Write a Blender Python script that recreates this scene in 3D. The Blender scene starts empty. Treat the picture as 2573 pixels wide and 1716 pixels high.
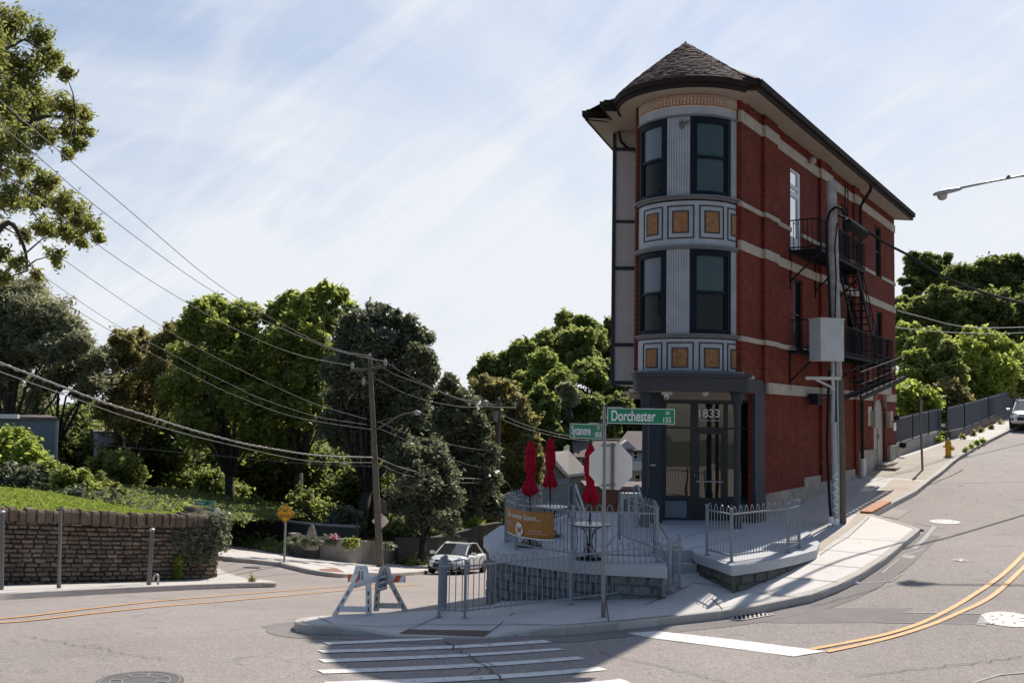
import bpy, bmesh, math, random
import numpy as np
from math import sin, cos, tan, pi, radians as R, sqrt, atan2
from mathutils import Vector, Matrix
random.seed(7); rng = np.random.default_rng(11)
S = bpy.context.scene
# ------------------------------------------------------------------ camera, sky, sun, exposure
CAMZ = 3.95; F = 2500.0; TILT = math.atan(167/2500); ROLL = .016
cam = bpy.data.cameras.new('camera'); co = bpy.data.objects.new('camera', cam); S.collection.objects.link(co); S.camera = co
cam.sensor_fit = 'HORIZONTAL'; cam.sensor_width = 36; cam.lens = 36*F/2573; cam.clip_start = .1; cam.clip_end = 2500
fw = Vector((0, cos(TILT), sin(TILT))); up0 = Vector((0, -sin(TILT), cos(TILT))); rt0 = Vector((1, 0, 0))
rt = rt0*cos(ROLL)+up0*sin(ROLL); up = -rt0*sin(ROLL)+up0*cos(ROLL)
m = Matrix((rt, up, -fw)).transposed().to_4x4(); m.translation = (0, 0, CAMZ); co.matrix_world = m
SUN_AZ, SUN_EL = R(27.6), R(45.6)          # azimuth clockwise from the view direction (+Y)
sl = bpy.data.lights.new('sun', 'SUN'); sl.energy = 5.0; sl.angle = R(.55); sl.color = (1, .93, .84)
so = bpy.data.objects.new('sun', sl); S.collection.objects.link(so)
sd = Vector((sin(SUN_AZ)*cos(SUN_EL), cos(SUN_AZ)*cos(SUN_EL), sin(SUN_EL)))
so.rotation_euler = sd.to_track_quat('Z', 'Y').to_euler(); so.location = (0, 0, 60)
W = bpy.data.worlds.new("World"); S.world = W; W.use_nodes = True
nt = W.node_tree; nt.nodes.clear()
N = nt.nodes.new; L = nt.links.new
wo = N('ShaderNodeOutputWorld'); bg = N('ShaderNodeBackground'); sky = N('ShaderNodeTexSky')
sky.sky_type = 'NISHITA'; sky.sun_disc = False; sky.sun_elevation = SUN_EL; sky.sun_rotation = SUN_AZ
sky.dust_density = 1.2; sky.air_density = 1.0; sky.ozone_density = 1.5
bg.inputs[1].default_value = .105
tc = N('ShaderNodeTexCoord'); sx = N('ShaderNodeSeparateXYZ'); L(tc.outputs['Generated'], sx.inputs[0])
def wmath(op, a, b=None, c=None, clamp=False):
    n = N('ShaderNodeMath'); n.operation = op; n.use_clamp = clamp
    for i, v in enumerate((a, b, c)):
        if v is None: continue
        if isinstance(v, (int, float)): n.inputs[i].default_value = v
        else: L(v, n.inputs[i])
    return n.outputs[0]
def cloud(scale, rot, stretch, detail, dist, lo, hi):
    mr = N('ShaderNodeMapping'); mr.inputs['Rotation'].default_value = (0, R(rot), 0); L(tc.outputs['Generated'], mr.inputs[0])
    mp = N('ShaderNodeMapping'); mp.inputs['Scale'].default_value = (1, 1, stretch); L(mr.outputs[0], mp.inputs[0]); n = N('ShaderNodeTexNoise'); n.inputs['Scale'].default_value = scale; n.inputs['Detail'].default_value = detail
    n.inputs['Roughness'].default_value = .55; n.inputs['Distortion'].default_value = dist; L(mp.outputs[0], n.inputs['Vector'])
    r = N('ShaderNodeMapRange'); r.interpolation_type = 'SMOOTHSTEP'; r.inputs[1].default_value = lo; r.inputs[2].default_value = hi; L(n.outputs[0], r.inputs[0]); return r.outputs[0]
c1 = cloud(2.1, 44, 4.2, 11, 1.0, .40, .72); c2 = cloud(1.6, -14, 2.4, 10, .9, .42, .72); c3 = cloud(5.0, 34, 6.0, 12, 1.0, .45, .76)
cl = wmath('ADD', wmath('MULTIPLY', c1, .50), wmath('MULTIPLY', c2, .42)); cl = wmath('ADD', cl, wmath('MULTIPLY', c3, .30))
hz = N('ShaderNodeMapRange'); hz.inputs[1].default_value = .0; hz.inputs[2].default_value = .36; hz.inputs[3].default_value = .85; hz.inputs[4].default_value = .0; L(sx.outputs[2], hz.inputs[0])
cl = wmath('ADD', wmath('ADD', cl, .07), hz.outputs[0], clamp=True); cl = wmath('MULTIPLY', cl, .95)
def wsm(v, a, b):
    r = N('ShaderNodeMapRange'); r.interpolation_type = 'SMOOTHSTEP'; r.inputs[1].default_value = a; r.inputs[2].default_value = b; L(v, r.inputs[0]); return r.outputs[0]
# the thin cirrus lies on the sunny half of the sky; behind the viewer and overhead it is clear
cl = wmath('MULTIPLY', cl, wsm(sx.outputs[1], -.1, .55)); cl = wmath('MULTIPLY', cl, wmath('SUBTRACT', 1, wsm(sx.outputs[2], .42, .7)))
mx = N('ShaderNodeMix'); mx.data_type = 'RGBA'; L(cl, mx.inputs[0])
blu = N('ShaderNodeMix'); blu.data_type = 'RGBA'; L(wmath('MULTIPLY', wsm(sx.outputs[1], -.1, .6), .75), blu.inputs[0]); L(sky.outputs[0], blu.inputs[6]); dk = N('ShaderNodeMix'); dk.data_type = 'RGBA'; L(wsm(sx.outputs[0], .0, -.5), dk.inputs[0]); dk.inputs[6].default_value = (4.5, 5.35, 7.0, 1); dk.inputs[7].default_value = (2.9, 3.9, 5.9, 1)
L(dk.outputs[2], blu.inputs[7]); L(blu.outputs[2], mx.inputs[6]); mx.inputs[7].default_value = (7.1, 7.35, 7.7, 1)
L(mx.outputs[2], bg.inputs[0]); L(bg.outputs[0], wo.inputs[0])
S.view_settings.view_transform = 'Standard'; S.view_settings.look = 'None'; S.view_settings.gamma = 1; S.view_settings.exposure = 0.22
S.view_settings.use_curve_mapping = False
S.render.engine = 'CYCLES'; S.render.resolution_x = 1024; S.render.resolution_y = 682
S.cycles.max_bounces = 6; S.cycles.transparent_max_bounces = 8

# ------------------------------------------------------------------ rays and terrain
def ray(px, py):
    a = (px-1286.5)/F; b = (858-py)/F
    d = fw+rt*a+up*b; return d/d.y            # unit step in depth
def at(px, py, Y):
    d = ray(px, py); return Vector((d.x*Y, Y, CAMZ+d.z*Y))
def lerp_tab(t, x):
    if x <= t[0][0]: return t[0][1]
    for (a, za), (b, zb) in zip(t, t[1:]):
        if x <= b: return za+(zb-za)*(x-a)/(b-a)
    return t[-1][1]
def sm(a, b, x):
    t = min(1, max(0, (x-a)/(b-a))); return t*t*(3-2*t)
TABR = [(0, -.12), (14, -.1), (17, -.02), (20, .22), (23.5, .62), (26, .72), (29, .8), (32.6, 1.0), (36, 1.22), (42.9, 1.7), (46, 2.0), (62, 3.1), (80, 4.6), (130, 8.5), (200, 14), (400, 24)]
TABL = [(0, .2), (8, .12), (14, 0), (18, -.15), (22, -.58), (30, -1.6), (48, -3.95), (60, -5.3), (75, -6.6), (95, -8), (140, -9), (400, -9)]
def smtab(tab, x, w=1.2): return (lerp_tab(tab, x-w)+2*lerp_tab(tab, x)+lerp_tab(tab, x+w))/4
def T(x, y):                                   # road level
    a = .539*x+.842*y
    zr = smtab(TABR, a)-.15
    zl = smtab(TABL, y)+.12*min(18, max(0, -5-x))*sm(32, 42, y)*(1-.5*sm(60, 100, y))
    d = (x+3.5)*cos(R(24))-(y-17)*sin(R(24))
    w = sm(-1.5, 5.0, d)
    if y < 16: w = w*(1-sm(16, 10, y)*0)
    return zl*(1-w)+zr*w
def hit(px, py, zf, Y0=4, Y1=400):
    d = ray(px, py); y = Y0; step = .4
    f = lambda y: CAMZ+d.z*y-zf(d.x*y, y)
    while y < Y1:
        if f(y) <= 0:
            lo, hi = y-step, y
            for _ in range(30):
                mid = (lo+hi)/2
                if f(mid) > 0: lo = mid
                else: hi = mid
            return Vector((d.x*hi, hi, zf(d.x*hi, hi)))
        y += step
    return Vector((d.x*Y1, Y1, zf(d.x*Y1, Y1)))
def hz_(px, py, z): return hit(px, py, lambda x, y: z)
rp = lambda px, py: hit(px, py, T)
RA, RB = rp(1003, 1598), rp(1215, 1600)
def segd(x, y, A, B):
    ax, ay = A.x, A.y; bx, by = B.x-ax, B.y-ay; t = max(0, min(1, ((x-ax)*bx+(y-ay)*by)/(bx*bx+by*by)))
    return math.hypot(x-ax-bx*t, y-ay-by*t)
def SW(x, y):                                  # sidewalk level
    d = segd(x, y, RA, RB); return T(x, y)+.15-.135*(1-sm(.1, 1.5, d))
sp = lambda px, py: hit(px, py, SW)

# ------------------------------------------------------------------ objects
C = S.collection
def link(o): C.objects.link(o); return o
def tag(o, label=None, cat=None, group=None, kind=None):
    if label: o['label'] = label
    if cat: o['category'] = cat
    if group: o['group'] = group
    if kind: o['kind'] = kind
    return o
def thing(name, label, cat, loc=(0, 0, 0), rz=0, group=None):
    o = link(bpy.data.objects.new(name, None)); o.location = loc; o.rotation_euler = (0, 0, rz); o.empty_display_size = .2
    return tag(o, label, cat, group)
def copy_tree(o, parent=None):
    c = link(o.copy())
    if parent is not None: c.parent = parent
    for ch in list(o.children): copy_tree(ch, c)
    return c
class MB:
    def __init__(s): s.v = []; s.f = []; s.m = []
    def add(s, vs, fs, mi=0):
        b = len(s.v); s.v += [tuple(v) for v in vs]; s.f += [tuple(i+b for i in f) for f in fs]; s.m += [mi]*len(fs); return s
    def box(s, x0, x1, y0, y1, z0, z1, mi=0):
        vs = [(x, y, z) for z in (z0, z1) for y in (y0, y1) for x in (x0, x1)]
        return s.add(vs, [(0, 2, 3, 1), (4, 5, 7, 6), (0, 1, 5, 4), (2, 6, 7, 3), (0, 4, 6, 2), (1, 3, 7, 5)], mi)
    def cbox(s, c, d, rz=0, mi=0, M=None):
        if M is None: M = Matrix.Rotation(rz, 3, 'Z')
        vs = [Vector(c)+M @ Vector((x*d[0]/2, y*d[1]/2, z*d[2]/2)) for z in (-1, 1) for y in (-1, 1) for x in (-1, 1)]
        return s.add(vs, [(0, 2, 3, 1), (4, 5, 7, 6), (0, 1, 5, 4), (2, 6, 7, 3), (0, 4, 6, 2), (1, 3, 7, 5)], mi)
    def bar(s, a, b, w, h=None, mi=0, upv=(0, 0, 1)):
        a = Vector(a); b = Vector(b); h = h or w; d = (b-a).normalized(); u = Vector(upv)
        if abs(d.dot(u)) > .98: u = Vector((0, 1, 0))
        r = d.cross(u).normalized(); u = r.cross(d)
        vs = [p+r*i*w/2+u*j*h/2 for p in (a, b) for j in (-1, 1) for i in (-1, 1)]
        return s.add(vs, [(0, 1, 3, 2), (4, 6, 7, 5), (0, 4, 5, 1), (2, 3, 7, 6), (0, 2, 6, 4), (1, 5, 7, 3)], mi)
    def tube(s, pts, r, n=8, mi=0, cap=True):
        pts = [Vector(p) for p in pts]; rs = r if isinstance(r, (list, tuple)) else [r]*len(pts)
        vs = []; ref = None
        for i, p in enumerate(pts):
            d = (pts[min(i+1, len(pts)-1)]-pts[max(i-1, 0)]).normalized()
            if ref is None: ref = Vector((0, 0, 1)) if abs(d.z) < .9 else Vector((1, 0, 0))
            u = (ref-d*ref.dot(d)); u = u.normalized() if u.length > 1e-5 else Vector((1, 0, 0)).cross(d).normalized(); ref = u; w = d.cross(u)
            vs += [p+(u*cos(2*pi*k/n)+w*sin(2*pi*k/n))*rs[i] for k in range(n)]
        fs = [(i*n+k, i*n+(k+1) % n, (i+1)*n+(k+1) % n, (i+1)*n+k) for i in range(len(pts)-1) for k in range(n)]
        if cap: fs += [tuple(range(n))[::-1], tuple((len(pts)-1)*n+k for k in range(n))]
        return s.add(vs, fs, mi)
    def lathe(s, prof, c=(0, 0, 0), n=24, mi=0, sq=1):
        vs = [(c[0]+r*cos(2*pi*k/n), c[1]+r*sin(2*pi*k/n)*sq, c[2]+z) for r, z in prof for k in range(n)]
        fs = [(i*n+k, i*n+(k+1) % n, (i+1)*n+(k+1) % n, (i+1)*n+k) for i in range(len(prof)-1) for k in range(n)]
        fs += [tuple(range(n))[::-1], tuple((len(prof)-1)*n+k for k in range(n))]
        return s.add(vs, fs, mi)
    def prism(s, poly, z0, z1, mi=0):
        n = len(poly); f0 = z0 if callable(z0) else (lambda x, y: z0); f1 = z1 if callable(z1) else (lambda x, y: z1)
        a = sum(poly[i][0]*poly[(i+1) % n][1]-poly[(i+1) % n][0]*poly[i][1] for i in range(n))
        if a < 0: poly = poly[::-1]
        vs = [(p[0], p[1], f0(p[0], p[1])) for p in poly]+[(p[0], p[1], f1(p[0], p[1])) for p in poly]
        return s.add(vs, [tuple(range(n))[::-1], tuple(range(n, 2*n))]+[(i, (i+1) % n, n+(i+1) % n, n+i) for i in range(n)], mi)
    def arc(s, c, r0, r1, t0, t1, z0, z1, n=None, mi=0):       # angles from the -Y direction, positive towards +X, degrees
        n = n or max(2, int(abs(t1-t0)/4)); vs = []
        for k in range(n+1):
            t = R(t0+(t1-t0)*k/n); q = (sin(t), -cos(t))
            vs += [(c[0]+q[0]*r, c[1]+q[1]*r, z) for r, z in ((r0, z0), (r1, z0), (r1, z1), (r0, z1))]
        fs = [(k*4+j, k*4+(j+1) % 4, k*4+4+(j+1) % 4, k*4+4+j) for k in range(n) for j in range(4)]
        return s.add(vs, fs+[(3, 2, 1, 0), tuple(n*4+j for j in range(4))], mi)
    def build(s, name, mat, parent=None, loc=None, rz=0, smooth=False, world=True, bevel=0, auto=False):
        """verts are in world axes around loc (default: world coordinates, shifted to the parent's place)"""
        me = bpy.data.meshes.new(name); used = sorted({i for f in s.f for i in f})
        if len(used) < len(s.v): mp_ = {u: k for k, u in enumerate(used)}; s.v = [s.v[u] for u in used]; s.f = [tuple(mp_[i] for i in f) for f in s.f]
        off = Vector((0, 0, 0))
        if parent is not None and loc is None and world: off = parent.matrix_basis.translation if parent.parent is None else (parent.parent.matrix_basis.translation+parent.location)
        me.from_pydata([(v[0]-off.x, v[1]-off.y, v[2]-off.z) for v in s.v], [], s.f)
        mats = mat if isinstance(mat, (list, tuple)) else [mat]
        for q in mats: me.materials.append(q)
        if len(mats) > 1: me.polygons.foreach_set('material_index', s.m)
        if smooth: me.polygons.foreach_set('use_smooth', [True]*len(me.polygons))
        me.update()
        bm = bmesh.new(); bm.from_mesh(me); bmesh.ops.recalc_face_normals(bm, faces=bm.faces); bm.to_mesh(me); bm.free()
        o = link(bpy.data.objects.new(name, me))
        if parent is not None: o.parent = parent
        if loc is not None:
            po = Vector((0, 0, 0))
            if parent is not None and world: po = parent.location if parent.parent is None else parent.parent.location+parent.location
            o.location = Vector(loc)-po; o.rotation_euler = (0, 0, rz)
        if bevel:
            b = o.modifiers.new('bevel', 'BEVEL'); b.width = bevel; b.segments = 2; b.limit_method = 'ANGLE'; b.angle_limit = R(40)
        if auto:
            me.polygons.foreach_set('use_smooth', [True]*len(me.polygons))
            try: me.set_sharp_from_angle(angle=R(35))
            except Exception: pass
        return o
def text_part(body, name, mat, parent, origin, xd, yd, h, width=None, ext=.003, align='LEFT', shear=0, bold=0):
    """flat lettering standing on its sign; origin/x/y directions in world axes relative to parent's place"""
    cu = bpy.data.curves.new('lettering', 'FONT'); cu.body = body; cu.extrude = ext; cu.shear = shear; cu.offset = bold; cu.align_x = {'C': 'CENTER'}.get(align, align); cu.size = 1
    tmp = link(bpy.data.objects.new('lettering', cu)); dg = bpy.context.evaluated_depsgraph_get(); dg.update()
    me = bpy.data.meshes.new_from_object(tmp.evaluated_get(dg)); bpy.data.objects.remove(tmp); bpy.data.curves.remove(cu)
    co = np.empty(len(me.vertices)*3); me.vertices.foreach_get('co', co); co = co.reshape(-1, 3)
    x0, x1 = co[:, 0].min(), co[:, 0].max(); y0, y1 = co[:, 1].min(), co[:, 1].max()
    sy = h/(y1-y0) if h else 1; sx_ = (width/(x1-x0)) if width else sy
    xd = Vector(xd).normalized(); yd = Vector(yd).normalized(); nd = xd.cross(yd)
    px = (co[:, 0]-(x0 if align == 'LEFT' else (x0+x1)/2))*sx_; py = (co[:, 1]-y0)*sy; pz = co[:, 2]
    out = np.array(origin)[None]+px[:, None]*np.array(xd)+py[:, None]*np.array(yd)+pz[:, None]*np.array(nd)
    po = parent.location if parent.parent is None else parent.parent.location+parent.location
    out -= np.array(po)[None]
    me.vertices.foreach_set('co', out.ravel()); me.materials.clear(); me.materials.append(mat); me.update()
    o = link(bpy.data.objects.new(name, me)); o.parent = parent; return o

# ------------------------------------------------------------------ materials
MT = {}
def mat(name, col, rough=.7, metal=0, spec=.5, noise=None, bump=None, coat=0):
    """noise=(scale, amount[, second colour]); bump=(scale, strength)"""
    if name in MT: return MT[name]
    mm = bpy.data.materials.new(name); mm.use_nodes = True; t = mm.node_tree; b = t.nodes['Principled BSDF']
    b.inputs['Base Color'].default_value = (*col, 1); b.inputs['Roughness'].default_value = rough; b.inputs['Metallic'].default_value = metal
    b.inputs['Specular IOR Level'].default_value = spec; b.inputs['Coat Weight'].default_value = coat
    tcn = t.nodes.new('ShaderNodeTexCoord')
    if noise is None: noise = (3, .12)
    n = t.nodes.new('ShaderNodeTexNoise'); n.inputs['Scale'].default_value = noise[0]; n.inputs['Detail'].default_value = 6; n.inputs['Roughness'].default_value = .65
    t.links.new(tcn.outputs['Object'], n.inputs['Vector'])
    r = t.nodes.new('ShaderNodeMapRange'); r.inputs[1].default_value = .3; r.inputs[2].default_value = .7; t.links.new(n.outputs[0], r.inputs[0])
    mixn = t.nodes.new('ShaderNodeMix'); mixn.data_type = 'RGBA'
    c2 = noise[2] if len(noise) > 2 else tuple(c*(1-noise[1]) for c in col); c1_ = col if len(noise) > 2 else tuple(min(1, c*(1+noise[1])) for c in col)
    mixn.inputs[6].default_value = (*c1_, 1); mixn.inputs[7].default_value = (*c2, 1)
    t.links.new(r.outputs[0], mixn.inputs[0]); t.links.new(mixn.outputs[2], b.inputs['Base Color'])
    if bump:
        n2 = t.nodes.new('ShaderNodeTexNoise'); n2.inputs['Scale'].default_value = bump[0]; n2.inputs['Detail'].default_value = 5
        t.links.new(tcn.outputs['Object'], n2.inputs['Vector']); bp = t.nodes.new('ShaderNodeBump'); bp.inputs['Strength'].default_value = bump[1]; bp.inputs['Distance'].default_value = .02
        t.links.new(n2.outputs[0], bp.inputs['Height']); t.links.new(bp.outputs[0], b.inputs['Normal'])
    MT[name] = mm; return mm
class G:      # tiny node-graph helper for the bespoke materials
    def __init__(s, name, rough=.8):
        s.m = bpy.data.materials.new(name); s.m.use_nodes = True; s.t = s.m.node_tree; s.b = s.t.nodes['Principled BSDF']; s.b.inputs['Roughness'].default_value = rough
        s.tc = s.t.nodes.new('ShaderNodeTexCoord'); MT[name] = s.m
    def n(s, k, **kw):
        q = s.t.nodes.new(k)
        for a, v in kw.items():
            if a.startswith('i_'): q.inputs[a[2:].replace('_', ' ')].default_value = v
            else: setattr(q, a, v)
        return q
    def l(s, a, b): s.t.links.new(a, b)
    def noise(s, scale, detail=5, vec=None, rough=.6, dist=0):
        q = s.n('ShaderNodeTexNoise'); q.inputs['Scale'].default_value = scale; q.inputs['Detail'].default_value = detail; q.inputs['Roughness'].default_value = rough; q.inputs['Distortion'].default_value = dist
        s.l(vec or s.tc.outputs['Object'], q.inputs['Vector']); return q.outputs[0]
    def rng(s, v, a, b, c=0, d=1):
        q = s.n('ShaderNodeMapRange')
        for i, x in enumerate((a, b, c, d)): q.inputs[i+1].default_value = x
        s.l(v, q.inputs[0]); return q.outputs[0]
    def mix(s, f, a, b, mode='MIX'):
        q = s.n('ShaderNodeMix', data_type='RGBA', blend_type=mode)
        for i, x in ((0, f), (6, a), (7, b)):
            if isinstance(x, (int, float)): q.inputs[i].default_value = x
            elif isinstance(x, tuple): q.inputs[i].default_value = (*x[:3], 1)
            else: s.l(x, q.inputs[i])
        return q.outputs[2]
    def bump(s, h, st=.3, d=.02):
        q = s.n('ShaderNodeBump'); q.inputs['Strength'].default_value = st; q.inputs['Distance'].default_value = d; s.l(h, q.inputs['Height']); s.l(q.outputs[0], s.b.inputs['Normal'])
    def xyz(s, mode, vec=None):
        a = s.n('ShaderNodeSeparateXYZ'); s.l(vec or s.tc.outputs['Object'], a.inputs[0]); c = s.n('ShaderNodeCombineXYZ')
        for i, ch in enumerate(mode):
            if ch in 'xyz': s.l(a.outputs['xyz'.index(ch)], c.inputs[i])
        return c.outputs[0]
    def col(s, v): s.l(v, s.b.inputs['Base Color'])
def brick(name, c1, c2, mortar, w=.21, h=.07, mode='xz', ms=.009, stain=(.5, .5, .5), bump=.35, dirt=.35):
    g = G(name, .9); g.b.inputs['Specular IOR Level'].default_value = .15; v = g.xyz(mode); b = g.n('ShaderNodeTexBrick'); g.l(v, b.inputs['Vector']); b.offset = .5
    b.inputs['Color1'].default_value = (*c1, 1); b.inputs['Color2'].default_value = (*c2, 1); b.inputs['Mortar'].default_value = (*mortar, 1)
    b.inputs['Scale'].default_value = 1; b.inputs['Mortar Size'].default_value = ms; b.inputs['Brick Width'].default_value = w; b.inputs['Row Height'].default_value = h; b.inputs['Mortar Smooth'].default_value = .3; b.inputs['Bias'].default_value = -.1
    n = g.rng(g.noise(.9, 6), .35, .7); c = g.mix(dirt, b.outputs[0], g.mix(n, (1, 1, 1), stain), 'MULTIPLY'); mpg = g.n('ShaderNodeMapping'); mpg.inputs['Scale'].default_value = (1.6, 1.6, .12); g.l(g.tc.outputs['Object'], mpg.inputs[0]); c = g.mix(g.rng(g.noise(2.2, 6, mpg.outputs[0]), .52, .72, 0, .5), c, tuple(k*.45 for k in c1)); c = g.mix(g.rng(g.noise(1.7, 8), .60, .78, 0, .35), c, (.30, .14, .10))
    n3 = g.rng(g.noise(14, 3), .3, .7, .82, 1.15); q = g.n('ShaderNodeVectorMath', operation='SCALE'); g.l(c, q.inputs[0]); g.l(n3, q.inputs['Scale']); g.col(q.outputs[0])
    g.bump(b.outputs['Fac'], -bump, .01); return g.m
BRICK = brick('red_brick', (.25, .045, .024), (.145, .027, .016), (.085, .032, .022), ms=.012, stain=(.5, .42, .40), dirt=.6)
BRICK2 = brick('old_brick', (.25, .09, .06), (.2, .07, .05), (.25, .2, .17))
BLOCK = brick('terrace_block', (.20, .20, .20), (.15, .15, .155), (.27, .27, .27), w=.41, h=.2, ms=.02, stain=(.55, .55, .5), bump=.6)
# asphalt
g = G('asphalt', .9); n1 = g.rng(g.noise(.22, 5), .3, .7); n2 = g.rng(g.noise(38, 2), .3, .7, .66, 1.36); n4 = g.rng(g.noise(13, 5), .3, .7, .86, 1.14)
tw_ = g.rng(g.noise(.55, 3, g.xyz('xy')), .4, .6, 0, .5); c = g.mix(n1, (.318, .272, .242), (.235, .203, .184)); c = g.mix(tw_, c, (.27, .24, .225)); blot = g.rng(g.noise(3.2, 8, g.xyz('xy'), dist=.8), .62, .74, 0, .55); c = g.mix(blot, c, (.15, .132, .124)); pale = g.rng(g.noise(6.5, 6), .62, .8, 0, .5); c = g.mix(pale, c, (.38, .34, .31)); st = g.rng(g.noise(1.1, 6, g.xyz('xy'), dist=1.5), .56, .72); c = g.mix(st, c, (.20, .178, .168))
q = g.n('ShaderNodeVectorMath', operation='SCALE'); g.l(c, q.inputs[0]); mu = g.n('ShaderNodeMath', operation='MULTIPLY'); g.l(n2, mu.inputs[0]); g.l(n4, mu.inputs[1]); g.l(mu.outputs[0], q.inputs['Scale']); g.col(q.outputs[0]); g.bump(g.noise(60, 3), .35, .02)
ASPH = g.m
g = G('asphalt_patch', .92); n2 = g.rng(g.noise(40, 3), .25, .75, .7, 1.35); q = g.n('ShaderNodeVectorMath', operation='SCALE'); g.l(g.mix(g.rng(g.noise(.8, 5), .35, .65), (.185, .163, .152), (.22, .195, .183)), q.inputs[0]); g.l(n2, q.inputs['Scale']); g.col(q.outputs[0]); g.bump(g.noise(60, 3), .5, .02); APATCH = g.m
def concrete(name, a, b, joint=None, rot=0, spots=(.24, .22, .2), js=1.5, dens=.0):
    g = G(name, .85); n = g.rng(g.noise(.55, 6), .3, .7); c = g.mix(n, a, b); sp_ = g.rng(g.noise(2.3, 7, dist=.6), .60, .8, 0, .45); c = g.mix(sp_, c, spots)
    c = g.mix(g.rng(g.noise(70, 2), .3, .7, .0, .16), c, (.1, .1, .1)); c = g.mix(g.rng(g.noise(5.5, 9, dist=1.4), .58, .74, 0, .38), c, (.17, .155, .14)); vo = g.n('ShaderNodeTexVoronoi'); vo.inputs['Scale'].default_value = 3.1; g.l(g.tc.outputs['Object'], vo.inputs['Vector']); c = g.mix(g.rng(vo.outputs['Distance'], .035, .06, .55, 0), c, (.08, .075, .07))
    g.col(c)
    g.bump(g.noise(55, 3), .12, .01); return g.m
CONC = concrete('sidewalk_concrete', (.58, .545, .505), (.50, .475, .44)); CONC2 = concrete('old_concrete', (.40, .34, .27), (.33, .285, .23)); KERB = concrete('kerb_concrete', (.50, .455, .40), (.38, .345, .31))
CONCN = concrete('new_concrete', (.68, .635, .585), (.60, .56, .52))
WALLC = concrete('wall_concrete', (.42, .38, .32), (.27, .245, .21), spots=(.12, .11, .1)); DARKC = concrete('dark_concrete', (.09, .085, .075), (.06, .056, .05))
TERR = concrete('terrace_concrete', (.50, .51, .52), (.42, .43, .445))
def paintmat(name, c, wear=.5):
    g = G(name, .7); n = g.rng(g.noise(7, 8), .53, .68, 0, wear); n9 = g.noise(1.3, 4); cc = g.mix(g.rng(g.noise(40, 3), .3, .7, 0, .18), c, (.3, .28, .26)); g.col(g.mix(n, cc, (.17, .16, .155))); return g.m
WPAINT = paintmat('white_paint', (.72, .69, .65)); YPAINT = paintmat('yellow_paint', (.70, .33, .075), .6)
TRIM = mat('grey_blue_trim', (.040, .045, .057), .7, spec=.25); TRIMD = mat('dark_trim', (.050, .052, .062), .6); NAVY = mat('navy_frame', (.004, .009, .016), .6, spec=.2); BLACK = mat('black_metal', (.01, .01, .012), .45); BLK2 = mat('fire_escape_black', (.010, .011, .014), .75, spec=.2)
WHITEP = mat('pale_grey_paint', (.385, .395, .415), .7, spec=.3, noise=(2.5, .16)); PANEL = mat('siding_panel', (.52, .485, .465), .8, noise=(1.5, .08)); ORANGEP = mat('tan_panel', (.30, .14, .052), .8, noise=(9, .35)); STONE = mat('cream_stone', (.47, .41, .32), .8, noise=(1.6, .3, (.30, .26, .215)))
FSTONE = mat('foundation_stone', (.40, .35, .29), .9, noise=(2.5, .4, (.22, .185, .155)), bump=(9, .5)); SOFF = mat('cream_soffit', (.34, .295, .245), .8, noise=(1, .08)); FASC = mat('brown_fascia', (.028, .021, .018), .8, spec=.15)
RAIL = mat('grey_fence_paint', (.225, .245, .272), .42, spec=.6, noise=(8, .18)); GALV = mat('galvanised', (.36, .36, .36), .45, metal=.5, noise=(12, .2)); GALVD = mat('dull_steel', (.16, .15, .145), .5, metal=.4)
WOOD = mat('weathered_pole', (.145, .12, .09), .9, noise=(5, .4, (.085, .07, .052)), bump=(18, .5)); WOODG = mat('grey_pole', (.46, .44, .42), .9, noise=(4, .4, (.22, .205, .195)), bump=(14, .6))
RED = mat('red_canvas', (.33, .006, .022), .9, spec=.15, noise=(5, .3)); WHITE = mat('white_enamel', (.75, .75, .74), .4); BOXG = mat('cabinet_grey', (.48, .49, .47), .5, noise=(2.5, .12)); GREEN = mat('sign_green', (.0, .20, .085), .4); SIGNB = mat('sign_back', (.80, .73, .66), .45, metal=.15, noise=(1.2, .12)); YELS = mat('sign_yellow', (.85, .40, .01), .5)
def glass(name, base, rough=.03, refl=.35, tint=(1, 1, 1)):
    mm = bpy.data.materials.new(name); mm.use_nodes = True; t = mm.node_tree; b = t.nodes['Principled BSDF']; b.inputs['Base Color'].default_value = (*base, 1); b.inputs['Roughness'].default_value = .6; b.inputs['Specular IOR Level'].default_value = .05
    gl = t.nodes.new('ShaderNodeBsdfGlossy'); gl.inputs['Roughness'].default_value = rough; gl.inputs['Color'].default_value = (*tint, 1); mxn = t.nodes.new('ShaderNodeMixShader'); lw = t.nodes.new('ShaderNodeLayerWeight'); lw.inputs['Blend'].default_value = .35
    r = t.nodes.new('ShaderNodeMapRange'); r.inputs[3].default_value = refl*.55; r.inputs[4].default_value = min(.9, refl*2+.06); t.links.new(lw.outputs['Fresnel'], r.inputs[0]); t.links.new(r.outputs[0], mxn.inputs[0])
    tn = t.nodes.new('ShaderNodeTexCoord'); nn = t.nodes.new('ShaderNodeTexNoise'); nn.inputs['Scale'].default_value = 1.3; nn.inputs['Detail'].default_value = 1; t.links.new(tn.outputs['Object'], nn.inputs['Vector'])
    bp = t.nodes.new('ShaderNodeBump'); bp.inputs['Strength'].default_value = .12; bp.inputs['Distance'].default_value = .03; t.links.new(nn.outputs[0], bp.inputs['Height']); t.links.new(bp.outputs[0], gl.inputs['Normal'])
    t.links.new(b.outputs[0], mxn.inputs[1]); t.links.new(gl.outputs[0], mxn.inputs[2]); t.links.new(mxn.outputs[0], t.nodes['Material Output'].inputs[0]); MT[name] = mm; return mm
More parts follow.
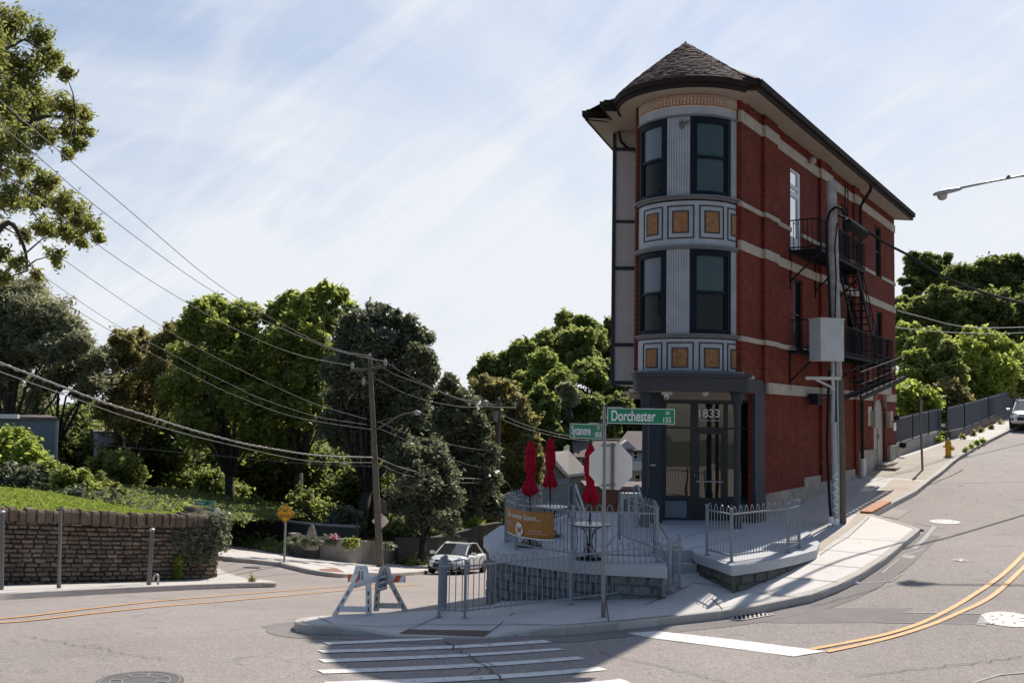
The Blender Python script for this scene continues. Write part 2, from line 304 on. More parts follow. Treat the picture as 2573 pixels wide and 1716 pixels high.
GLS = glass('store_glass', (.012, .013, .013), .02, .24, (1, .93, .85)); GLB = glass('blind_glass', (.045, .066, .062), .03, .05, (.7, .9, 1)); GLD = glass('dark_glass', (.006, .007, .008), .03, .025); GLC = glass('car_glass', (.012, .016, .018), .02, .22)
def leafmat(name, a, b, trans=.5, tcol=None, rough=.55):
    mm = bpy.data.materials.new(name); mm.use_nodes = True; t = mm.node_tree; p = t.nodes['Principled BSDF']; p.inputs['Roughness'].default_value = rough; p.inputs['Specular IOR Level'].default_value = .35
    at_ = t.nodes.new('ShaderNodeAttribute'); at_.attribute_name = 'tint'; x = t.nodes.new('ShaderNodeMix'); x.data_type = 'RGBA'; x.inputs[6].default_value = (*a, 1); x.inputs[7].default_value = (*b, 1); t.links.new(at_.outputs['Fac'], x.inputs[0])
    tr = t.nodes.new('ShaderNodeBsdfTranslucent'); y = t.nodes.new('ShaderNodeMix'); y.data_type = 'RGBA'; ta = tcol or tuple(min(1, k*1.6) for k in b); y.inputs[6].default_value = (*[k*.6 for k in ta], 1); y.inputs[7].default_value = (*ta, 1); t.links.new(at_.outputs['Fac'], y.inputs[0])
    t.links.new(x.outputs[2], p.inputs['Base Color']); t.links.new(y.outputs[2], tr.inputs[0]); ms = t.nodes.new('ShaderNodeMixShader'); ms.inputs[0].default_value = trans
    t.links.new(p.outputs[0], ms.inputs[1]); t.links.new(tr.outputs[0], ms.inputs[2]); t.links.new(ms.outputs[0], t.nodes['Material Output'].inputs[0]); MT[name] = mm; return mm
LF = dict(
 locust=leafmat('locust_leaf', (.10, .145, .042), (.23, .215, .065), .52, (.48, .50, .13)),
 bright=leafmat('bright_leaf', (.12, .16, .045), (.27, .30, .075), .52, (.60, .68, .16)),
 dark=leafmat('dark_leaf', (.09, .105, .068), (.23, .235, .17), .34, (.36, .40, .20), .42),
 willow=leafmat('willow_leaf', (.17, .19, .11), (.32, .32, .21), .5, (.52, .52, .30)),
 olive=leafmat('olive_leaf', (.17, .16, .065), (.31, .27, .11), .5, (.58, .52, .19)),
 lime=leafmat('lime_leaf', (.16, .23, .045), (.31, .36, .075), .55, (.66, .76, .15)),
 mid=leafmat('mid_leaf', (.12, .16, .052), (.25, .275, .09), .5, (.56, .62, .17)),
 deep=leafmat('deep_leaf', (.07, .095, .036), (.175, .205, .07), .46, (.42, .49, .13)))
BARK = mat('bark', (.055, .045, .035), .95, noise=(6, .4, (.03, .025, .02)), bump=(20, .6))
GRASS = None
g = G('lawn_grass', .9); c = g.mix(g.rng(g.noise(1.4, 6), .3, .7), (.17, .235, .035), (.25, .29, .055)); c = g.mix(g.rng(g.noise(28, 4), .3, .75), c, (.11, .16, .03)); g.col(c); g.bump(g.noise(45, 4), .8, .05); GRASS = g.m
g = G('ground_cover', .95); c = g.mix(g.rng(g.noise(.5, 6), .3, .7), (.03, .04, .014), (.045, .05, .02)); g.col(c); SOIL = g.m
# ================================================================== THE SETTING
def drape(name, poly, zf, mt, g=1.0, kind='structure', skirt=0, parent=None):
    """polygon (x, y) sliced on a grid and laid on the height function"""
    bm = bmesh.new(); vs = [bm.verts.new((p[0], p[1], 0)) for p in poly]; bm.faces.new(vs)
    xs = [p[0] for p in poly]; ys = [p[1] for p in poly]
    for ax, lo, hi in ((0, min(xs), max(xs)), (1, min(ys), max(ys))):
        k = math.ceil(lo/g)*g
        while k < hi:
            co_ = (k, 0, 0) if ax == 0 else (0, k, 0); no = (1, 0, 0) if ax == 0 else (0, 1, 0)
            bmesh.ops.bisect_plane(bm, geom=bm.verts[:]+bm.edges[:]+bm.faces[:], plane_co=co_, plane_no=no, dist=1e-5); k += g
    bmesh.ops.triangulate(bm, faces=[f for f in bm.faces if len(f.verts) > 4])
    for v in bm.verts: v.co.z = zf(v.co.x, v.co.y)
    bmesh.ops.recalc_face_normals(bm, faces=bm.faces)
    if sum(f.normal.z for f in bm.faces) < 0: bmesh.ops.reverse_faces(bm, faces=bm.faces)
    if skirt:
        be = [e for e in bm.edges if e.is_boundary]; r = bmesh.ops.extrude_edge_only(bm, edges=be)
        for v in r['geom']:
            if isinstance(v, bmesh.types.BMVert): v.co.z -= skirt
    me = bpy.data.meshes.new(name); bm.to_mesh(me); bm.free(); me.materials.append(mt); me.polygons.foreach_set('use_smooth', [True]*len(me.polygons))
    if skirt:
        try: me.set_sharp_from_angle(angle=R(40))
        except Exception: pass
    o = link(bpy.data.objects.new(name, me))
    if parent: o.parent = parent
    if kind: o['kind'] = kind
    return o
def axis(lo, hi, fine_lo, fine_hi, step, coarse):
    a = []; x = lo
    while x < hi: a.append(x); x += step if fine_lo <= x < fine_hi else coarse
    return a+[hi]
def sheet(name, xs, ys, zf, mt):
    vs = [(x, y, zf(x, y)) for y in ys for x in xs]; n = len(xs)
    fs = [(j*n+i, j*n+i+1, (j+1)*n+i+1, (j+1)*n+i) for j in range(len(ys)-1) for i in range(n-1)]
    me = bpy.data.meshes.new(name); me.from_pydata(vs, [], fs); me.materials.append(mt); me.polygons.foreach_set('use_smooth', [True]*len(me.polygons))
    o = link(bpy.data.objects.new(name, me)); o['kind'] = 'structure'; return o
sheet('ground', axis(-600, 600, -40, 60, 2, 20), axis(-100, 900, 0, 130, 2, 20), lambda x, y: T(x, y)-.12, SOIL)
# the two streets as one sheet: the fork in front, one arm down to the left, one up to the right
road_poly = [(-60, -20), (60, -20), (60, 40), (48, 52), (60, 95), (46, 95), (28, 62)]
road_poly = [(-70, -15), (70, -15), (70, 30), (52, 45), (70, 105), (62, 108), (33, 62), (21.5, 48.5), (10.9, 31), (6, 24), (3, 21), (0, 20.5), (3.5, 30), (4.5, 48), (6, 75), (-3, 75), (-4.2, 50), (-9, 42.5), (-20, 70), (-27, 66), (-13.5, 40), (-11, 34), (-22, 27), (-70, 20)]
drape('road', road_poly, lambda x, y: T(x, y), ASPH, 1.0)
# pavement of the fork, from behind the railings round the nose and up the hill
edge_px = [(1232, 1521), (1160, 1528), (1060, 1534), (930, 1540), (800, 1547), (752, 1553), (740, 1560), (748, 1567), (780, 1572), (862, 1578), (930, 1588), (1000, 1598), (1110, 1601), (1217, 1601), (1295, 1591), (1415, 1575), (1550, 1562), (1650, 1552), (1701, 1547), (1809, 1535), (1899, 1522), (1972, 1507), (2039, 1493), (2105, 1469), (2157, 1444), (2200, 1417), (2236, 1393), (2275, 1360), (2312, 1329)]
edge = [sp(*p) for p in edge_px]
inl = [sp(2190, 1291), sp(2236, 1267)]
far_px = [(2302, 1233), (2341, 1202), (2370, 1181), (2411, 1147), (2456, 1120), (2488, 1104), (2536, 1080), (2573, 1064)]
farc = [sp(*p) for p in far_px]; d_ = (farc[-1]-farc[-2]).normalized(); farc += [farc[-1]+d_*12, farc[-1]+d_*45]
edge = [Vector((edge[0].x+3.0, edge[0].y+12, 0)), Vector((edge[0].x+1.2, edge[0].y+4, 0))]+edge
outer = edge+inl+farc
wl = [sp(2252, 1150), sp(2373, 1110), sp(2551, 1042)]; wl.append(wl[-1]+(wl[-1]-wl[0]).normalized()*40)
side_poly = [(p.x, p.y) for p in outer]+[(p.x, p.y) for p in wl[::-1]]+[(15, 46), (9, 40), (5.5, 34)]
drape('sidewalk', side_poly, SW, CONC, .7, skirt=.5)
def offset_line(pts, d):
    out = []
    for i, p in enumerate(pts):
        a = pts[max(0, i-1)]; b = pts[min(len(pts)-1, i+1)]; t = Vector((b.x-a.x, b.y-a.y)).normalized(); out.append(Vector((p.x-t.y*d, p.y+t.x*d, 0)))
    return out
def smooth_line(pts, n=4):
    out = []
    for i in range(len(pts)-1):
        p0, p1, p2, p3 = pts[max(0, i-1)], pts[i], pts[i+1], pts[min(len(pts)-1, i+2)]
        for k in range(n):
            t = k/n; out.append(.5*((2*p1)+(p2-p0)*t+(2*p0-5*p1+4*p2-p3)*t*t+(3*p1-p0-3*p2+p3)*t**3))
    return out+[pts[-1]]
def kerb(name, pts, zt, w=.17, mt=KERB, lip=.006, joint=2.6, side=1, drop=.28):
    """stones laid end to end with open joints; the rounded top edge faces the road"""
    pts = [Vector((p.x, p.y, 0)) for p in pts]; L_ = [0]
    for a, b in zip(pts, pts[1:]): L_.append(L_[-1]+(b-a).length)
    def P(s):
        s = min(max(s, 0), L_[-1]); i = 0
        while i < len(L_)-2 and L_[i+1] < s: i += 1
        t = (s-L_[i])/max(1e-6, L_[i+1]-L_[i]); d = (pts[i+1]-pts[i]).normalized(); return pts[i]+(pts[i+1]-pts[i])*t, Vector((-d.y, d.x, 0))*side
    mb = MB(); s = 0
    while s < L_[-1]-.05:
        e = min(s+joint-.012, L_[-1]); n = max(2, int((e-s)/.12)); ring = []
        for k in range(n+1):
            p, nn = P(s+(e-s)*k/n); z = zt(p.x, p.y)+lip; q = p+nn*w
            ring.append([(p.x, p.y, z-drop), (p.x-nn.x*.0, p.y, z-.03), (p.x+nn.x*.025, p.y+nn.y*.025, z), (q.x, q.y, z), (q.x, q.y, z-drop)])
        vs = [v for r_ in ring for v in r_]; m5 = 5
        fs = [(k*m5+j, k*m5+j+1, (k+1)*m5+j+1, (k+1)*m5+j) for k in range(n) for j in range(4)]+[tuple(range(5)), tuple(n*5+j for j in range(5))[::-1]]
        mb.add(vs, fs); s += joint
    o = mb.build(name, mt, auto=True); o['kind'] = 'structure'; return o
sgn = 1
kerb('kerb', smooth_line(edge), SW, side=sgn)
kerb('kerb', [edge[-1], sp(2294, 1322), inl[0]], SW, side=sgn, w=.15)
kerb('kerb', [sp(2246, 1262)]+farc, SW, mt=CONC2 if False else KERB, side=sgn)
# inlet: terracotta painted hood over a dark opening
mb = MB(); a, b = inl[0], sp(2240, 1264); d = (b-a).normalized(); n2 = Vector((-d.y, d.x, 0)); up_ = Vector((0, 0, 1))
mb.bar(a+n2*.17+up_*.02, b+n2*.17+up_*.02, .34, .1); RUSTP = mat('rust_paint', (.42, .17, .07), .8, noise=(4, .35))
tag(mb.build('drain_inlet', RUSTP, bevel=.015), 'rusty orange storm drain hood set in the kerb near the wooden pole', 'drain')
# joints in the pavement: saw cuts as thin dark inlays
JT = mat('joint_dark', (.13, .12, .11), .95)
def ribbon(pts, w, zf, dz, name='road_marking', mt=None, w2=None):
    pts = [Vector((p.x, p.y, 0)) for p in pts]; l = offset_line(pts, w/2); r = offset_line(pts, -w/2)
    vs = []; 
    for a, b in zip(l, r): vs += [(a.x, a.y, zf(a.x, a.y)+dz), (b.x, b.y, zf(b.x, b.y)+dz)]
    me = bpy.data.meshes.new(name); me.from_pydata(vs, [], [(2*i, 2*i+1, 2*i+3, 2*i+2) for i in range(len(pts)-1)]); me.materials.append(mt); o = link(bpy.data.objects.new(name, me)); o['kind'] = 'structure'; return o
def dens(pts, st=.6):
    out = []
    for a, b in zip(pts, pts[1:]):
        n = max(1, int((b-a).length/st)); out += [a+(b-a)*k/n for k in range(n)]
    return out+[pts[-1]]
def slab(name, pxs, mt, dz=.0, cut=None):
    poly = [(sp(*p).x, sp(*p).y) for p in pxs]; return drape(name, poly, lambda x, y: SW(x, y)+dz, mt, .7)
slab('sidewalk_new', [(2312-14, 1331), (2290, 1326), (2190, 1296), (2172, 1312), (2120, 1352), (2060, 1392), (1995, 1420), (1930, 1450), (1850, 1500), (1790, 1530), (1890, 1514), (1965, 1499), (2035, 1484), (2098, 1460), (2150, 1436), (2192, 1411), (2228, 1387), (2266, 1355)], CONCN, .004)
slab('sidewalk_old', [(2252, 1154), (2330, 1130), (2373, 1113), (2397, 1104), (2425, 1104), (2470, 1106), (2405, 1143), (2360, 1180), (2325, 1206), (2250, 1200), (2170, 1196), (2200, 1180), (2225, 1165)], CONC2, .004)
slab('sidewalk_tan', [(2330, 1210), (2252, 1250), (2185, 1290), (2060, 1385), (2020, 1400), (2045, 1375), (2128, 1320), (2170, 1270), (2215, 1228), (2245, 1203)], concrete('tan_concrete', (.46, .38, .30), (.40, .33, .26)), .004)
jl = [[(800, 1551), (836, 1568), (1070, 1568), (1293, 1568), (1400, 1571)], [(1003, 1592), (1060, 1567), (1103, 1550)], [(1220, 1597), (1257, 1568), (1290, 1540)], [(1520, 1500), (1530, 1562)], [(1405, 1571), (1560, 1560), (1700, 1546)], [(1788, 1503), (1815, 1530)], [(1900, 1490), (2000, 1500)], [(1969, 1451), (2105, 1462)], [(2000, 1414), (2165, 1427)], [(2055, 1380), (2215, 1395)], [(2097, 1350), (2258, 1360)], [(2010, 1346), (2095, 1352)], [(2128, 1222), (2283, 1228)], [(2160, 1258), (2235, 1265)], [(2100, 1290), (2165, 1290)], [(2175, 1208), (2310, 1212)], [(2247, 1190), (2340, 1178)], [(2300, 1150), (2384, 1157)], [(2330, 1130), (2407, 1132)], [(2250, 1165), (2320, 1170)], [(1735, 1462), (1838, 1478)], [(1620, 1520), (1735, 1470)], [(2060, 1395), (2130, 1350), (2185, 1298)]]
for q in jl: ribbon(dens([sp(*p) for p in q]), .022, SW, .012, 'sidewalk_joint', JT)
# yellow centre lines, stop line, crosswalk
ya = [(2037, 1632), (2105, 1619.6), (2236, 1591.6), (2335, 1557), (2434, 1503), (2516, 1447), (2572, 1394), (2620, 1335)]
yb = [(2078, 1638), (2203, 1611), (2302, 1583), (2401, 1544), (2500, 1493), (2572, 1427), (2630, 1365)]
yc = [(-60, 1559), (64, 1549), (239, 1528), (414, 1509), (599, 1494), (861, 1473), (926, 1468), (1000, 1462)]
yd = [(-60, 1568), (70, 1560), (239, 1541), (414, 1523), (599, 1507.8), (861, 1484), (1063, 1467.7)]
for q in (ya, yb, yc, yd): ribbon(smooth_line([rp(*p) for p in q], 6), .10 if q in (ya, yb) else .12, T, .016, 'road_marking', YPAINT)
def zb(x, y): return (700+x*.42535, 1350+y*.42535)
bars = [[zb(258, 622), zb(700, 602), zb(960, 595), zb(980, 603), zb(300, 635)], [zb(228, 668), zb(1570, 607), zb(1615, 622), zb(262, 684)], [zb(232, 722), zb(1640, 655), zb(1700, 664), zb(270, 741)], [zb(225, 785), zb(1765, 705), zb(1815, 720), zb(265, 807)], [zb(265, 856), zb(1890, 767), zb(1945, 785), zb(320, 884)], [zb(300, 950), zb(2020, 838), zb(2085, 859), zb(350, 985)], [(1576, 1591), (1650, 1586), (1850, 1608), (2076, 1637), (1994, 1650), (1860, 1632), (1640, 1604)]]
for q in bars: drape('road_marking', [(rp(*p).x, rp(*p).y) for p in q], lambda x, y: T(x, y)+.012, WPAINT, .8)
def zl(x, y): return (1973+x*.3291, 1200+y*.3291)
SEAM = mat('seam_sealant', (.30, .285, .27), .8); CRK = mat('crack_dark', (.03, .028, .027), .95)
# darker reinstated strips in the road with pale seams
drape('road_patch', [(rp(*p).x, rp(*p).y) for p in [zl(0, 995), zl(980, 995), zl(870, 1030), zl(1540, 1040), zl(1490, 1115), zl(700, 1105), zl(0, 1110), (1800, 1560), (1900, 1530)]], lambda x, y: T(x, y)+.004, APATCH, 1)
drape('road_patch', [(rp(*p).x, rp(*p).y) for p in [(2312, 1343), zl(1140, 375), zl(980, 540), zl(870, 620), zl(740, 730), zl(880, 740), zl(800, 790), zl(620, 805), zl(480, 890), zl(200, 985), (1973, 1526), (2060, 1500), (2160, 1458), (2240, 1405)]], lambda x, y: T(x, y)+.005, APATCH, 1)
drape('road_patch', [(rp(*p).x, rp(*p).y) for p in [(700, 1566), (742, 1577), (860, 1592), (990, 1606), (1210, 1609), (1330, 1600), (1330, 1612), (1200, 1618), (960, 1614), (820, 1604), (700, 1585), (655, 1573)]], lambda x, y: T(x, y)+.004, APATCH, 1)
for q, w in (([zl(980, 345), zl(1195, 385)], .05), ([zl(1140, 375), zl(1060, 470), zl(980, 543)], .13), ([zl(870, 620), zl(740, 730), zl(890, 738), zl(805, 792), zl(620, 806)], .04), ([zl(870, 1030), zl(1540, 1040)], .04), ([zl(1540, 1035), zl(1490, 1130)], .16), ([zl(700, 1105), zl(1620, 1117)], .03), ([zl(880, 600), zl(1070, 545)], .05), ([zl(1430, 1568), zl(1640, 1505), zl(1830, 1490)], .05), ([zl(1060, 50), zl(1500, 38), zl(1823, 30)], .05)):
    ribbon(dens([rp(*p) for p in q], .8), w, T, .012, 'road_seam', SEAM)
drape('road_seam', [(rp(*p).x, rp(*p).y) for p in [zl(880, 612), zl(915, 592), zl(1000, 597), zl(975, 622)]], lambda x, y: T(x, y)+.012, SEAM, 1)
gl_ = offset_line([Vector((p.x, p.y, 0)) for p in smooth_line(edge)], -.30)
ribbon(gl_, .42, T, .007, 'gutter_dirt', APATCH)
random.seed(3)
def crack(a, b, n, amp, w):
    A, B = rp(*a), rp(*b); d = B-A; nn = Vector((-d.y, d.x, 0)).normalized(); pts = [A+d*(i/n)+nn*random.uniform(-amp, amp) for i in range(n+1)]; ribbon(pts, w, T, .022, 'road_crack', CRK)
crack((1118, 1612), (1275, 1716), 26, .06, .022); crack((1200, 1662), (1245, 1675), 6, .03, .016); crack((1205, 1681), (1180, 1700), 5, .03, .014)
crack((1500, 1640), (1830, 1716), 24, .06, .014); crack((60, 1600), (420, 1660), 30, .07, .012); crack((2150, 1700), (2573, 1650), 26, .06, .014); crack((2260, 1250), (2420, 1180), 14, .06, .03); crack((250, 1490), (640, 1530), 22, .05, .016); crack((500, 1590), (700, 1575), 10, .05, .012); crack((2040, 1525), (2240, 1470), 12, .04, .012); crack((600, 1455), (850, 1440), 12, .05, .03); crack((1973, 1528), (2100, 1490), 14, .05, .014)
# pavement on the far side of the left street
lk = [(-90, 1501), (0, 1492), (175, 1483), (319, 1476), (504, 1468), (599, 1465), (660, 1464), (694, 1463), (680, 1458), (610, 1449), (575, 1440), (550, 1425)]
lkp = [sp(*p) for p in lk]
drape('sidewalk', [(p.x, p.y) for p in lkp]+[(p.x, p.y) for p in [sp(535, 1430), sp(539, 1449), sp(198, 1460), sp(-90, 1470)]], SW, CONC, 1, skirt=.4)
kerb('kerb', smooth_line(lkp), SW, side=1, joint=3.2)
lf = [(380, 1352), (470, 1380), (565, 1399), (640, 1406), (700, 1413), (781, 1432), (861, 1441), (930, 1438), (1074, 1433), (1150, 1410), (1206, 1393), (1290, 1376)]
lfp = [sp(*p) for p in lf]
drape('sidewalk', [(p.x, p.y) for p in lfp]+[(p.x, p.y) for p in [sp(1290, 1360), sp(1200, 1376), sp(1100, 1400), sp(996, 1413), sp(911, 1413), sp(803, 1400), sp(724, 1388), sp(660, 1378), sp(500, 1362), sp(400, 1340)]], SW, CONC, 1, skirt=.4)
kerb('kerb', smooth_line(lfp), SW, side=1, joint=3.2)
drape('brick_paving', [(p.x, p.y) for p in [sp(800, 1430), sp(845, 1427), sp(865, 1437), sp(812, 1435)]], lambda x, y: SW(x, y)+.01, mat('red_pavers', (.26, .12, .09), .9, noise=(6, .3)), 1)
WEED = mat('weeds', (.12, .15, .03), .9, noise=(6, .4))
# tactile strip, grates, covers
def flat(name, pxs, zf, mt, dz, label, cat, n=0):
    o = drape(name, [(hit(p[0], p[1], zf).x, hit(p[0], p[1], zf).y) for p in pxs], lambda x, y: zf(x, y)+dz, mt, 1, kind=None); return tag(o, label, cat)
RUST = mat('tactile_rust', (.13, .085, .065), .7, noise=(5, .3))
t1 = thing('tactile_plate', 'rusty brown ribbed warning plate in the dropped kerb at the crosswalk', 'tactile plate', sp(1117, 1589))
A, B, C_, D = [hit(*zb(*p), SW) for p in ((762, 545), (1260, 552), (1213, 588), (712, 573))]
mb = MB(); mb.prism([(p.x, p.y) for p in (A, B, C_, D)], lambda x, y: SW(x, y)-.02, lambda x, y: SW(x, y)+.012); mb.build('plate', RUST, t1)
mb = MB()
for i in range(26):
    f = (i+.5)/26; p, q = A.lerp(B, f), D.lerp(C_, f); p = p.lerp(q, .06); q = p.lerp(q, .92); mb.bar((p.x, p.y, SW(p.x, p.y)+.014), (q.x, q.y, SW(q.x, q.y)+.014), .04, .008)
mb.build('ribs', mat('tactile_rib', (.07, .045, .035), .7), t1)
t1 = thing('drain_grate', 'white striped storm drain grate in the gutter under the kerb', 'drain grate', rp(1880, 1550))
def z7(x, y): return (1650+x*.3189, 1200+y*.3189)
A, B, C_, D = [rp(*z7(*p)) for p in ((535, 1103), (780, 1062), (925, 1083), (660, 1127))]
mb = MB(); mb.prism([(p.x, p.y) for p in (A, B, C_, D)], lambda x, y: T(x, y)-.05, lambda x, y: T(x, y)+.014); mb.build('slots', mat('slot_black', (.004, .004, .004), .9), t1)
mb = MB(); zt7 = lambda x: 1103-(x-535)*.167 if x < 780 else 1062+(x-780)*.145
zb7 = lambda x: 1103+(x-535)*.192 if x < 660 else 1127-(x-660)*.166
for k in range(11):
    x = 562+k*34; q = [rp(*z7(*p)) for p in ((x-6, zt7(x-6)), (x+6, zt7(x+6)), (x+16, zb7(x+16)), (x+4, zb7(x+4)))]; mb.add([(p.x, p.y, T(p.x, p.y)+.018) for p in q], [(0, 1, 2, 3)])
for p, q in ((A, B), (D, C_), (A, D), (B, C_)): mb.bar((p.x, p.y, T(p.x, p.y)+.018), (q.x, q.y, T(q.x, q.y)+.018), .035, .004)
mb.build('bars', mat('grate_iron', (.5, .45, .42), .6), t1)
IRON = mat('cover_iron', (.40, .36, .32), .55, metal=.3, noise=(3, .25)); IRONR = mat('cover_rib', (.27, .24, .215), .7)
def manhole(px, py, r, label, IRON=IRON):
    p = rp(px, py); t = thing('manhole_cover', label, 'manhole cover', p)
    mb = MB(); n = 28; f = lambda x, y: T(x, y)
    mb.prism([(p.x+r*cos(2*pi*k/n), p.y+r*sin(2*pi*k/n)) for k in range(n)], lambda x, y: f(x, y)-.03, lambda x, y: f(x, y)+.012); mb.build('lid', IRON, t)
    mb = MB()
    for rr in (.93, .7, .42):
        ring = []
        for k in range(n):
            a = 2*pi*k/n
            for q in (rr*r, rr*r-.018): x, y = p.x+q*cos(a), p.y+q*sin(a); ring.append((x, y, f(x, y)+.017))
        mb.add(ring, [(2*k, 2*k+1, (2*k+3) % (2*n), (2*k+2) % (2*n)) for k in range(n)])
    for k in range(8):
        a = 2*pi*k/8; x0, y0, x1, y1 = p.x+.45*r*cos(a), p.y+.45*r*sin(a), p.x+.68*r*cos(a), p.y+.68*r*sin(a); mb.bar((x0, y0, f(x0, y0)+.014), (x1, y1, f(x1, y1)+.014), .03, .01)
    mb.build('tread_pattern', IRONR, t); return t
manhole(2374, 1311, .41, 'round pale manhole cover farthest up the hill, off the corner of the pavement')
manhole(2533, 1556, .46, 'large pale manhole cover beside the yellow lines at the right edge')
manhole(2414, 1408, .17, 'small round valve cover between the kerb and the yellow lines')
manhole(352, 1712, .6, 'dark manhole cover cut by the bottom edge of the picture at lower left', mat('dark_iron', (.11, .10, .10), .6))
manhole(2416, 1219, .12, 'tiny valve cover in the road below the hydrant')
g1 = thing('curb_grate', 'square iron grate in the road in front of the rusty inlet', 'drain grate', rp(2250, 1292))
A, B, C_, D = [rp(*p) for p in ((2246, 1280), (2282, 1283), (2255, 1304), (2216, 1298))]
mb = MB(); mb.prism([(p.x, p.y) for p in (A, B, C_, D)], lambda x, y: T(x, y)-.05, lambda x, y: T(x, y)+.012); mb.build('plate', mat('grate_dark', (.12, .08, .06), .8), g1)
mb = MB()
for i in range(7):
    p, q = A.lerp(B, i/6), D.lerp(C_, i/6); mb.bar((p.x, p.y, T(p.x, p.y)+.014), (q.x, q.y, T(q.x, q.y)+.014), .04, .004)
mb.build('bars', KERB, g1)
# ================================================================== THE WEDGE BUILDING
AZR = math.atan(.64); uR = Vector((sin(AZR), cos(AZR), 0)); nR = Vector((cos(AZR), -sin(AZR), 0))
AZL = R(18.6); uL = Vector((sin(AZL), cos(AZL), 0)); nL = Vector((-cos(AZL), sin(AZL), 0))
R0 = Vector((6.40, 27.8, 0)); L0 = Vector((3.55, 28.6, 0)); RZ = pi/2-AZR; RZL = -pi/2-AZL
def fac(px, py, off=0):
    d = ray(px, py); o = R0+nR*off; s = (o.x*nR.x+o.y*nR.y)/(d.x*nR.x+d.y*nR.y); p = Vector((d.x*s, s, CAMZ+d.z*s)); return (p-o).dot(uR)-0, p.z
def ft(px, off=0): return fac(px, 900, off)[0]
def fz(px, py, off=0): return fac(px, py, off)[1]
LEN = ft(2250, 0); R1 = R0+uR*LEN; L1 = L0+uL*(LEN*.93)
ZT = 12.84; ZG = 4.46
bld = thing('flatiron_building', 'narrow three storey red brick corner building with round white turret and cone roof', 'building', (R0.x, R0.y, .7))
def FB(mb, name, mt, parent=bld, **k): return mb.build(name, mt, parent, loc=(R0.x, R0.y, 0), rz=RZ, **k)
BR0 = Vector((R0.x, R0.y, 0))
def wall_holes(mb, x0, x1, z0, z1, holes, depth=.16, mi=0):
    """front face y=0 with openings; holes (a,b,c,d) get reveals of the given depth"""
    xs = sorted({x0, x1}|{min(max(h[i], x0), x1) for h in holes for i in (0, 1)}); zs = sorted({z0, z1}|{min(max(h[i], z0), z1) for h in holes for i in (2, 3)})
    for i in range(len(xs)-1):
        for j in range(len(zs)-1):
            a, b, c, d = xs[i], xs[i+1], zs[j], zs[j+1]; mx_, mz_ = (a+b)/2, (c+d)/2
            if any(h[0] < mx_ < h[1] and h[2] < mz_ < h[3] for h in holes): continue
            mb.add([(a, 0, c), (b, 0, c), (b, 0, d), (a, 0, d)], [(0, 1, 2, 3)], mi)
    for a, b, c, d in holes:
        a = max(a, x0); b = min(b, x1); D = depth
        mb.add([(a, 0, c), (a, D, c), (a, D, d), (a, 0, d)], [(0, 1, 2, 3)], mi); mb.add([(b, 0, c), (b, D, c), (b, D, d), (b, 0, d)], [(0, 1, 2, 3)], mi)
        mb.add([(a, 0, c), (b, 0, c), (b, D, c), (a, D, c)], [(0, 1, 2, 3)], mi); mb.add([(a, 0, d), (b, 0, d), (b, D, d), (a, D, d)], [(0, 1, 2, 3)], mi)
def hole(pxa, pxb, pya, pyb):                 # px left/right and py top/bottom at the left edge
    a, b = ft(pxa), ft(pxb); return (a, b, fz(pxa, pyb), fz(pxa, pya))
H_door = hole(1987, 2014, 421, 634); H_up2 = hole(2115, 2134, 514, 712); H_up3 = hole(2199, 2216, 565, 690)
H_mid1 = hole(1995, 2017, 699, 876); H_mid2 = hole(2128, 2152, 748, 905); H_mid3 = hole(2202, 2218, 780, 912)
tS0, tS1 = -.0, ft(1893)
H_store = (-.01, tS1, 0, ZG); H_arch = (ft(2194), ft(2222), 1.9, fz(2205, 1003))
mb = MB(); wall_holes(mb, 0, LEN, 0, ZT, [H_door, H_up2, H_up3, H_mid1, H_mid2, H_mid3, H_store, H_arch])
FB(mb, 'street_wall', BRICK)
# the front return beside the turret, left wall, rear wall
wl_ = MB(); wl_.box(0, .26, -.02, .3, ZG, ZT); wl_.build('front_wall', BRICK, bld, loc=(R0.x-.24, R0.y, 0), rz=0)
mb = MB(); mb.box(0, 1.0, 0, .3, ZG, ZT-.02); mb.build('front_wall', BRICK, bld, loc=(L0.x, L0.y, 0), rz=0)
mb = MB(); mb.box(-(L1-L0).length, 0, 0, .3, ZG, ZT-.01); mb.build('side_wall', BRICK, bld, loc=(L0.x, L0.y, 0), rz=RZL)
mb = MB(); mb.box(-(L1-L0).length, -1.0, .22, .5, -6, ZG); mb.build('side_wall', BRICK, bld, loc=(L0.x, L0.y, 0), rz=RZL)
dv = R1-L1; mb = MB(); mb.box(.02, dv.length-.03, 0, .3, .4, ZT-.01); mb.build('rear_wall', BRICK, bld, loc=(L1.x, L1.y, 0), rz=atan2(dv.y, dv.x))
# pilasters that stand 10 cm proud
PIL = [(1914, 1948), (2058, 2086), (2144, 2158)]
def pil_off(t):
    for a, b in PIL:
        if ft(a)-.01 <= t <= ft(b)+.01: return .10
    return 0
for i, (a, b) in enumerate(PIL): FB(MB().box(ft(a), ft(b), -.10, -.001, ZG+.34 if i == 0 else 1.6, ZT-.012), 'pilaster', BRICK)
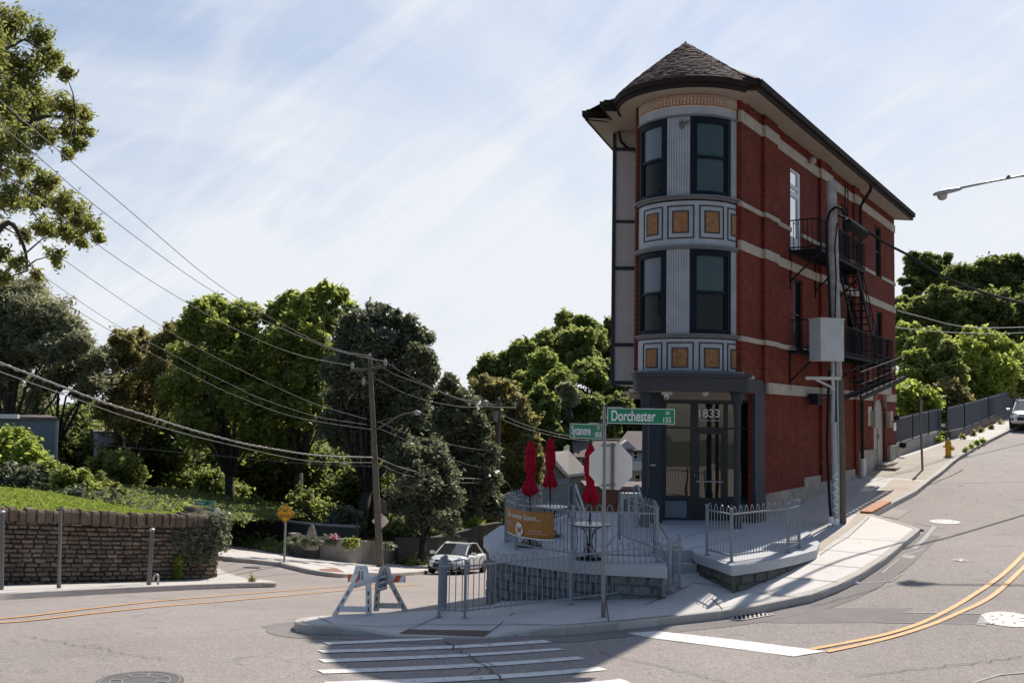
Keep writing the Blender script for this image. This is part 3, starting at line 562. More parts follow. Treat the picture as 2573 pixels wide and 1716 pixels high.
# cream stone bands, following the pilasters, cut at the openings
def band(z0, z1, d=.045, skip=(), name='stone_band', a=0, b=None, front=True):
    b = b or LEN; mb = MB(); cuts = sorted({a, b}|{ft(x) for p in PIL for x in p if a < ft(x) < b}|{h[i] for h in skip for i in (0, 1)})
    for p, q in zip(cuts, cuts[1:]):
        mid = (p+q)/2
        if any(h[0] < mid < h[1] for h in skip):
            if mb.v: FB(mb, name, STONE, bevel=.006); mb = MB()
            continue
        o = pil_off(mid); mb.box(p-(.0 if o == 0 else d*.9), q+(0 if o == 0 else d*.9), -o-d, .0-o*.0, z0+(.002 if o else 0), z1-(.002 if o else 0))
    if mb.v: FB(mb, name, STONE, bevel=.006)
    if front: FB(MB().box(-.06, -.002, -d+.003, .16, z0+.003, z1-.003), name, STONE, bevel=.006)
zA1, zA0 = fz(1870, 284), fz(1870, 313); zB1, zB0 = fz(1862, 507), fz(1862, 519); zC1, zC0 = fz(1862, 604), fz(1862, 629); zD1, zD0 = fz(1862, 844), fz(1862, 857); zE1, zE0 = fz(1930, 962), fz(1930, 990)
band(zA0, zA1); band(zB0, zB1, .05, [H_door, H_up2, H_up3]); band(zC0, zC1, .04, []); band(zD0, zD1, .05, [H_mid1, H_mid2, H_mid3])
band(zE0, zE1, .04, [(ft(2192)-.05, ft(2224)+.05)], a=ft(1921), front=False)
mb = MB(); mb.box(ft(2188), ft(2234), -.09, 0, zE0+.30, zE1+.42); FB(mb, 'door_lintel', STONE, bevel=.01)
# stone foundation in steps
for q in ((tS1+.42, ft(2017), -.05, -.002, .2, fz(1920, 1241)), (ft(2017), ft(2150), -.05, -.002, .5, fz(2030, 1198)), (ft(2150), ft(2192), -.14, -.002, .8, fz(2172, 1130)), (ft(2226), LEN+.05, -.16, -.002, 1.2, fz(2240, 1118))): FB(MB().box(*q), 'foundation', FSTONE, bevel=.015)
# windows of the street side
def win(h, name='window', glassm=GLD, fr=NAVY, cols=1, d=.13, mid=.5):
    a, b, c, e = h; mb = MB(); w = .07
    for q in ((a, a+w, c, e), (b-w, b, c, e), (a+w, b-w, c, c+w), (a+w, b-w, e-w, e), (a+w, b-w, c+(e-c)*mid-.03, c+(e-c)*mid+.03)): mb.box(q[0], q[1], d-.05, d+.03, q[2], q[3])
    f = FB(mb, name, fr); g_ = MB(); g_.box(a+w*.8, b-w*.8, d, d+.02, c+w*.8, e-w*.8); p = g_.build('pane', glassm, None, loc=(0, 0, 0)); p.parent = f; return f
for h in (H_up2, H_up3, H_mid1, H_mid2, H_mid3): win(h)
a, b, c, e = H_door; mb = MB(); WD = mat('white_door', (.55, .58, .62), .5)
for q in ((a, a+.1, c, e), (b-.28, b, c, e), (a+.1, b-.28, c, c+.55), (a+.1, b-.28, e-.62, e-.50), (a+.1, b-.28, e-.9, e-.72), (a+.1, b-.28, e-.07, e)): mb.box(q[0], q[1], .03, .13, q[2], q[3])
dr = FB(mb, 'balcony_door', WD); mb = MB(); mb.box(a+.08, b-.26, .07, .09, c+.5, e-.05); GLK = glass('sky_glass', (.3, .33, .35), .02, .8); p = mb.build('pane', GLK, None, loc=(0, 0, 0)); p.parent = dr
mb = MB(); mb.lathe([(.03, 0), (.03, .05)], (b-.33, -.0, c+1.05), 8); p = mb.build('handle', GALV, None, loc=(0, 0, 0)); p.parent = dr
# arched entrance at the far end
a, b, c, e = H_arch; mb = MB(); cx_ = (a+b)/2; rw = (b-a)/2; zs_ = e-rw*.75
pts = [(a, c), (b, c)]+[(cx_+rw*cos(pi*k/14), zs_+rw*.9*sin(pi*k/14)) for k in range(15)]
ARD = mat('arch_door', (.33, .31, .27), .6); mb.add([(p[0], .10, p[1]) for p in pts]+[(p[0], .15, p[1]) for p in pts], [tuple(range(len(pts)))]+[(i, (i+1) % len(pts), len(pts)+(i+1) % len(pts), len(pts)+i) for i in range(len(pts))])
ad = FB(mb, 'arched_door', ARD); mb = MB(); mb.box(cx_-.02, cx_+.02, .08, .1, c, zs_+.2); mb.box(cx_+.1, cx_+.3, .07, .1, c+1.0, c+1.2); p = mb.build('door_trim', mat('door_trim', (.12, .11, .10), .6), None, loc=(0, 0, 0)); p.parent = ad
mb = MB(); mb.add([(a, .16, c), (b, .16, c), (b, .16, e), (a, .16, e)], [(0, 1, 2, 3)]); FB(mb, 'door_recess', BRICK)
mb = MB()
for k in range(9):
    t0, t1 = pi*k/9+.02, pi*(k+1)/9-.02; ps = [(cx_+r_*cos(t), zs_+r_*.95*sin(t)) for t, r_ in ((t0, rw*1.03), (t1, rw*1.03), (t1, rw*1.35), (t0, rw*1.35))]; mb.add([(p[0], -.05, p[1]) for p in ps]+[(p[0], .08, p[1]) for p in ps], [(0, 1, 2, 3), (0, 1, 5, 4), (1, 2, 6, 5), (2, 3, 7, 6), (3, 0, 4, 7)])
FB(mb, 'arch_ring', BRICK2)
mb = MB(); 
for s0, s1 in ((a-.62, a-.1), (b+.1, b+.6)): mb = MB(); mb.box(s0, s1, -.22, -.001, zs_-.15, zs_+.28); mb.box(s0+.06, s1-.06, -.2, -.001, zs_-.42, zs_-.15); FB(mb, 'impost_stone', STONE, bevel=.02)

mb = MB(); mb.box(a-.5, b+.55, -.95, -.0, c-.42, c-.12); mb.box(a-.3, b+.3, -.55, -.0, c-.12, c+.02); FB(mb, 'door_step', FSTONE, bevel=.02)
# grey steel lintel over the shop corner and its return on the street side
mb = MB(); mb.box(-.0, ft(1921), -.05, -.001, zE0, zE1+.06); FB(mb, 'lintel_return', TRIM)
mb = MB(); mb.box(3.40, 6.42, 27.02, 27.79, zE0, 4.86); mb.build('shop_lintel', mat('shop_lintel', (.066, .062, .065), .75, spec=.25), bld)
mb = MB(); mb.box(3.36, 6.52, 26.96, 27.82, 4.865, 4.93); mb.box(3.32, 6.56, 26.92, 27.84, 4.93, 4.98); mb.build('lintel_cornice', TRIMD, bld, bevel=.01)
mb = MB(); mb.box(3.45, 6.6, 27.8, 29.35, 4.50, 4.56); mb.box(3.45, 7.0, 29.1, 29.4, 4.28, 4.50); mb.build('porch_ceiling', SOFF, bld)
# shop front
YS = 29.25
def sx(px, Y=YS): return (px-1286.5)/F*Y*.9975+0 if False else at(px, 1100, Y).x
def szz(py, px=1780, Y=YS): return at(px, py, Y).z
def sbox(mb, pxa, pxb, pya, pyb, y0, y1): mb.box(sx(pxa), sx(pxb), y0, y1, szz(pyb), szz(pya))
ZF = .76
store = MB(); fr = [(1658, 1674, 1010, 1313), (1735, 1741, 1010, 1250), (1741, 1753, 1010, 1310), (1818, 1828, 1010, 1310), (1847, 1850, 1010, 1255), (1890, 1896, 1010, 1255)]
for a, b, c, d in fr: sbox(store, a, b, c, d, YS-.06, YS+.06)
for a, b, c, d in ((1674, 1735, 1010, 1015), (1753, 1818, 1010, 1015), (1828, 1890, 1010, 1015), (1674, 1735, 1073, 1078), (1753, 1818, 1073, 1086), (1828, 1847, 1073, 1078), (1850, 1890, 1073, 1079)): sbox(store, a, b, c, d, YS-.058, YS+.058)
for a, b in ((1674, 1741), (1828, 1890)): sbox(store, a, b, 1246, 1254, YS-.057, YS+.057)
sf = store.build('shop_front_frame', BLACK, bld)
for nm, a, b, c, d in (('transom_pane', 1674, 1735, 1015, 1073), ('transom_pane', 1753, 1818, 1015, 1073), ('transom_pane', 1828, 1890, 1015, 1073), ('window_pane', 1674, 1735, 1078, 1246), ('window_pane', 1828, 1847, 1078, 1246), ('window_pane', 1850, 1890, 1079, 1246)):
    mb = MB(); sbox(mb, a, b, c, d, YS-.01, YS+.01); mb.build(nm, GLS, bld)
mb = MB()
for a, b, c, d in ((1753, 1757, 1086, 1308), (1811, 1818, 1086, 1308), (1757, 1811, 1086, 1090), (1757, 1811, 1250, 1308)): sbox(mb, a, b, c, d, YS-.045, YS+.03)
sd_ = mb.build('shop_door', BLACK, bld)
mb = MB(); sbox(mb, 1757, 1811, 1090, 1250, YS-.015, YS); mb.build('pane', GLS, sd_)
mb = MB(); mb.bar((sx(1748), YS-.1, szz(1209)), (sx(1816), YS-.1, szz(1209)), .03); mb.tube([(sx(1742), YS-.09, szz(1194)), (sx(1744.5), YS-.09, szz(1194))], .05, 8); mb.build('handle', GALV, sd_)
for a, b in ((1666, 1741), (1828, 1896)): mb = MB(); sbox(mb, a, b, 1254, 1308, YS-.11, YS+.05); mb.build('stall_riser', TRIM, bld)
RPM = mat('riser_panel', (.16, .20, .22), .6)
for a, b, c, d in ((1668, 1724, 1259, 1300), (1834, 1888, 1264, 1302)): mb = MB(); sbox(mb, a, b, c, d, YS-.125, YS-.1); mb.build('riser_panel', RPM, bld)
mb = MB(); mb.box(sx(1656), sx(1900), YS-.14, YS+.04, szz(1010), szz(996)); mb.build('header_beam', TRIMD, bld)
mb = MB(); mb.box(3.5, 7.2, YS-.5, YS+.3, ZF-.35, ZF+.02); mb.build('threshold_slab', TERR, bld)
mb = MB(); mb.box(3.98, 4.5, 29.0, 29.3, .3, ZG+.02); mb.build('shop_side_wall', TRIM, bld); MB().box(3.45, 4.6, 27.7, 31.4, ZG, ZG+.04).build('porch_soffit', SOFF, bld)
mb = MB(); mb.box(4.3, 7.3, YS+.5, YS+.6, .5, 4.5); mb.build('shop_interior', BLACK, bld)
a_, b_ = at(1630, 1100, 28.4).x, at(1659, 1100, 28.4).x
mb = MB(); mb.box(a_, b_, 28.3, 28.62, .5, zE0); mb.box(a_-.03, b_+.04, 28.26, 28.3, .72, 1.75); mb.build('wide_pilaster', TRIM, bld)
a_, b_ = tS1-.02, ft(1917); mb = MB(); mb.box(a_, b_, -.06, .05, .4, zE0); mb.box(a_-.03, b_+.03, -.09, -.06, .4, 1.62); FB(mb, 'corner_pier', TRIM, bevel=.008)
def column(x, y):
    mb = MB(); mb.lathe([(.14, .7), (.14, 1.0), (.115, 1.05), (.115, 1.45), (.085, 1.5), (.075, 3.7), (.085, 3.72), (.085, 3.78), (.075, 3.8), (.09, 4.0), (.15, 4.28), (.16, 4.40), (.19, 4.41), (.19, 4.457)], (x, y, 0), 16); mb.build('iron_column', TRIM, bld, auto=True)
column(3.68, 27.35); column(6.19, 27.33)
WLET = mat('white_lettering', (.75, .77, .77), .5)
text_part('1833', 'door_lettering', WLET, bld, (sx(1755), YS-.03, szz(1049)), (1, 0, 0), (0, 0, 1), .25, sx(1808)-sx(1755), bold=.012)
text_part('Sycamore Street', 'door_lettering', WLET, bld, (sx(1756), YS-.03, szz(1059)), (1, 0, 0), (0, 0, 1), .065, sx(1808)-sx(1756), ext=.002)
mb = MB(); x_, z_ = at(1641, 1168, 28.25).x, at(1641, 1168, 28.25).z; mb.box(x_-.1, x_+.1, 28.235, 28.26, z_-.035, z_+.035); pl = mb.build('small_plaque', mat('plaque', (.03, .03, .04), .5), bld)
mb = MB(); [mb.box(x_-.085, x_+.08-(.02*k), 28.228, 28.236, z_+.008-.03*k, z_+.018-.03*k) for k in range(2)]; mb.build('plaque_lines', WLET, pl)
# turret
TC = (5.10, 28.70); TR = 1.48
def TB(mb, name, mt, **k): return mb.build(name, mt, bld, loc=(TC[0], TC[1], 0), **k)
def tz(py): return at(1730, py, TC[1]-TR).z
z_pan1b, z_pan1t = tz(947), tz(851); z_w1b, z_w1t = tz(838), tz(625); z_m2 = tz(613); z_pan2t = tz(504); z_w2b, z_w2t = tz(490), tz(292); z_wb_t = tz(266); z_fr_t = tz(232)
mb = MB(); o = (0, 0)
mb.arc(o, .6, TR-.10, -120, 100, 4.9, 12.9, 48); TB(mb, 'turret_core', NAVY)
for q in ((TR, z_pan1b-.05, z_pan1t), (TR, z_m2-.02, z_pan2t), (TR+.015, z_w2t+.05, z_wb_t)): TB(MB().arc(o, TR-.12, q[0], -120, 100, q[1], q[2], 48), 'turret_band', WHITEP, auto=True)
MOU = mat('turret_moulding', (.15, .145, .155), .6)
for z0, z1, e0 in ((z_w1b-.11, z_w1b-.04, .05), (z_w1b-.04, z_w1b, .11), (z_w1t+.0, z_w1t+.05, .05), (z_w1t+.05, z_m2-.02, .08), (z_w2b-.11, z_w2b-.04, .05), (z_w2b-.04, z_w2b, .11), (z_w2t, z_w2t+.05, .05), (4.98, 5.06, .12), (5.06, z_pan1b-.05, .04)):
    TB(MB().arc(o, TR-.2, TR+e0, -120, 100, z0, z1, 48), 'turret_moulding', MOU, auto=True)
mb = MB(); mb.arc(o, TR-.15, TR+.005, -120, 100, z_wb_t, z_fr_t, 48); TB(mb, 'turret_frieze', mat('frieze_salmon', (.36, .15, .09), .7), auto=True)
# scrollwork of the frieze: pale palmettes in relief, one beside the other
FRC = mat('frieze_cream', (.55, .47, .38), .7); mb = MB(); hgt = z_fr_t-z_wb_t; rr = TR+.012
def onring(t, z, r_=rr): return (sin(t)*r_, -cos(t)*r_, z)
for k in range(26):
    tcn_ = R(-104+k*7.4)
    for sd2 in (-1, 1):
        for kk, (du, z0_, rad) in enumerate(((.030, .34, .26), (.026, .66, .2))):
            pts = [onring(tcn_+sd2*(du+rad*hgt/TR*.40*cos(a_)), z_wb_t+hgt*z0_+rad*hgt*.85*sin(a_)) for a_ in [pi*.95*j/5*1.6-.6 for j in range(6)]]; mb.tube(pts, .014, 4)
    mb.tube([onring(tcn_, z_wb_t+hgt*.15), onring(tcn_, z_wb_t+hgt*.85)], .016, 4)
    mb.tube([onring(tcn_-R(3.7), z_wb_t+hgt*.95), onring(tcn_-R(3.2), z_wb_t+hgt*.5), onring(tcn_-R(3.7), z_wb_t+hgt*.12)], .01, 4)
TB(mb, 'frieze_scrolls', FRC)
mb = MB(); mb.arc(o, TR-.1, TR+.02, -120, 100, z_wb_t-.02, z_wb_t+.015, 48); mb.arc(o, TR-.1, TR+.02, -120, 100, z_fr_t-.02, z_fr_t+.02, 48); TB(mb, 'frieze_edging', FRC)
mb = MB(); mb.arc(o, TR-.15, TR+.02, -120, 100, z_fr_t+.02, z_fr_t+.12, 48); mb.arc(o, TR-.2, TR+.16, -120, 100, z_fr_t+.12, 12.78, 48); TB(mb, 'turret_cove', SOFF, auto=True)
def twin(t0, t1, z0, z1, blind, dark2):
    mb = MB(); w = 5.0; zm = (z0+z1)/2-.02; w2 = 2.6
    for a, b, c, d, r_ in ((t0, t0+w, z0, z1, TR), (t1-w, t1, z0, z1, TR), (t0+w, t1-w, z0, z0+.13, TR-.01), (t0+w, t1-w, z1-.17, z1, TR-.01), (t0+w, t0+w+w2, z0+.13, z1-.17, TR-.03), (t1-w-w2, t1-w, z0+.13, z1-.17, TR-.03), (t0+w+w2, t1-w-w2, zm-.04, zm+.045, TR-.03)): mb.arc(o, TR-.16, r_, a, b, c, d)
    f = TB(mb, 'turret_window', NAVY)
    for c, d, g_ in ((zm, z1-.17, blind), (z0+.13, zm, dark2)):
        m2 = MB(); m2.arc(o, TR-.12, TR-.075, t0+w+w2-.5, t1-w-w2+.5, c, d, 6); p = m2.build('pane', g_, None, loc=(0, 0, 0)); p.parent = f
    return f
GLW = glass('curtain_glass', (.13, .15, .165), .03, .06, (.8, .9, 1))
twin(-9, 41, z_w2b, z_w2t, GLB, GLB); twin(-82, -34.5, z_w2b, z_w2t, GLW, GLD)
twin(-9, 41.5, z_w1b, z_w1t, GLB, GLD); twin(-82, -34.5, z_w1b, z_w1t, GLW, GLD)
for z0, z1 in ((z_w2b, z_w2t), (z_w1b, z_w1t)):
    for t0, t1 in ((-34.5, -9), (41.3, 70)):
        mb = MB(); mb.arc(o, TR-.1, TR-.012, t0, t1, z0, z1); k = t0+.6
        while k < t1-1.2: mb.arc(o, TR-.02, TR+.012, k, k+1.9, z0+.004, z1-.004, 2); k += 2.75
        TB(mb, 'reeded_siding', WHITEP)
for z0, z1 in ((z_pan1b+.1, z_pan1t-.09), (z_pan2t-.12-(z_pan1t-z_pan1b-.24), z_pan2t-.12)):
    z0 = z0 if z0 < 7 else z_m2+.16
    for c in (-53.5, -19, 15.5, 50):
        mb = MB(); a, b = c-14.6, c+14.6
        def ringf(a, b, z0, z1, wd, wz, r1): mb.arc(o, TR-.01, r1, a, a+wd, z0, z1, 2); mb.arc(o, TR-.01, r1, b-wd, b, z0, z1, 2); mb.arc(o, TR-.01, r1, a+wd, b-wd, z0, z0+wz, 8); mb.arc(o, TR-.01, r1, a+wd, b-wd, z1-wz, z1, 8)
        ringf(a, b, z0, z1, 1.4, .035, TR+.018); ringf(a+5.6, b-5.6, z0+.15, z1-.15, 1.4, .035, TR+.02); f = TB(mb, 'panel_moulding', TRIM)
        m2 = MB(); m2.arc(o, TR-.01, TR+.012, a+7.0, b-7.0, z0+.185, z1-.185, 6); p = m2.build('tan_square', ORANGEP, None, loc=(0, 0, 0)); p.parent = f
# turret roof: soffit disc, gutter ring, shingled cone
CR = 2.12; zE_, zF_ = 12.79, 13.04
mb = MB(); mb.arc(o, .5, CR-.02, -118, 46, zE_, zE_+.05, 48); TB(mb, 'turret_soffit', SOFF)
mb = MB(); mb.arc(o, CR-.06, CR, -112, 37, zE_-.03, zF_-.06, 56); mb.arc(o, CR-.05, CR+.07, -112, 39, zE_+.10, zF_, 56); TB(mb, 'turret_gutter', FASC, auto=True)
SHG = G('shingle', .9); SHG.b.inputs['Specular IOR Level'].default_value = .15; at_ = SHG.n('ShaderNodeAttribute', attribute_name='tint'); SHG.col(SHG.mix(at_.outputs['Fac'], (.070, .046, .043), (.125, .082, .075))); SHG = SHG.m
def cone_roof(apex_z, r_e, z_e, rows, cuts, name):
    vs, fs, tint = [], [], []
    prof = lambda f: (r_e*(1-f)**1.0+.02, z_e+(apex_z-z_e)*(f**.93))
    for i in range(rows):
        f0, f1 = i/rows, (i+1.25)/rows; f1 = min(f1, 1); r0, z0 = prof(f0); r1, z1 = prof(f1); n = max(10, int(2*pi*r0/.13)); off = random.random()
        for k in range(n):
            a, b = 2*pi*(k+off)/n, 2*pi*(k+off+.96)/n; lift = .011+random.uniform(0, .005); bb = len(vs)
            dz = random.uniform(-.012, .012)
            for r_, z_, l in ((r0+.012, z0+dz, lift), (r1, z1, .004)):
                for an in (a, b): vs.append((r_*sin(an)+sin(an)*l*.5-.12*(z_-z_e)/(apex_z-z_e), -r_*cos(an)-cos(an)*l*.5, z_+l))
            fs.append((bb, bb+1, bb+3, bb+2)); tint.append(random.random()**1.4); vs.append((vs[bb][0], vs[bb][1], vs[bb][2]-.03)); vs.append((vs[bb+1][0], vs[bb+1][1], vs[bb+1][2]-.03)); fs.append((bb, bb+1, bb+5, bb+4)); tint.append(.0)
    me = bpy.data.meshes.new(name); me.from_pydata(vs, [], fs); me.materials.append(SHG); at2 = me.attributes.new('tint', 'FLOAT', 'FACE'); at2.data.foreach_set('value', tint)
    ob = link(bpy.data.objects.new(name, me)); ob.parent = bld; ob.location = Vector((TC[0], TC[1], 0))-bld.location; return ob
cone_roof(14.76, CR+.05, zF_-.01, 25, 0, 'cone_roof')
mb = MB(); mb.lathe([(CR-.02, zF_-.06), (.02, 14.45)], (0, 0, 0), 48); TB(mb, 'cone_underlay', SHG)
mb = MB(); mb.lathe([(.12, 14.62), (.06, 14.72), (.01, 14.82)], (-.12, 0, 0), 12); TB(mb, 'cone_cap', FASC)
# small flood light on the turret
mb = MB(); p0 = onring(R(-18), tz(318), TR+.05); mb.tube([p0, onring(R(-18), tz(312), TR+.14)], .06, 8); mb.tube([onring(R(-15), tz(309), TR+.05), onring(R(-10), tz(309), TR+.16)], .035, 8); mb.tube([onring(R(-18), tz(324), TR+.03), onring(R(-18), tz(300), TR+.03)], .03, 6); TB(mb, 'flood_light', GALVD)
# main roof: eaves, gutters, soffit, hips
OV = .66; EA = R0+nR*OV-uR*.52; EB = R1+nR*OV+uR*.75; EL = Vector((2.62, 29.15, 0)); EM = EL+uL*1.0; EN = Vector((2.16, 30.1, 0)); ELB = EN+uL*14.6
EP = [EA, EB, ELB, EN, EM, EL, Vector((5.1, 29.15, 0)), Vector((5.1, EA.y, 0))]
mb = MB(); mb.prism([(p.x, p.y) for p in EP], 12.842, 12.88); mb.build('soffit', SOFF, bld)
def gut(a, b, z0=12.82, z1=13.12, w=.12):
    mb = MB(); a = Vector(a); b = Vector(b); mb.bar(Vector((a.x, a.y, z0+.1)), Vector((b.x, b.y, z0+.1)), .05, .2); d = (b-a).normalized(); nn = Vector((d.y, -d.x, 0))*.06
    mb.bar(Vector((a.x, a.y, z1-.085))+nn, Vector((b.x, b.y, z1-.085))+nn, w, .17); mb.bar(Vector((a.x, a.y, z1-.01))+nn*1.9, Vector((b.x, b.y, z1-.01))+nn*1.9, .03, .03); return mb
g_ = gut(EA, EB); g_.f += []; g_.build('gutter', FASC, bld)
gut(Vector((5.75, EA.y, 0)), EA-Vector((0, 0, 0))).build('gutter', FASC, bld); gut(EB, ELB).build('gutter', FASC, bld); gut(EL, Vector((3.75, EL.y, 0))).build('gutter', FASC, bld); gut(EM, EL).build('gutter', FASC, bld); gut(EN, EM+Vector((-.1, .2, 0))).build('gutter', FASC, bld); gut(ELB, EN).build('gutter', FASC, bld)
rA, rB = Vector((6.25, 31.2, 15.05)), Vector((12.2, 41.0, 15.05))
def roofp(pts): m_ = MB(); m_.add(pts, [tuple(range(len(pts)))]); return m_
e3 = lambda p, z=13.10: Vector((p.x, p.y, z))
mb = MB()
mb.add([e3(EA), e3(EB), rB, rA], [(0, 1, 2, 3)]); mb.add([e3(EB), e3(ELB), rB], [(0, 1, 2)]); mb.add([e3(ELB), e3(EN), e3(EL), rA, rB], [(0, 1, 2, 3, 4)]); mb.add([e3(EL), Vector((3.75, EL.y, 13.1)), Vector((5.6, EA.y, 13.1)), e3(EA), rA], [(0, 1, 2, 3, 4)])
g = G('roof_shingle', .9); b__ = g.n('ShaderNodeTexBrick'); g.l(g.xyz('xz'), b__.inputs['Vector']); b__.inputs['Scale'].default_value = 1; b__.inputs['Brick Width'].default_value = .3; b__.inputs['Row Height'].default_value = .09; b__.inputs['Mortar Size'].default_value = .01; b__.inputs['Color1'].default_value = (.10, .06, .055, 1); b__.inputs['Color2'].default_value = (.05, .035, .035, 1); b__.inputs['Mortar'].default_value = (.02, .015, .015, 1); g.col(b__.outputs[0]); g.b.inputs['Specular IOR Level'].default_value = .05
mb.build('main_roof', g.m, bld)
mb = MB(); mb.bar(e3(EA, 13.14), rA+Vector((0, 0, .03)), .16, .06); mb.bar(rA+Vector((0, 0, .04)), rB+Vector((0, 0, .04)), .2, .06); mb.build('hip_cap', FASC, bld)
# oriel on the side: grey panelled face with trim
x0, x1 = at(1538, 700, 31.5).x, 4.9
def oz(py): return at(1560, py, 31.5).z
ou = uL*5.5; mb = MB(); mb.prism([(x0, 31.5), (x1, 31.5), (x1+ou.x, 31.5+ou.y), (x0+ou.x, 31.5+ou.y)], oz(966), 12.84); mb.build('side_oriel', PANEL, bld)
mb = MB(); mb.box(x0-.02, x0+.09, 31.455, 31.5, oz(968), 12.8)
for a, b in ((372, 380), (554, 561), (670, 679), (862, 871), (957, 967)): mb.box(x0+.09, x1, 31.46, 31.5, oz(b), oz(a))
mb.build('oriel_trim', TRIM, bld)
mb = MB(); mb.tube([(x0+.15, 31.3, 12.8), (x0+.22, 31.3, 12.5), (x0+.45, 31.4, 12.3), (4.1, 31.1, 12.1)], .05, 8); mb.build('side_downspout', FASC, bld)
# downspouts, lamps, small fittings on the street side
tD = ft(2152); mb = MB()
mb.tube([(tD-.35, -OV-.02, 12.8), (tD-.35, -OV+.0, 12.62), (tD, -.2, 12.1), (tD, -.2, 9.0), (tD, -.2, fz(2152, 1158))], .065, 8); dsp = FB(mb, 'downspout', FASC)
mb = MB(); zb_ = fz(2156, 1195); mb.tube([(tD, -.2, fz(2152, 1158)+.1), (tD+.02, -.22, zb_+.35), (tD, -.2, zb_)], .11, 10); mb.build('downspout_boot', mat('pvc_white', (.6, .6, .58), .5), None, loc=(0, 0, 0)).parent = dsp
mb = MB(); t_ = ft(2027); mb.box(t_-.2, t_+.25, -.42, -.12, fz(2020, 1016), fz(2020, 988)); mb.bar((t_, -.12, fz(2020, 994)), (t_, 0, fz(2020, 994)), .08); FB(mb, 'wall_lamp', BLK2, bevel=.01)
mb = MB(); mb.tube([(t_+.3, -.25, fz(2020, 992)), (ft(2095), -.3, fz(2020, 990)), (ft(2118), -.1, fz(2020, 985))], .05, 6); FB(mb, 'conduit', BLK2)
mb = MB(); mb.box(ft(1877), ft(1895), -.015, 0, fz(1876, 953), fz(1876, 943)); FB(mb, 'cream_vent', STONE)
mb = MB(); mb.box(ft(2179), ft(2188), -.03, 0, fz(2180, 1070), fz(2180, 1021)); FB(mb, 'notice_board', mat('board_cream', (.45, .40, .34), .7))
mb = MB(); mb.box(ft(2242.5), ft(2248.5), -.03, 0, fz(2243, 1082), fz(2243, 1062)); ns = FB(mb, 'door_notice', WHITE)
mb = MB(); mb.lathe([(.001, 0), (.09, .02), (.13, .1), (.12, .18), (.05, .24)], (ft(2030), -.18, fz(2026, 413)), 12); mb.bar((ft(2030), 0, fz(2026, 403)), (ft(2030), -.2, fz(2026, 403)), .05); FB(mb, 'security_light', STONE, smooth=True)
for px, py in ((2206, 965), (2240, 1056)): m_ = MB(); m_.lathe([(.01, 0), (.11, .05), (.11, .2), (.02, .28)], (ft(px), -.2, fz(px, py)), 10); FB(m_, 'door_camera', BLK2 if px > 2220 else mat('alarm_red', (.3, .02, .02), .5))
m_ = MB(); m_.lathe([(.02, 0), (.14, .06), (.14, .25), (.06, .3)], (LEN-.1, -.3, fz(2249, 1126)), 10); FB(m_, 'standpipe', BLK2)
c_ = at(1676, 992, 27.9); mb = MB(); mb.box(c_.x-.13, c_.x+.15, 27.9, 28.1, c_.z+.0, c_.z+.1); mb.lathe([(.02, -.14), (.07, -.1), (.07, 0)], (c_.x, 28, c_.z), 10); mb.build('camera_housing', WHITE, bld); mb = MB(); mb.lathe([(.001, -.02), (.04, 0), (.04, .02)], (c_.x-.02, 27.93, c_.z-.10), 8); mb.build('camera_lens', BLACK, bld)
c_ = at(1772, 988, 28.3); mb = MB(); mb.lathe([(.03, -.08), (.09, -.04), (.1, .06)], (c_.x, 28.3, c_.z), 10); mb.build('ceiling_light', WHITE, bld, smooth=True)
# ------------------------------------------------------------------ fire escape
fe = thing('fire_escape', None, None); fe.parent = bld; fe.location = BR0-bld.location; fe.rotation_euler = (0, 0, RZ)
def FE(mb, name): o_ = mb.build(name, BLK2, None, loc=(0, 0, 0)); o_.parent = fe; return o_
PD = 1.0; zU = fz(1985, 634); zM = fz(1985, 884); tu0, tu1 = ft(1983), ft(2140, .5); tm0, tm1 = ft(1981), ft(2212, .5)
def platform(t0, t1, z, gaps=None):
    mb = MB()
    for y in (-.06, -PD): mb.bar((t0, y, z), (t1, y, z), .06, .09)
    for t in (t0, t1): mb.bar((t, -.03, z), (t, -PD, z), .06, .09)
    t = t0+.09
    while t < t1: mb.bar((t, -.06, z+.02), (t, -PD, z+.02), .025, .04); t += .075
    for t in (t0+.1, (t0+t1)/2, t1-.1): mb.bar((t, -.02, z-.95), (t, -PD+.05, z-.05), .05); mb.bar((t, -.02, z-1.2), (t, -.02, z+.1), .05)
    FE(mb, 'platform')
    mb = MB()
    for zz_ in (1.0, .12): mb.bar((t0, -PD, z+zz_), (t1, -PD, z+zz_), .035); mb.bar((t0, -.03, z+zz_), (t0, -PD, z+zz_), .035); mb.bar((t1, -.03, z+zz_), (t1, -PD, z+zz_), .035)
    t = t0
    while t <= t1+.01: mb.bar((t, -PD, z), (t, -PD, z+1.0), .018 if abs((t-t0) % 1.2) > .06 else .035); t += .15
    for t in (t0, t1):
        y = -.15
        while y > -PD: mb.bar((t, y, z), (t, y, z+1.0), .018); y -= .15
    FE(mb, 'railing')
platform(tu0, tu1, zU); platform(tm0, tm1, zM)
def stair(a, b, y0, y1, rail=True, n=12, name='stair_flight'):
    mb = MB(); A, B = Vector(a), Vector(b)
    for y in (y0, y1): mb.bar((A.x, y, A.z), (B.x, y, B.z), .05, .17)
    for k in range(1, n): p = A.lerp(B, k/n); mb.box(p.x-.1, p.x+.1, y1, y0, p.z-.015, p.z+.015)
    if rail:
        for y in (y0, y1):
            mb.bar((A.x, y, A.z+.85), (B.x, y, B.z+.85), .035); mb.bar((A.x, y, A.z+.45), (B.x, y, B.z+.45), .02)
            for k in range(0, n+1, 2): p = A.lerp(B, k/n); mb.bar((p.x, y, p.z), (p.x, y, p.z+.85), .025)
    FE(mb, name)
stair((ft(2135, .7), 0, zU), (ft(2190, .7), 0, zM), -.36, -.96, n=14)
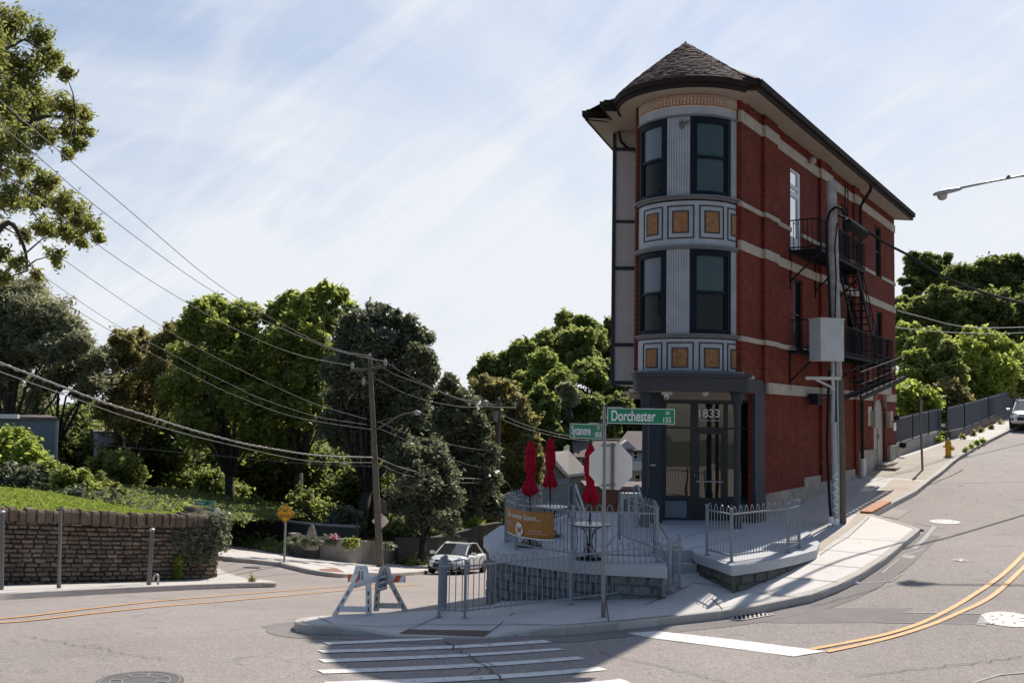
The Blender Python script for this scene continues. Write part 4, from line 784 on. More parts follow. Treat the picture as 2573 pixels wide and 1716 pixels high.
zl_ = fz(2190, 968, .9)
stair((ft(2226, .9), 0, fz(2226, 950, .9)), (ft(2108, .9), 0, fz(2108, 1000, .9)), -1.05, -1.6, n=16, name='swing_stair')
mb = MB(); tl0, tl1 = ft(2196, .9), ft(2232, .9)
for y in (-.1, -1.0): mb.bar((tl0, y, zM-.75), (tl1, y, zM-.75), .05)
for t in (tl0, tl1): mb.bar((t, -.1, zM-.75), (t, -1.0, zM-.75), .05); mb.bar((t, -1.0, zM-.75), (t, -1.0, zM+.3), .03)
mb.bar((tl0, -1.0, zM+.3), (tl1, -1.0, zM+.3), .03); t = tl0
while t < tl1: mb.bar((t, -1.0, zM-.75), (t, -1.0, zM+.3), .016); mb.bar((t, -.1, zM-.74), (t, -1., zM-.74), .02); t += .12
FE(mb, 'landing')
mb = MB(); tg = ft(2118)
for s_ in (0, .42): mb.bar((tg+s_, -.12, zU), (tg+s_, -.12, 12.7), .035)
z = zU+.3
while z < 12.6: mb.bar((tg, -.12, z), (tg+.42, -.12, z), .025); z += .33
FE(mb, 'wall_ladder')
# ================================================================== TERRACE, STEPS, RAILINGS
ZP = .79
terr = thing('raised_terrace', 'curved concrete terrace on a grey block wall in front of the corner shop', 'terrace', (1.5, 22, 0))
front = [hz_(*p, ZP) for p in ((1230, 1366), (1229, 1374), (1240, 1382), (1266, 1388), (1300, 1393), (1345, 1399), (1395, 1405), (1442, 1411), (1520, 1416), (1600, 1420), (1677, 1424))]
front = smooth_line(front, 3)
steps_x0, steps_x1, ystep = hz_(1677, 1424, ZP).x+.05, hz_(1751, 1391, ZP).x, 22.95
pat = [hz_(*p, ZP) for p in ((1749, 1391), (1795, 1406), (1838, 1421), (1846, 1421), (1892, 1415), (1937, 1408), (2000, 1395), (2052, 1381))]
terrpoly = [(-.25, 27.0), (-.62, 24.6)]+[(p.x, p.y) for p in front]+[(steps_x0, 21.5), (steps_x0+.05, ystep), (3.6, ystep+.8), (3.6, 31.2), (1.9, 31.2)]
patpoly = [(steps_x0+.1, ystep+.02), (steps_x1, ystep+.02)]+[(p.x, p.y) for p in pat]+[(7.6, 24.6), (8.0, 26.8), (8.1, 29.2), (3.62, 31.0), (3.62, ystep+.84)]
drape('terrace_slab', terrpoly, lambda x, y: ZP, TERR, 2, kind=None, skirt=.23, parent=None)
o_ = bpy.data.objects['terrace_slab']; o_.parent = terr; o_.location = -terr.location
def inset(poly, d):
    n = len(poly); A2 = sum(poly[i][0]*poly[(i+1) % n][1]-poly[(i+1) % n][0]*poly[i][1] for i in range(n)); s = 1 if A2 > 0 else -1; out = []
    for i in range(n):
        a, b = Vector(poly[i-1]), Vector(poly[(i+1) % n]); t = (b-a).normalized(); out.append((poly[i][0]-t.y*d*s, poly[i][1]+t.x*d*s))
    return out
# block wall: real courses of split faced block following the curve
ip = inset(terrpoly, .07); line = [Vector((p[0], p[1], 0)) for p in ip[:len(front)+3]]
mb = MB(); n = len(ip); mb.prism(inset(terrpoly, .13), -4.0, ZP-.1, 0); mb.build('wall_core', BLOCK, terr)
def block_courses(line, z0f, z1, bw, bh, mt, name, parent, jit=.018, gap=.012, thick=.12, side=1, joint_mat=None, dz=0):
    L_ = [0]
    for a, b in zip(line, line[1:]): L_.append(L_[-1]+(b-a).length)
    def P(s):
        s = min(max(s, 0), L_[-1]); i = 0
        while i < len(L_)-2 and L_[i+1] < s: i += 1
        t = (s-L_[i])/max(1e-6, L_[i+1]-L_[i]); d = (line[i+1]-line[i]).normalized(); return line[i]+(line[i+1]-line[i])*t, Vector((d.y, -d.x, 0))*side
    mb = MB(); r = 0; zmin = min(z0f(p) for p in line)
    while z1-(r+1)*bh > zmin-bh:
        zt = z1-r*bh; s = -random.random()*bw if r % 2 else -bw*.5*random.random()
        while s < L_[-1]:
            w = bw*random.uniform(.75, 1.25) if jit > .03 else bw
            s0, s1 = max(s, 0)+gap/2, min(s+w, L_[-1])-gap/2; s += w
            if s1-s0 < .04: continue
            (p, n0), (q, n1) = P(s0), P(s1)
            if zt < min(z0f(p), z0f(q))-.05: continue
            j = random.uniform(-jit, jit); h0, h1 = zt-bh+gap/2+random.uniform(0, jit*.4), zt-gap/2-random.uniform(0, jit*.4); bl = min(.02, bh*.15)
            zs = lambda pt, z: z+dz
            pf, qf = p+n0*j, q+n1*(j+random.uniform(-jit, jit)*.4); m_ = (pf+qf)/2+(n0+n1)*.5*random.uniform(.2, 1)*jit
            d = (q-p).normalized()*bl
            vs = [(p.x-n0.x*thick, p.y-n0.y*thick, h0), (q.x-n1.x*thick, q.y-n1.y*thick, h0), (q.x-n1.x*thick, q.y-n1.y*thick, h1), (p.x-n0.x*thick, p.y-n0.y*thick, h1),
                  (pf.x+d.x-n0.x*bl, pf.y+d.y-n0.y*bl, h0), (qf.x-d.x-n1.x*bl, qf.y-d.y-n1.y*bl, h0), (qf.x-d.x-n1.x*bl, qf.y-d.y-n1.y*bl, h1), (pf.x+d.x-n0.x*bl, pf.y+d.y-n0.y*bl, h1),
                  (pf.x+d.x*2, pf.y+d.y*2, h0+bl), (qf.x-d.x*2, qf.y-d.y*2, h0+bl), (qf.x-d.x*2, qf.y-d.y*2, h1-bl), (pf.x+d.x*2, pf.y+d.y*2, h1-bl), (m_.x+random.uniform(-.3, .3)*bw*d.x, m_.y, (h0+h1)/2+random.uniform(-.2, .2)*bh)]
            fs = [(0, 1, 5, 4), (1, 2, 6, 5), (2, 3, 7, 6), (3, 0, 4, 7)]+[(4+k, 4+(k+1) % 4, 8+(k+1) % 4, 8+k) for k in range(4)]+[(8+k, 8+(k+1) % 4, 12) for k in range(4)]
            mb.add(vs, fs)
        r += 1
    return mb.build(name, mt, parent)
def stone_mat(name, a, b, c3):
    g = G(name, .95); ge = g.n('ShaderNodeNewGeometry'); c = g.mix(ge.outputs['Random Per Island'], a, b); c = g.mix(g.rng(g.noise(2.2, 6), .4, .75), c, c3); q = g.n('ShaderNodeVectorMath', operation='SCALE'); g.l(c, q.inputs[0]); g.l(g.rng(g.noise(22, 4), .3, .7, .7, 1.3), q.inputs['Scale']); g.col(q.outputs[0]); g.bump(g.noise(26, 5), .7, .03); g.b.inputs['Specular IOR Level'].default_value = .2; return g.m
BLK_S = stone_mat('split_block', (.20, .21, .215), (.13, .135, .14), (.16, .17, .17))
block_courses(line, lambda p: SW(p.x, p.y)-.1, ZP-.225, .40, .2, BLK_S, 'block_wall', terr, .014)
pt = thing('entrance_patio', 'flat concrete forecourt with a stone edge outside the shop door', 'patio', (5.5, 24, 0))
drape('patio_slab', patpoly, lambda x, y: max(ZP-.002, SW(x, y)+.003) if y > 24 and x > 6.9 else ZP-.002, TERR, 1, kind=None, skirt=.2); o_ = bpy.data.objects['patio_slab']; o_.parent = pt; o_.location = -pt.location
mb = MB(); q_ = inset(patpoly, .09); mb.prism(q_, -.5, ZP-.15); mb.build('stone_base', stone_mat('patio_stone', (.16, .15, .14), (.11, .105, .10), (.13, .12, .11)), pt)
mb = MB()
ed = [Vector((p.x, p.y, 0)) for p in pat]; block_courses([e+Vector((.0, .0, 0)) for e in [Vector((p[0], p[1], 0)) for p in inset(patpoly, .05)[1:9]]], lambda p: SW(p.x, p.y)-.1, ZP-.2, .45, .22, stone_mat('patio_block', (.15, .14, .13), (.10, .10, .095), (.13, .12, .11)), 'stone_edge', pt, .03)
stp = thing('entrance_steps', 'two concrete steps between the terrace and the forecourt', 'steps', ((steps_x0+steps_x1)/2, ystep-.4, .3))
MB().box(steps_x0+.06, steps_x1+.06, ystep-.34, ystep+.3, -.2, .53).build('step', TERR, stp, bevel=.012); MB().box(steps_x0+.06, steps_x1+.06, ystep-.02, ystep+.5, .4, ZP-.006).build('step', TERR, stp, bevel=.012)
# joints on the patio
for q in ([(1620, 1395), (1735, 1345), (1880, 1300)], [(1720, 1383), (1775, 1370), (1880, 1340)], [(1851, 1368), (1886, 1371)], [(1300, 1375), (1500, 1318), (1640, 1312)], [(1500, 1400), (1560, 1330)]):
    ribbon(dens([hz_(*p, ZP) for p in q]), .018, lambda x, y: ZP, .006, 'paving_joint', JT)

def railing(pts, label, group=None, H=1.09, post=None, pk=.115, loc=None, name='railing', zf=None, hoops=True, closed_posts=True, cat='railing', mt=RAIL, pr=.0095, ph=.12, base=True):
    """posts at pts (Vector with z = ground); bays of pickets whose pairs are joined by hoops above the top rail"""
    t = thing(name, label, cat, loc or pts[0], 0, group)
    for p in pts:
        mb = MB(); w = .0275; mb.box(p.x-w, p.x+w, p.y-w, p.y+w, p.z-.02, p.z+H); mb.box(p.x-w-.006, p.x+w+.006, p.y-w-.006, p.y+w+.006, p.z+H, p.z+H+.025)
        if base: mb.box(p.x-.06, p.x+.06, p.y-.06, p.y+.06, p.z-.0, p.z+.012)
        mb.build('post', mt, t)
    for a, b in zip(pts, pts[1:]):
        d = b-a; Lh = math.hypot(d.x, d.y); n = max(2, int(Lh/pk)); n += n % 2; mb = MB(); zt, zb_ = H-.10, .13
        rl = MB(); rl.bar(a+Vector((0, 0, zt)), b+Vector((0, 0, zt)), .04, .03); rl.build('top_rail', mt, t); rl = MB(); rl.bar(a+Vector((0, 0, zb_)), b+Vector((0, 0, zb_)), .035, .03); rl.build('bottom_rail', mt, t)
        P_ = [a+d*((k+.5)/n) for k in range(n)]
        for k in range(0, n, 2):
            p, q = P_[k], P_[k+1]
            if hoops:
                h = [p+Vector((0, 0, zb_-.04)), p+Vector((0, 0, zt+.04))]; c = (p+q)/2; hw = (q-p)/2
                for j in range(1, 6): an = pi-pi*j/6; h.append(c+hw*cos(an)*1+Vector((0, 0, zt+.04+ph*sin(an))))
                h += [q+Vector((0, 0, zt+.04)), q+Vector((0, 0, zb_-.04))]; mb.tube(h, pr, 5)
            else:
                for w_ in (p, q): mb.tube([w_+Vector((0, 0, zb_)), w_+Vector((0, 0, zt))], pr, 4)
        mb.build('picket_panel', mt, t)
    return t
G1 = 'grey hooped railings of the corner'
fA = [sp(1103, 1549), sp(1168, 1550), sp(1433, 1519), sp(1683, 1488), sp(1707, 1477)]
fA = [fA[0]+Vector((.03, 1.5, 0))]+fA
for p in fA: p.z = SW(p.x, p.y)
railing(fA, 'low railing in front of the block wall along the crosswalk pavement', G1, H=1.08)
tf = [Vector((1.75, 29.6, ZP)), Vector((.70, 26.4, ZP)), Vector((-.02, 23.95, ZP))]+[hz_(*p, ZP) for p in ((1270, 1362), (1297, 1381), (1439, 1405), (1651, 1412))]
tfr = railing(tf, 'railing round the raised terrace that carries the orange banner', G1, H=1.10)
t0_ = tf[-1]; railing([t0_+Vector((.02, .12, 0)), Vector((t0_.x+.12, 22.3, ZP)), Vector((t0_.x-.4, 24.6, ZP))], 'short railing beside the steps, on the right end of the terrace', G1, H=1.12)
pf = [hz_(*p, ZP) for p in ((1776, 1394), (1838, 1411), (1980, 1388), (2008, 1376))]
railing(pf, 'railing round the forecourt in front of the right shop window', G1, H=1.09)
# hand rail down the steps
hr = thing('stair_handrail', 'sloping grey tube handrail at the steps beside the terrace', 'handrail', Vector((t0_.x+.2, 22.5, ZP)))
x_ = t0_.x+.2; P1, P2 = Vector((x_, 22.8, ZP+.75)), Vector((x_+.22, 21.5, .62+.42))
mb = MB(); mb.tube([P1, P2, P2+Vector((.2, -.05, 0))], .022, 6); mb.tube([P1-Vector((0, 0, .45)), P2-Vector((0, 0, .42))], .018, 6); mb.build('rail', RAIL, hr)
for p, z in ((P1, ZP), (P2, .3)): MB().tube([Vector((p.x, p.y, z-.05)), p], .02, 6).build('leg', RAIL, hr)
hr2 = thing('stair_handrail', 'dark handrail at the back of the terrace, going down between the red umbrellas', 'handrail', (1.9, 29, ZP))
A_, B_ = at(1446, 1218, 29.0), at(1477, 1308, 26.0); mb = MB(); mb.tube([A_+Vector((-.25, 0, 0)), A_, B_], .035, 6); mb.tube([A_-Vector((0, 0, .35)), B_-Vector((0, 0, .3))], .025, 6); mb.build('rail', RAIL, hr2)
for k in (0, .5, .95): p = A_.lerp(B_, k); MB().tube([Vector((p.x, p.y, ZP-.1)), p], .028, 6).build('leg', RAIL, hr2)
for px in (1430, 1444): MB().tube([Vector((at(px, 1220, 29.3).x, 29.3, ZP-.05)), at(px, 1216, 29.3)], .035, 6).build('leg', RAIL, hr2)
hr3 = thing('stair_handrail', 'pair of grey handrail posts left of the shop columns', 'handrail', (3.4, 27.4, ZP))
for px, py in ((1593, 1224), (1604, 1221)): p = at(px, py, 27); MB().tube([Vector((p.x, 27, ZP-.02)), p], .025, 6).build('leg', RAIL, hr3)
mb = MB(); mb.tube([at(1593, 1222, 27), at(1604, 1219, 27), at(1617, 1262, 25.6)], .022, 6); mb.build('rail', RAIL, hr3)
# closed red umbrellas with their tables
BLKM = mat('umbrella_black', (.012, .012, .014), .5)
def umbrella(x, y, h, label, seed):
    random.seed(seed); t = thing('umbrella', label, 'umbrella', (x, y, ZP), 0, 'closed red umbrellas on the terrace')
    MB().tube([(x, y, ZP+.02), (x, y, ZP+h-.02)], .02, 8).build('pole', BLKM, t); MB().lathe([(.26, .0), (.26, .03), (.07, .06), (.035, .32), (.02, .33)], (x, y, ZP), 20).build('base', BLKM, t, auto=True)
    MB().lathe([(.02, -.03), (.045, 0), (.02, .03), (.03, .06), (.0, .09)], (x, y, ZP+h), 10).build('finial', BLKM, t, smooth=True)
    prof = [(.025, -.02), (.06, -.08), (.085, -.16), (.112, -.25), (.125, -.285), (.098, -.29), (.11, -.40), (.122, -.55), (.115, -.70), (.082, -.82), (.07, -.87), (.10, -.94), (.135, -1.04), (.165, -1.13), (.185, -1.19), (.15, -1.215), (.11, -1.24), (.09, -1.28)]
    n = 48; vs = []; ph = random.random()*6; L2 = random.uniform(-.008, .008)
    for i, (r, z) in enumerate(prof):
        for k in range(n):
            a = 2*pi*k/n; f = 1+(.20 if i > 1 else .06)*(1-2*abs(math.sin(4*a+ph+.35*math.sin(z*4))))+.07*math.sin(13*a+z*9+ph)*(i > 3)+random.uniform(-.03, .03); sag = .05*math.sin(4*a+ph)*(1 if i >= 13 else 0); vs.append((x+r*f*cos(a)+L2*z, y+r*f*sin(a), ZP+h+z*(h/2.45)+sag))
    fs = [(i*n+k, i*n+(k+1) % n, (i+1)*n+(k+1) % n, (i+1)*n+k) for i in range(len(prof)-1) for k in range(n)]+[tuple(range(n))]
    o = MB().add(vs, fs).build('canopy', RED, t, smooth=True); MB().lathe([(.088, -.88), (.09, -.84)], (x+L2*-.86, y, ZP+h), 16).build('strap', RED, t)
UM = [(hz_(1330, 1372, ZP), 2.44, 'closed red umbrella above the orange banner, leftmost of the three'), (hz_(1381, 1347, ZP), 2.48, 'closed red umbrella standing highest in the photo, through the farthest round table'), (hz_(1438+43, 1404, ZP), 2.45, 'closed red umbrella partly behind the octagonal sign back')]
for i, (p, h, lb) in enumerate(UM): umbrella(p.x, p.y, h, lb, i+5)
def cafe(x, y, label, r=.42):
    t = thing('cafe_table', label, 'table', (x, y, ZP), 0, 'round cafe tables'); MB().lathe([(r-.01, .70), (r, .715), (r, .735), (r-.02, .74)], (x, y, ZP), 32).build('table_top', mat('table_top', (.45, .42, .41), .35), t); MB().lathe([(r+.004, .708), (r+.008, .72), (r+.004, .73)], (x, y, ZP), 32).build('table_rim', BLKM, t)
    for k in range(4):
        a = pi/4+k*pi/2; mb = MB(); pr = [(.36, .0), (.30, .04), (.17, .12), (.08, .25), (.06, .38), (.10, .52), (.2, .64), (.34, .70)]; mb.tube([(x+r_*cos(a), y+r_*sin(a), ZP+z_+.01) for r_, z_ in pr], .011, 6)
        for s_ in (-1, 1): mb.tube([(x+.30*cos(a+s_*.5), y+.30*sin(a+s_*.5), ZP+.01), (x+.27*cos(a+s_*.4), y+.27*sin(a+s_*.4), ZP+.40), (x+.3*cos(a+s_*.45), y+.3*sin(a+s_*.45), ZP+.70)] if k % 2 else [(x+.12*cos(a), y+.12*sin(a), ZP+.05), (x+.12*cos(a)-.05, y+.12*sin(a), ZP+.3)], .008, 5)
        mb.build('leg', BLKM, t)
    MB().lathe([(.30, .05), (.31, .06), (.30, .07)], (x, y, ZP), 24).build('foot_ring', BLKM, t)
cafe(UM[2][0].x, UM[2][0].y, 'round cafe table under the umbrella behind the sign post', .43); cafe(UM[1][0].x, UM[1][0].y, 'round cafe table under the farthest umbrella, seen above the banner', .46); cafe(UM[0][0].x-.0, UM[0][0].y, 'cafe table mostly hidden behind the orange banner', .4)
# orange banner tied to the railing
bn = thing('banner', 'orange brown vinyl banner reading Brewing Soon tied to the terrace railing', 'banner', hz_(1335, 1385, ZP))
BAN = mat('banner_orange', (.30, .115, .012), .6, noise=(5, .08)); BWH = mat('banner_white', (.62, .60, .57), .6)
c_ = [at(1272, 1270, 22.05), at(1391, 1286, 20.62), at(1392, 1358, 20.62), at(1275, 1336, 22.05)]
def ban(u, v, off=0):
    top = c_[0].lerp(c_[1], u); bot = c_[3].lerp(c_[2], u); p = top.lerp(bot, v); d = (c_[1]-c_[0]); nn = Vector((d.y, -d.x, 0)).normalized()
    bow = 4*u*(1-u)*.13; return p+nn*(bow+.01*sin(u*14+v*3)+off)+Vector((0, 0, -.10*4*u*(1-u)*(.35+.0*v)))
def bgrid(u0, u1, v0, v1, off, n=22, m=5): 
    return MB().add([ban(u0+(u1-u0)*i/n, v0+(v1-v0)*j/m, off) for j in range(m+1) for i in range(n+1)], [(j*(n+1)+i, j*(n+1)+i+1, (j+1)*(n+1)+i+1, (j+1)*(n+1)+i) for j in range(m) for i in range(n)])
o_ = bgrid(0, 1, 0, 1, 0).build('sheet', BAN, bn, smooth=True); sdm = o_.modifiers.new('thick', 'SOLIDIFY'); sdm.thickness = .004; sdm.offset = -1
bgrid(0, 1, .955, 1, .006, m=1).build('white_hem', BWH, bn)
def bantext(body, u0, u1, v0, h, name, shear=0, arch=0, bold=0):
    cu = bpy.data.curves.new('lettering', 'FONT'); cu.body = body; cu.shear = shear; cu.offset = bold; cu.size = 1; tmp = link(bpy.data.objects.new('lettering', cu)); dg = bpy.context.evaluated_depsgraph_get(); dg.update(); me = bpy.data.meshes.new_from_object(tmp.evaluated_get(dg)); bpy.data.objects.remove(tmp)
    co = [v.co.copy() for v in me.vertices]; xs = [c.x for c in co]; ys = [c.y for c in co]; x0, x1, y0, y1 = min(xs), max(xs), min(ys), max(ys)
    for v, c in zip(me.vertices, co):
        u = u0+(u1-u0)*(c.x-x0)/(x1-x0); vv = v0-h*(c.y-y0)/(y1-y0)+arch*(4*((u-u0)/(u1-u0)-.5)**2); v.co = ban(u, vv, .012)-bn.location
    me.materials.clear(); me.materials.append(BWH); o = link(bpy.data.objects.new(name, me)); o.parent = bn
bantext('Brewing Soon...', .09, .80, .40, .27, 'headline', .15, 0, .012)
bantext('COMING TO', .05, .20, .56, .05, 'small_print'); bantext('Mount Auburn', .05, .22, .66, .05, 'small_print'); bantext('Contact us with', .58, .82, .72, .05, 'small_print'); bantext('questions or feedback', .56, .92, .82, .05, 'small_print')
mb = MB(); ring = [ban(.385+.092*cos(2*pi*k/24)*(1+.06*sin(6*pi*k/12)), .70+.25*sin(2*pi*k/24), .014) for k in range(24)]; mb.add(ring, [tuple(range(24))]); mb.build('white_roundel', BWH, bn)
mb = MB()
for s_ in (-1, 1):
    for q in ([(0, .02), (.05, -.12), (.055, .0), (.015, .05)], [(0, .03), (.04, .05), (.035, .14), (.008, .09)]): mb.add([ban(.385+s_*u, .70+v, .018) for u, v in q], [(0, 1, 2, 3)])
mb.build('butterfly_emblem', BAN, bn)

# ================================================================== STREET FURNITURE
PERF = mat('perforated_steel', (.30, .30, .29), .5, metal=.3)
def holes_post(mb, p, h, w=.028):
    mb.box(p.x-w, p.x+w, p.y-w, p.y+w, p.z-.02, p.z+h)
b0 = sp(1516, 1549); Yp = b0.y; top_ = at(1519, 1021, Yp); sg = thing('sign_post', 'perforated steel post with two green street name blades and an octagonal sign seen from behind', 'street sign', b0)
hp = top_.z-b0.z; lean = Vector((top_.x-b0.x, 0, 0))
mb = MB(); mb.bar(b0, b0+lean+Vector((0, 0, hp)), .062, .062); mb.build('post', PERF, sg, bevel=.006)
mb = MB(); k = .25
while k < hp-.05: c = b0+lean*(k/hp)+Vector((0, -.0335, k)); mb.cbox(c, (.016, .004, .016)); k += .045
mb.build('post_holes', BLACK, sg)
mb = MB(); mb.bar(b0-Vector((0, 0, .02)), b0+lean*(.28/hp)+Vector((0, 0, .28)), .08, .08); mb.build('sleeve', GALVD, sg)
def blade(L1, L2, zt, zb_, thick, name, words, wpos, parent, mt=GREEN, hw=None):
    """street-name blade between two points (top edge ends); words: (text, u0, u1, v0, v1, bold)"""
    d = (L2-L1); d.z = 0; xd = d.normalized(); nn = Vector((xd.y, -xd.x, 0)); up_ = Vector((0, 0, 1))
    A, B = L1, L2; mb = MB(); vs = [p+nn*o2 for o2 in (-thick/2, thick/2) for p in (Vector((A.x, A.y, zb_)), Vector((B.x, B.y, zb_)), Vector((B.x, B.y, zt)), Vector((A.x, A.y, zt)))]
    mb.add(vs, [(0, 1, 2, 3), (7, 6, 5, 4), (0, 4, 5, 1), (1, 5, 6, 2), (2, 6, 7, 3), (3, 7, 4, 0)]); bo = mb.build(name, [mt, WHITE][0], parent, bevel=.004)
    H = zt-zb_; L_ = d.length; bb = MB(); e = .012
    for (u0, u1, v0, v1) in ((0, L_, 0, e), (0, L_, H-e, H), (0, e, e, H-e), (L_-e, L_, e, H-e)):
        q = [A+xd*u+nn*(thick/2+.003)+up_*(zb_-A.z+v) for u, v in ((u0, v0), (u1, v0), (u1, v1), (u0, v1))]; bb.add(q, [(0, 1, 2, 3)])
    bb.build('border', WHITE, bo)
    for w_, u0, u1, v0, v1, bold in words:
        text_part(w_, 'lettering', WHITE, bo, Vector((A.x, A.y, zb_))+xd*(u0*L_)+up_*(v0*H)+nn*(thick/2+.004), xd, up_, (v1-v0)*H, (u1-u0)*L_, bold=bold)
    return bo
zt, zb_ = at(1610, 1026, Yp-.05).z, at(1610, 1065, Yp-.05).z
blade(Vector((at(1526, 1040, Yp-.06).x, Yp-.06, 0)), Vector((at(1695, 1040, Yp-.0).x, Yp-.02, 0)), zt, zb_, .012, 'name_blade', [('Dorchester', .06, .715, .16, .86, .02), ('AV', .86, .93, .60, .86, .01), ('155', .83, .945, .12, .46, .012)], None, sg)
zt2, zb2 = at(1475, 1065, Yp+.3).z, at(1475, 1102, Yp+.3).z
l1 = at(1433, 1080, Yp+.75); l2 = at(1513, 1080, Yp+.0)
blade(Vector((l1.x, l1.y, 0)), Vector((l2.x, l2.y, 0)), zt2, zb2, .012, 'name_blade', [('Sycamore', .06, .66, .04, .86, .018), ('ST', .86, .95, .62, .88, .01), ('1833', .80, .985, .14, .48, .012)], None, sg)
mb = MB(); mb.cbox((at(1545, 1020, Yp).x, Yp, zt+.01), (.30, .04, .03)); mb.cbox((l2.x-.15, Yp+.12, zt2+.012), (.28, .04, .03), rz=-.9); mb.build('blade_bracket', GALV, sg)
oc = at(1534, 1171, Yp+.16); Rr = .485; an = R(-28); xd = Vector((cos(an), sin(an), 0))
mb = MB(); pts = [oc+xd*(Rr*cos(pi/8+k*pi/4))+Vector((0, 0, Rr*sin(pi/8+k*pi/4))) for k in range(8)]; nn = Vector((xd.y, -xd.x, 0)); mb.add([p+nn*.004 for p in pts]+[p-nn*.004 for p in pts], [tuple(range(8)), tuple(range(8, 16))[::-1]]+[(k, (k+1) % 8, 8+(k+1) % 8, 8+k) for k in range(8)]); mb.build('octagon_plate', SIGNB, sg)
mb = MB(); s0 = oc+xd*.05+nn*.03; mb.bar(s0+Vector((0, 0, -.45)), s0+Vector((0, 0, .45)), .06, .03); mb.build('mounting_strip', GALVD, sg)
mb = MB()
for py in (1119, 1219): z_ = at(1530, py, Yp).z; mb.bar(Vector((b0.x-.06, Yp+.01, z_)), Vector((s0.x+.05, s0.y-.02, z_)), .045, .03)
mb.build('clamp', GALVD, sg)
# barricade closing the pavement
PLW = mat('barricade_white', (.86, .86, .88), .55, noise=(6, .4, (.55, .52, .50))); PLD = mat('barricade_weathered', (.72, .66, .58), .6, noise=(5, .5, (.34, .29, .24))); ORG = mat('barricade_orange', (.75, .13, .02), .45); BWS = mat('barricade_board_white', (.85, .85, .83), .5)
ba = thing('barricade', 'white plastic A frame barricade with orange striped boards and a SIDEWALK CLOSED sign', 'barricade', sp(930, 1540))
def aframe(xl, xr, yb, xt, yt, wtop, mt, dep=.07, mir=1):
    """legs spread between the pixel feet xl and xr; top block centred on xt"""
    L_, R_ = sp(xl, yb), sp(xr, yb-2); Y = (L_.y+R_.y)/2; zb = (L_.z+R_.z)/2; T_ = at(xt, yt, Y); w = wtop/F*Y; h = T_.z-zb; mb = MB()
    X = lambda px: at(px, 1450, Y).x
    x0, x1, xc = L_.x, R_.x, T_.x; zk = zb+h*.63
    def quadbar(pl, z0, pr_, z1, w0, w1): # slanted leg
        mb.add([(pl-w0/2, Y-dep/2, z0), (pl+w0/2, Y-dep/2, z0), (pl+w0/2, Y+dep/2, z0), (pl-w0/2, Y+dep/2, z0), (pr_-w1/2, Y-dep/2, z1), (pr_+w1/2, Y-dep/2, z1), (pr_+w1/2, Y+dep/2, z1), (pr_-w1/2, Y+dep/2, z1)], [(0, 1, 5, 4), (1, 2, 6, 5), (2, 3, 7, 6), (3, 0, 4, 7), (0, 3, 2, 1), (4, 5, 6, 7)])
    t = .12; quadbar(x0+t/2, zb, xc-w*.42, zk, t, t*.95); quadbar(x1-t/2, zb, xc+w*.42, zk, t, t*.95)
    mb.add([(xc-w*.42-t*.45, Y-dep/2-.002, zk-.02), (xc+w*.42+t*.45, Y-dep/2-.002, zk-.02), (xc+w*.34, Y-dep/2-.002, zb+h-.03), (xc+w*.28, Y-dep/2-.002, zb+h), (xc-w*.28, Y-dep/2-.002, zb+h), (xc-w*.34, Y-dep/2-.002, zb+h-.03)]+[(xc-w*.42-t*.45, Y+dep/2+.002, zk-.02), (xc+w*.42+t*.45, Y+dep/2+.002, zk-.02), (xc+w*.34, Y+dep/2+.002, zb+h-.03), (xc+w*.28, Y+dep/2+.002, zb+h), (xc-w*.28, Y+dep/2+.002, zb+h), (xc-w*.34, Y+dep/2+.002, zb+h-.03)], [(0, 1, 2, 3, 4, 5), (11, 10, 9, 8, 7, 6)]+[(k, (k+1) % 6, 6+(k+1) % 6, 6+k) for k in range(6)])
    f = lambda z: (z-zb)/(zk-zb); zc0, zc1 = zb+.06, zb+.17
    xl_ = x0+t/2+(xc-w*.42-x0-t/2)*f(zc0); xr_ = x1-t/2+(xc+w*.42-x1+t/2)*f(zc0); mb.box(xl_, xr_, Y-dep/2+.012, Y+dep/2-.012, zc0, zc1)
    o = mb.build('leg_frame', mt, ba, bevel=.012)
    SLM = mat('slot_brown', (.06, .035, .025), .8)
    for s_, (xa, xb) in enumerate(((x0+t/2, xc-w*.42), (x1-t/2, xc+w*.42))):
        for k in (.2, .45, .7): z = zb+(zk-zb)*k; x = xa+(xb-xa)*k; dx = (xb-xa)/(zk-zb)*.045; MB().add([(x-dx-.012, Y-dep/2-.008, z-.045), (x-dx+.012, Y-dep/2-.008, z-.045), (x+dx+.012, Y-dep/2-.008, z+.045), (x+dx-.012, Y-dep/2-.008, z+.045)], [(0, 1, 2, 3)]).build('slot', SLM, o)
    MB().tube([(xc, Y-dep/2-.008, zb+h-.045), (xc, Y-dep/2-.004, zb+h-.045)], .014, 8).build('grip_hole', SLM, o)
    for s_ in (-.03, .03): MB().box(xc+s_-.008, xc+s_+.008, Y-dep/2-.009, Y-dep/2-.005, zk+.08, zk+.26).build('slot', SLM, o)
    return Y, zb, h
Y1, zb1, h1 = aframe(832, 936, 1545, 908, 1420, 44, PLW); Y2, zb2_, h2 = aframe(937, 1027, 1536, 967, 1423, 38, PLD)
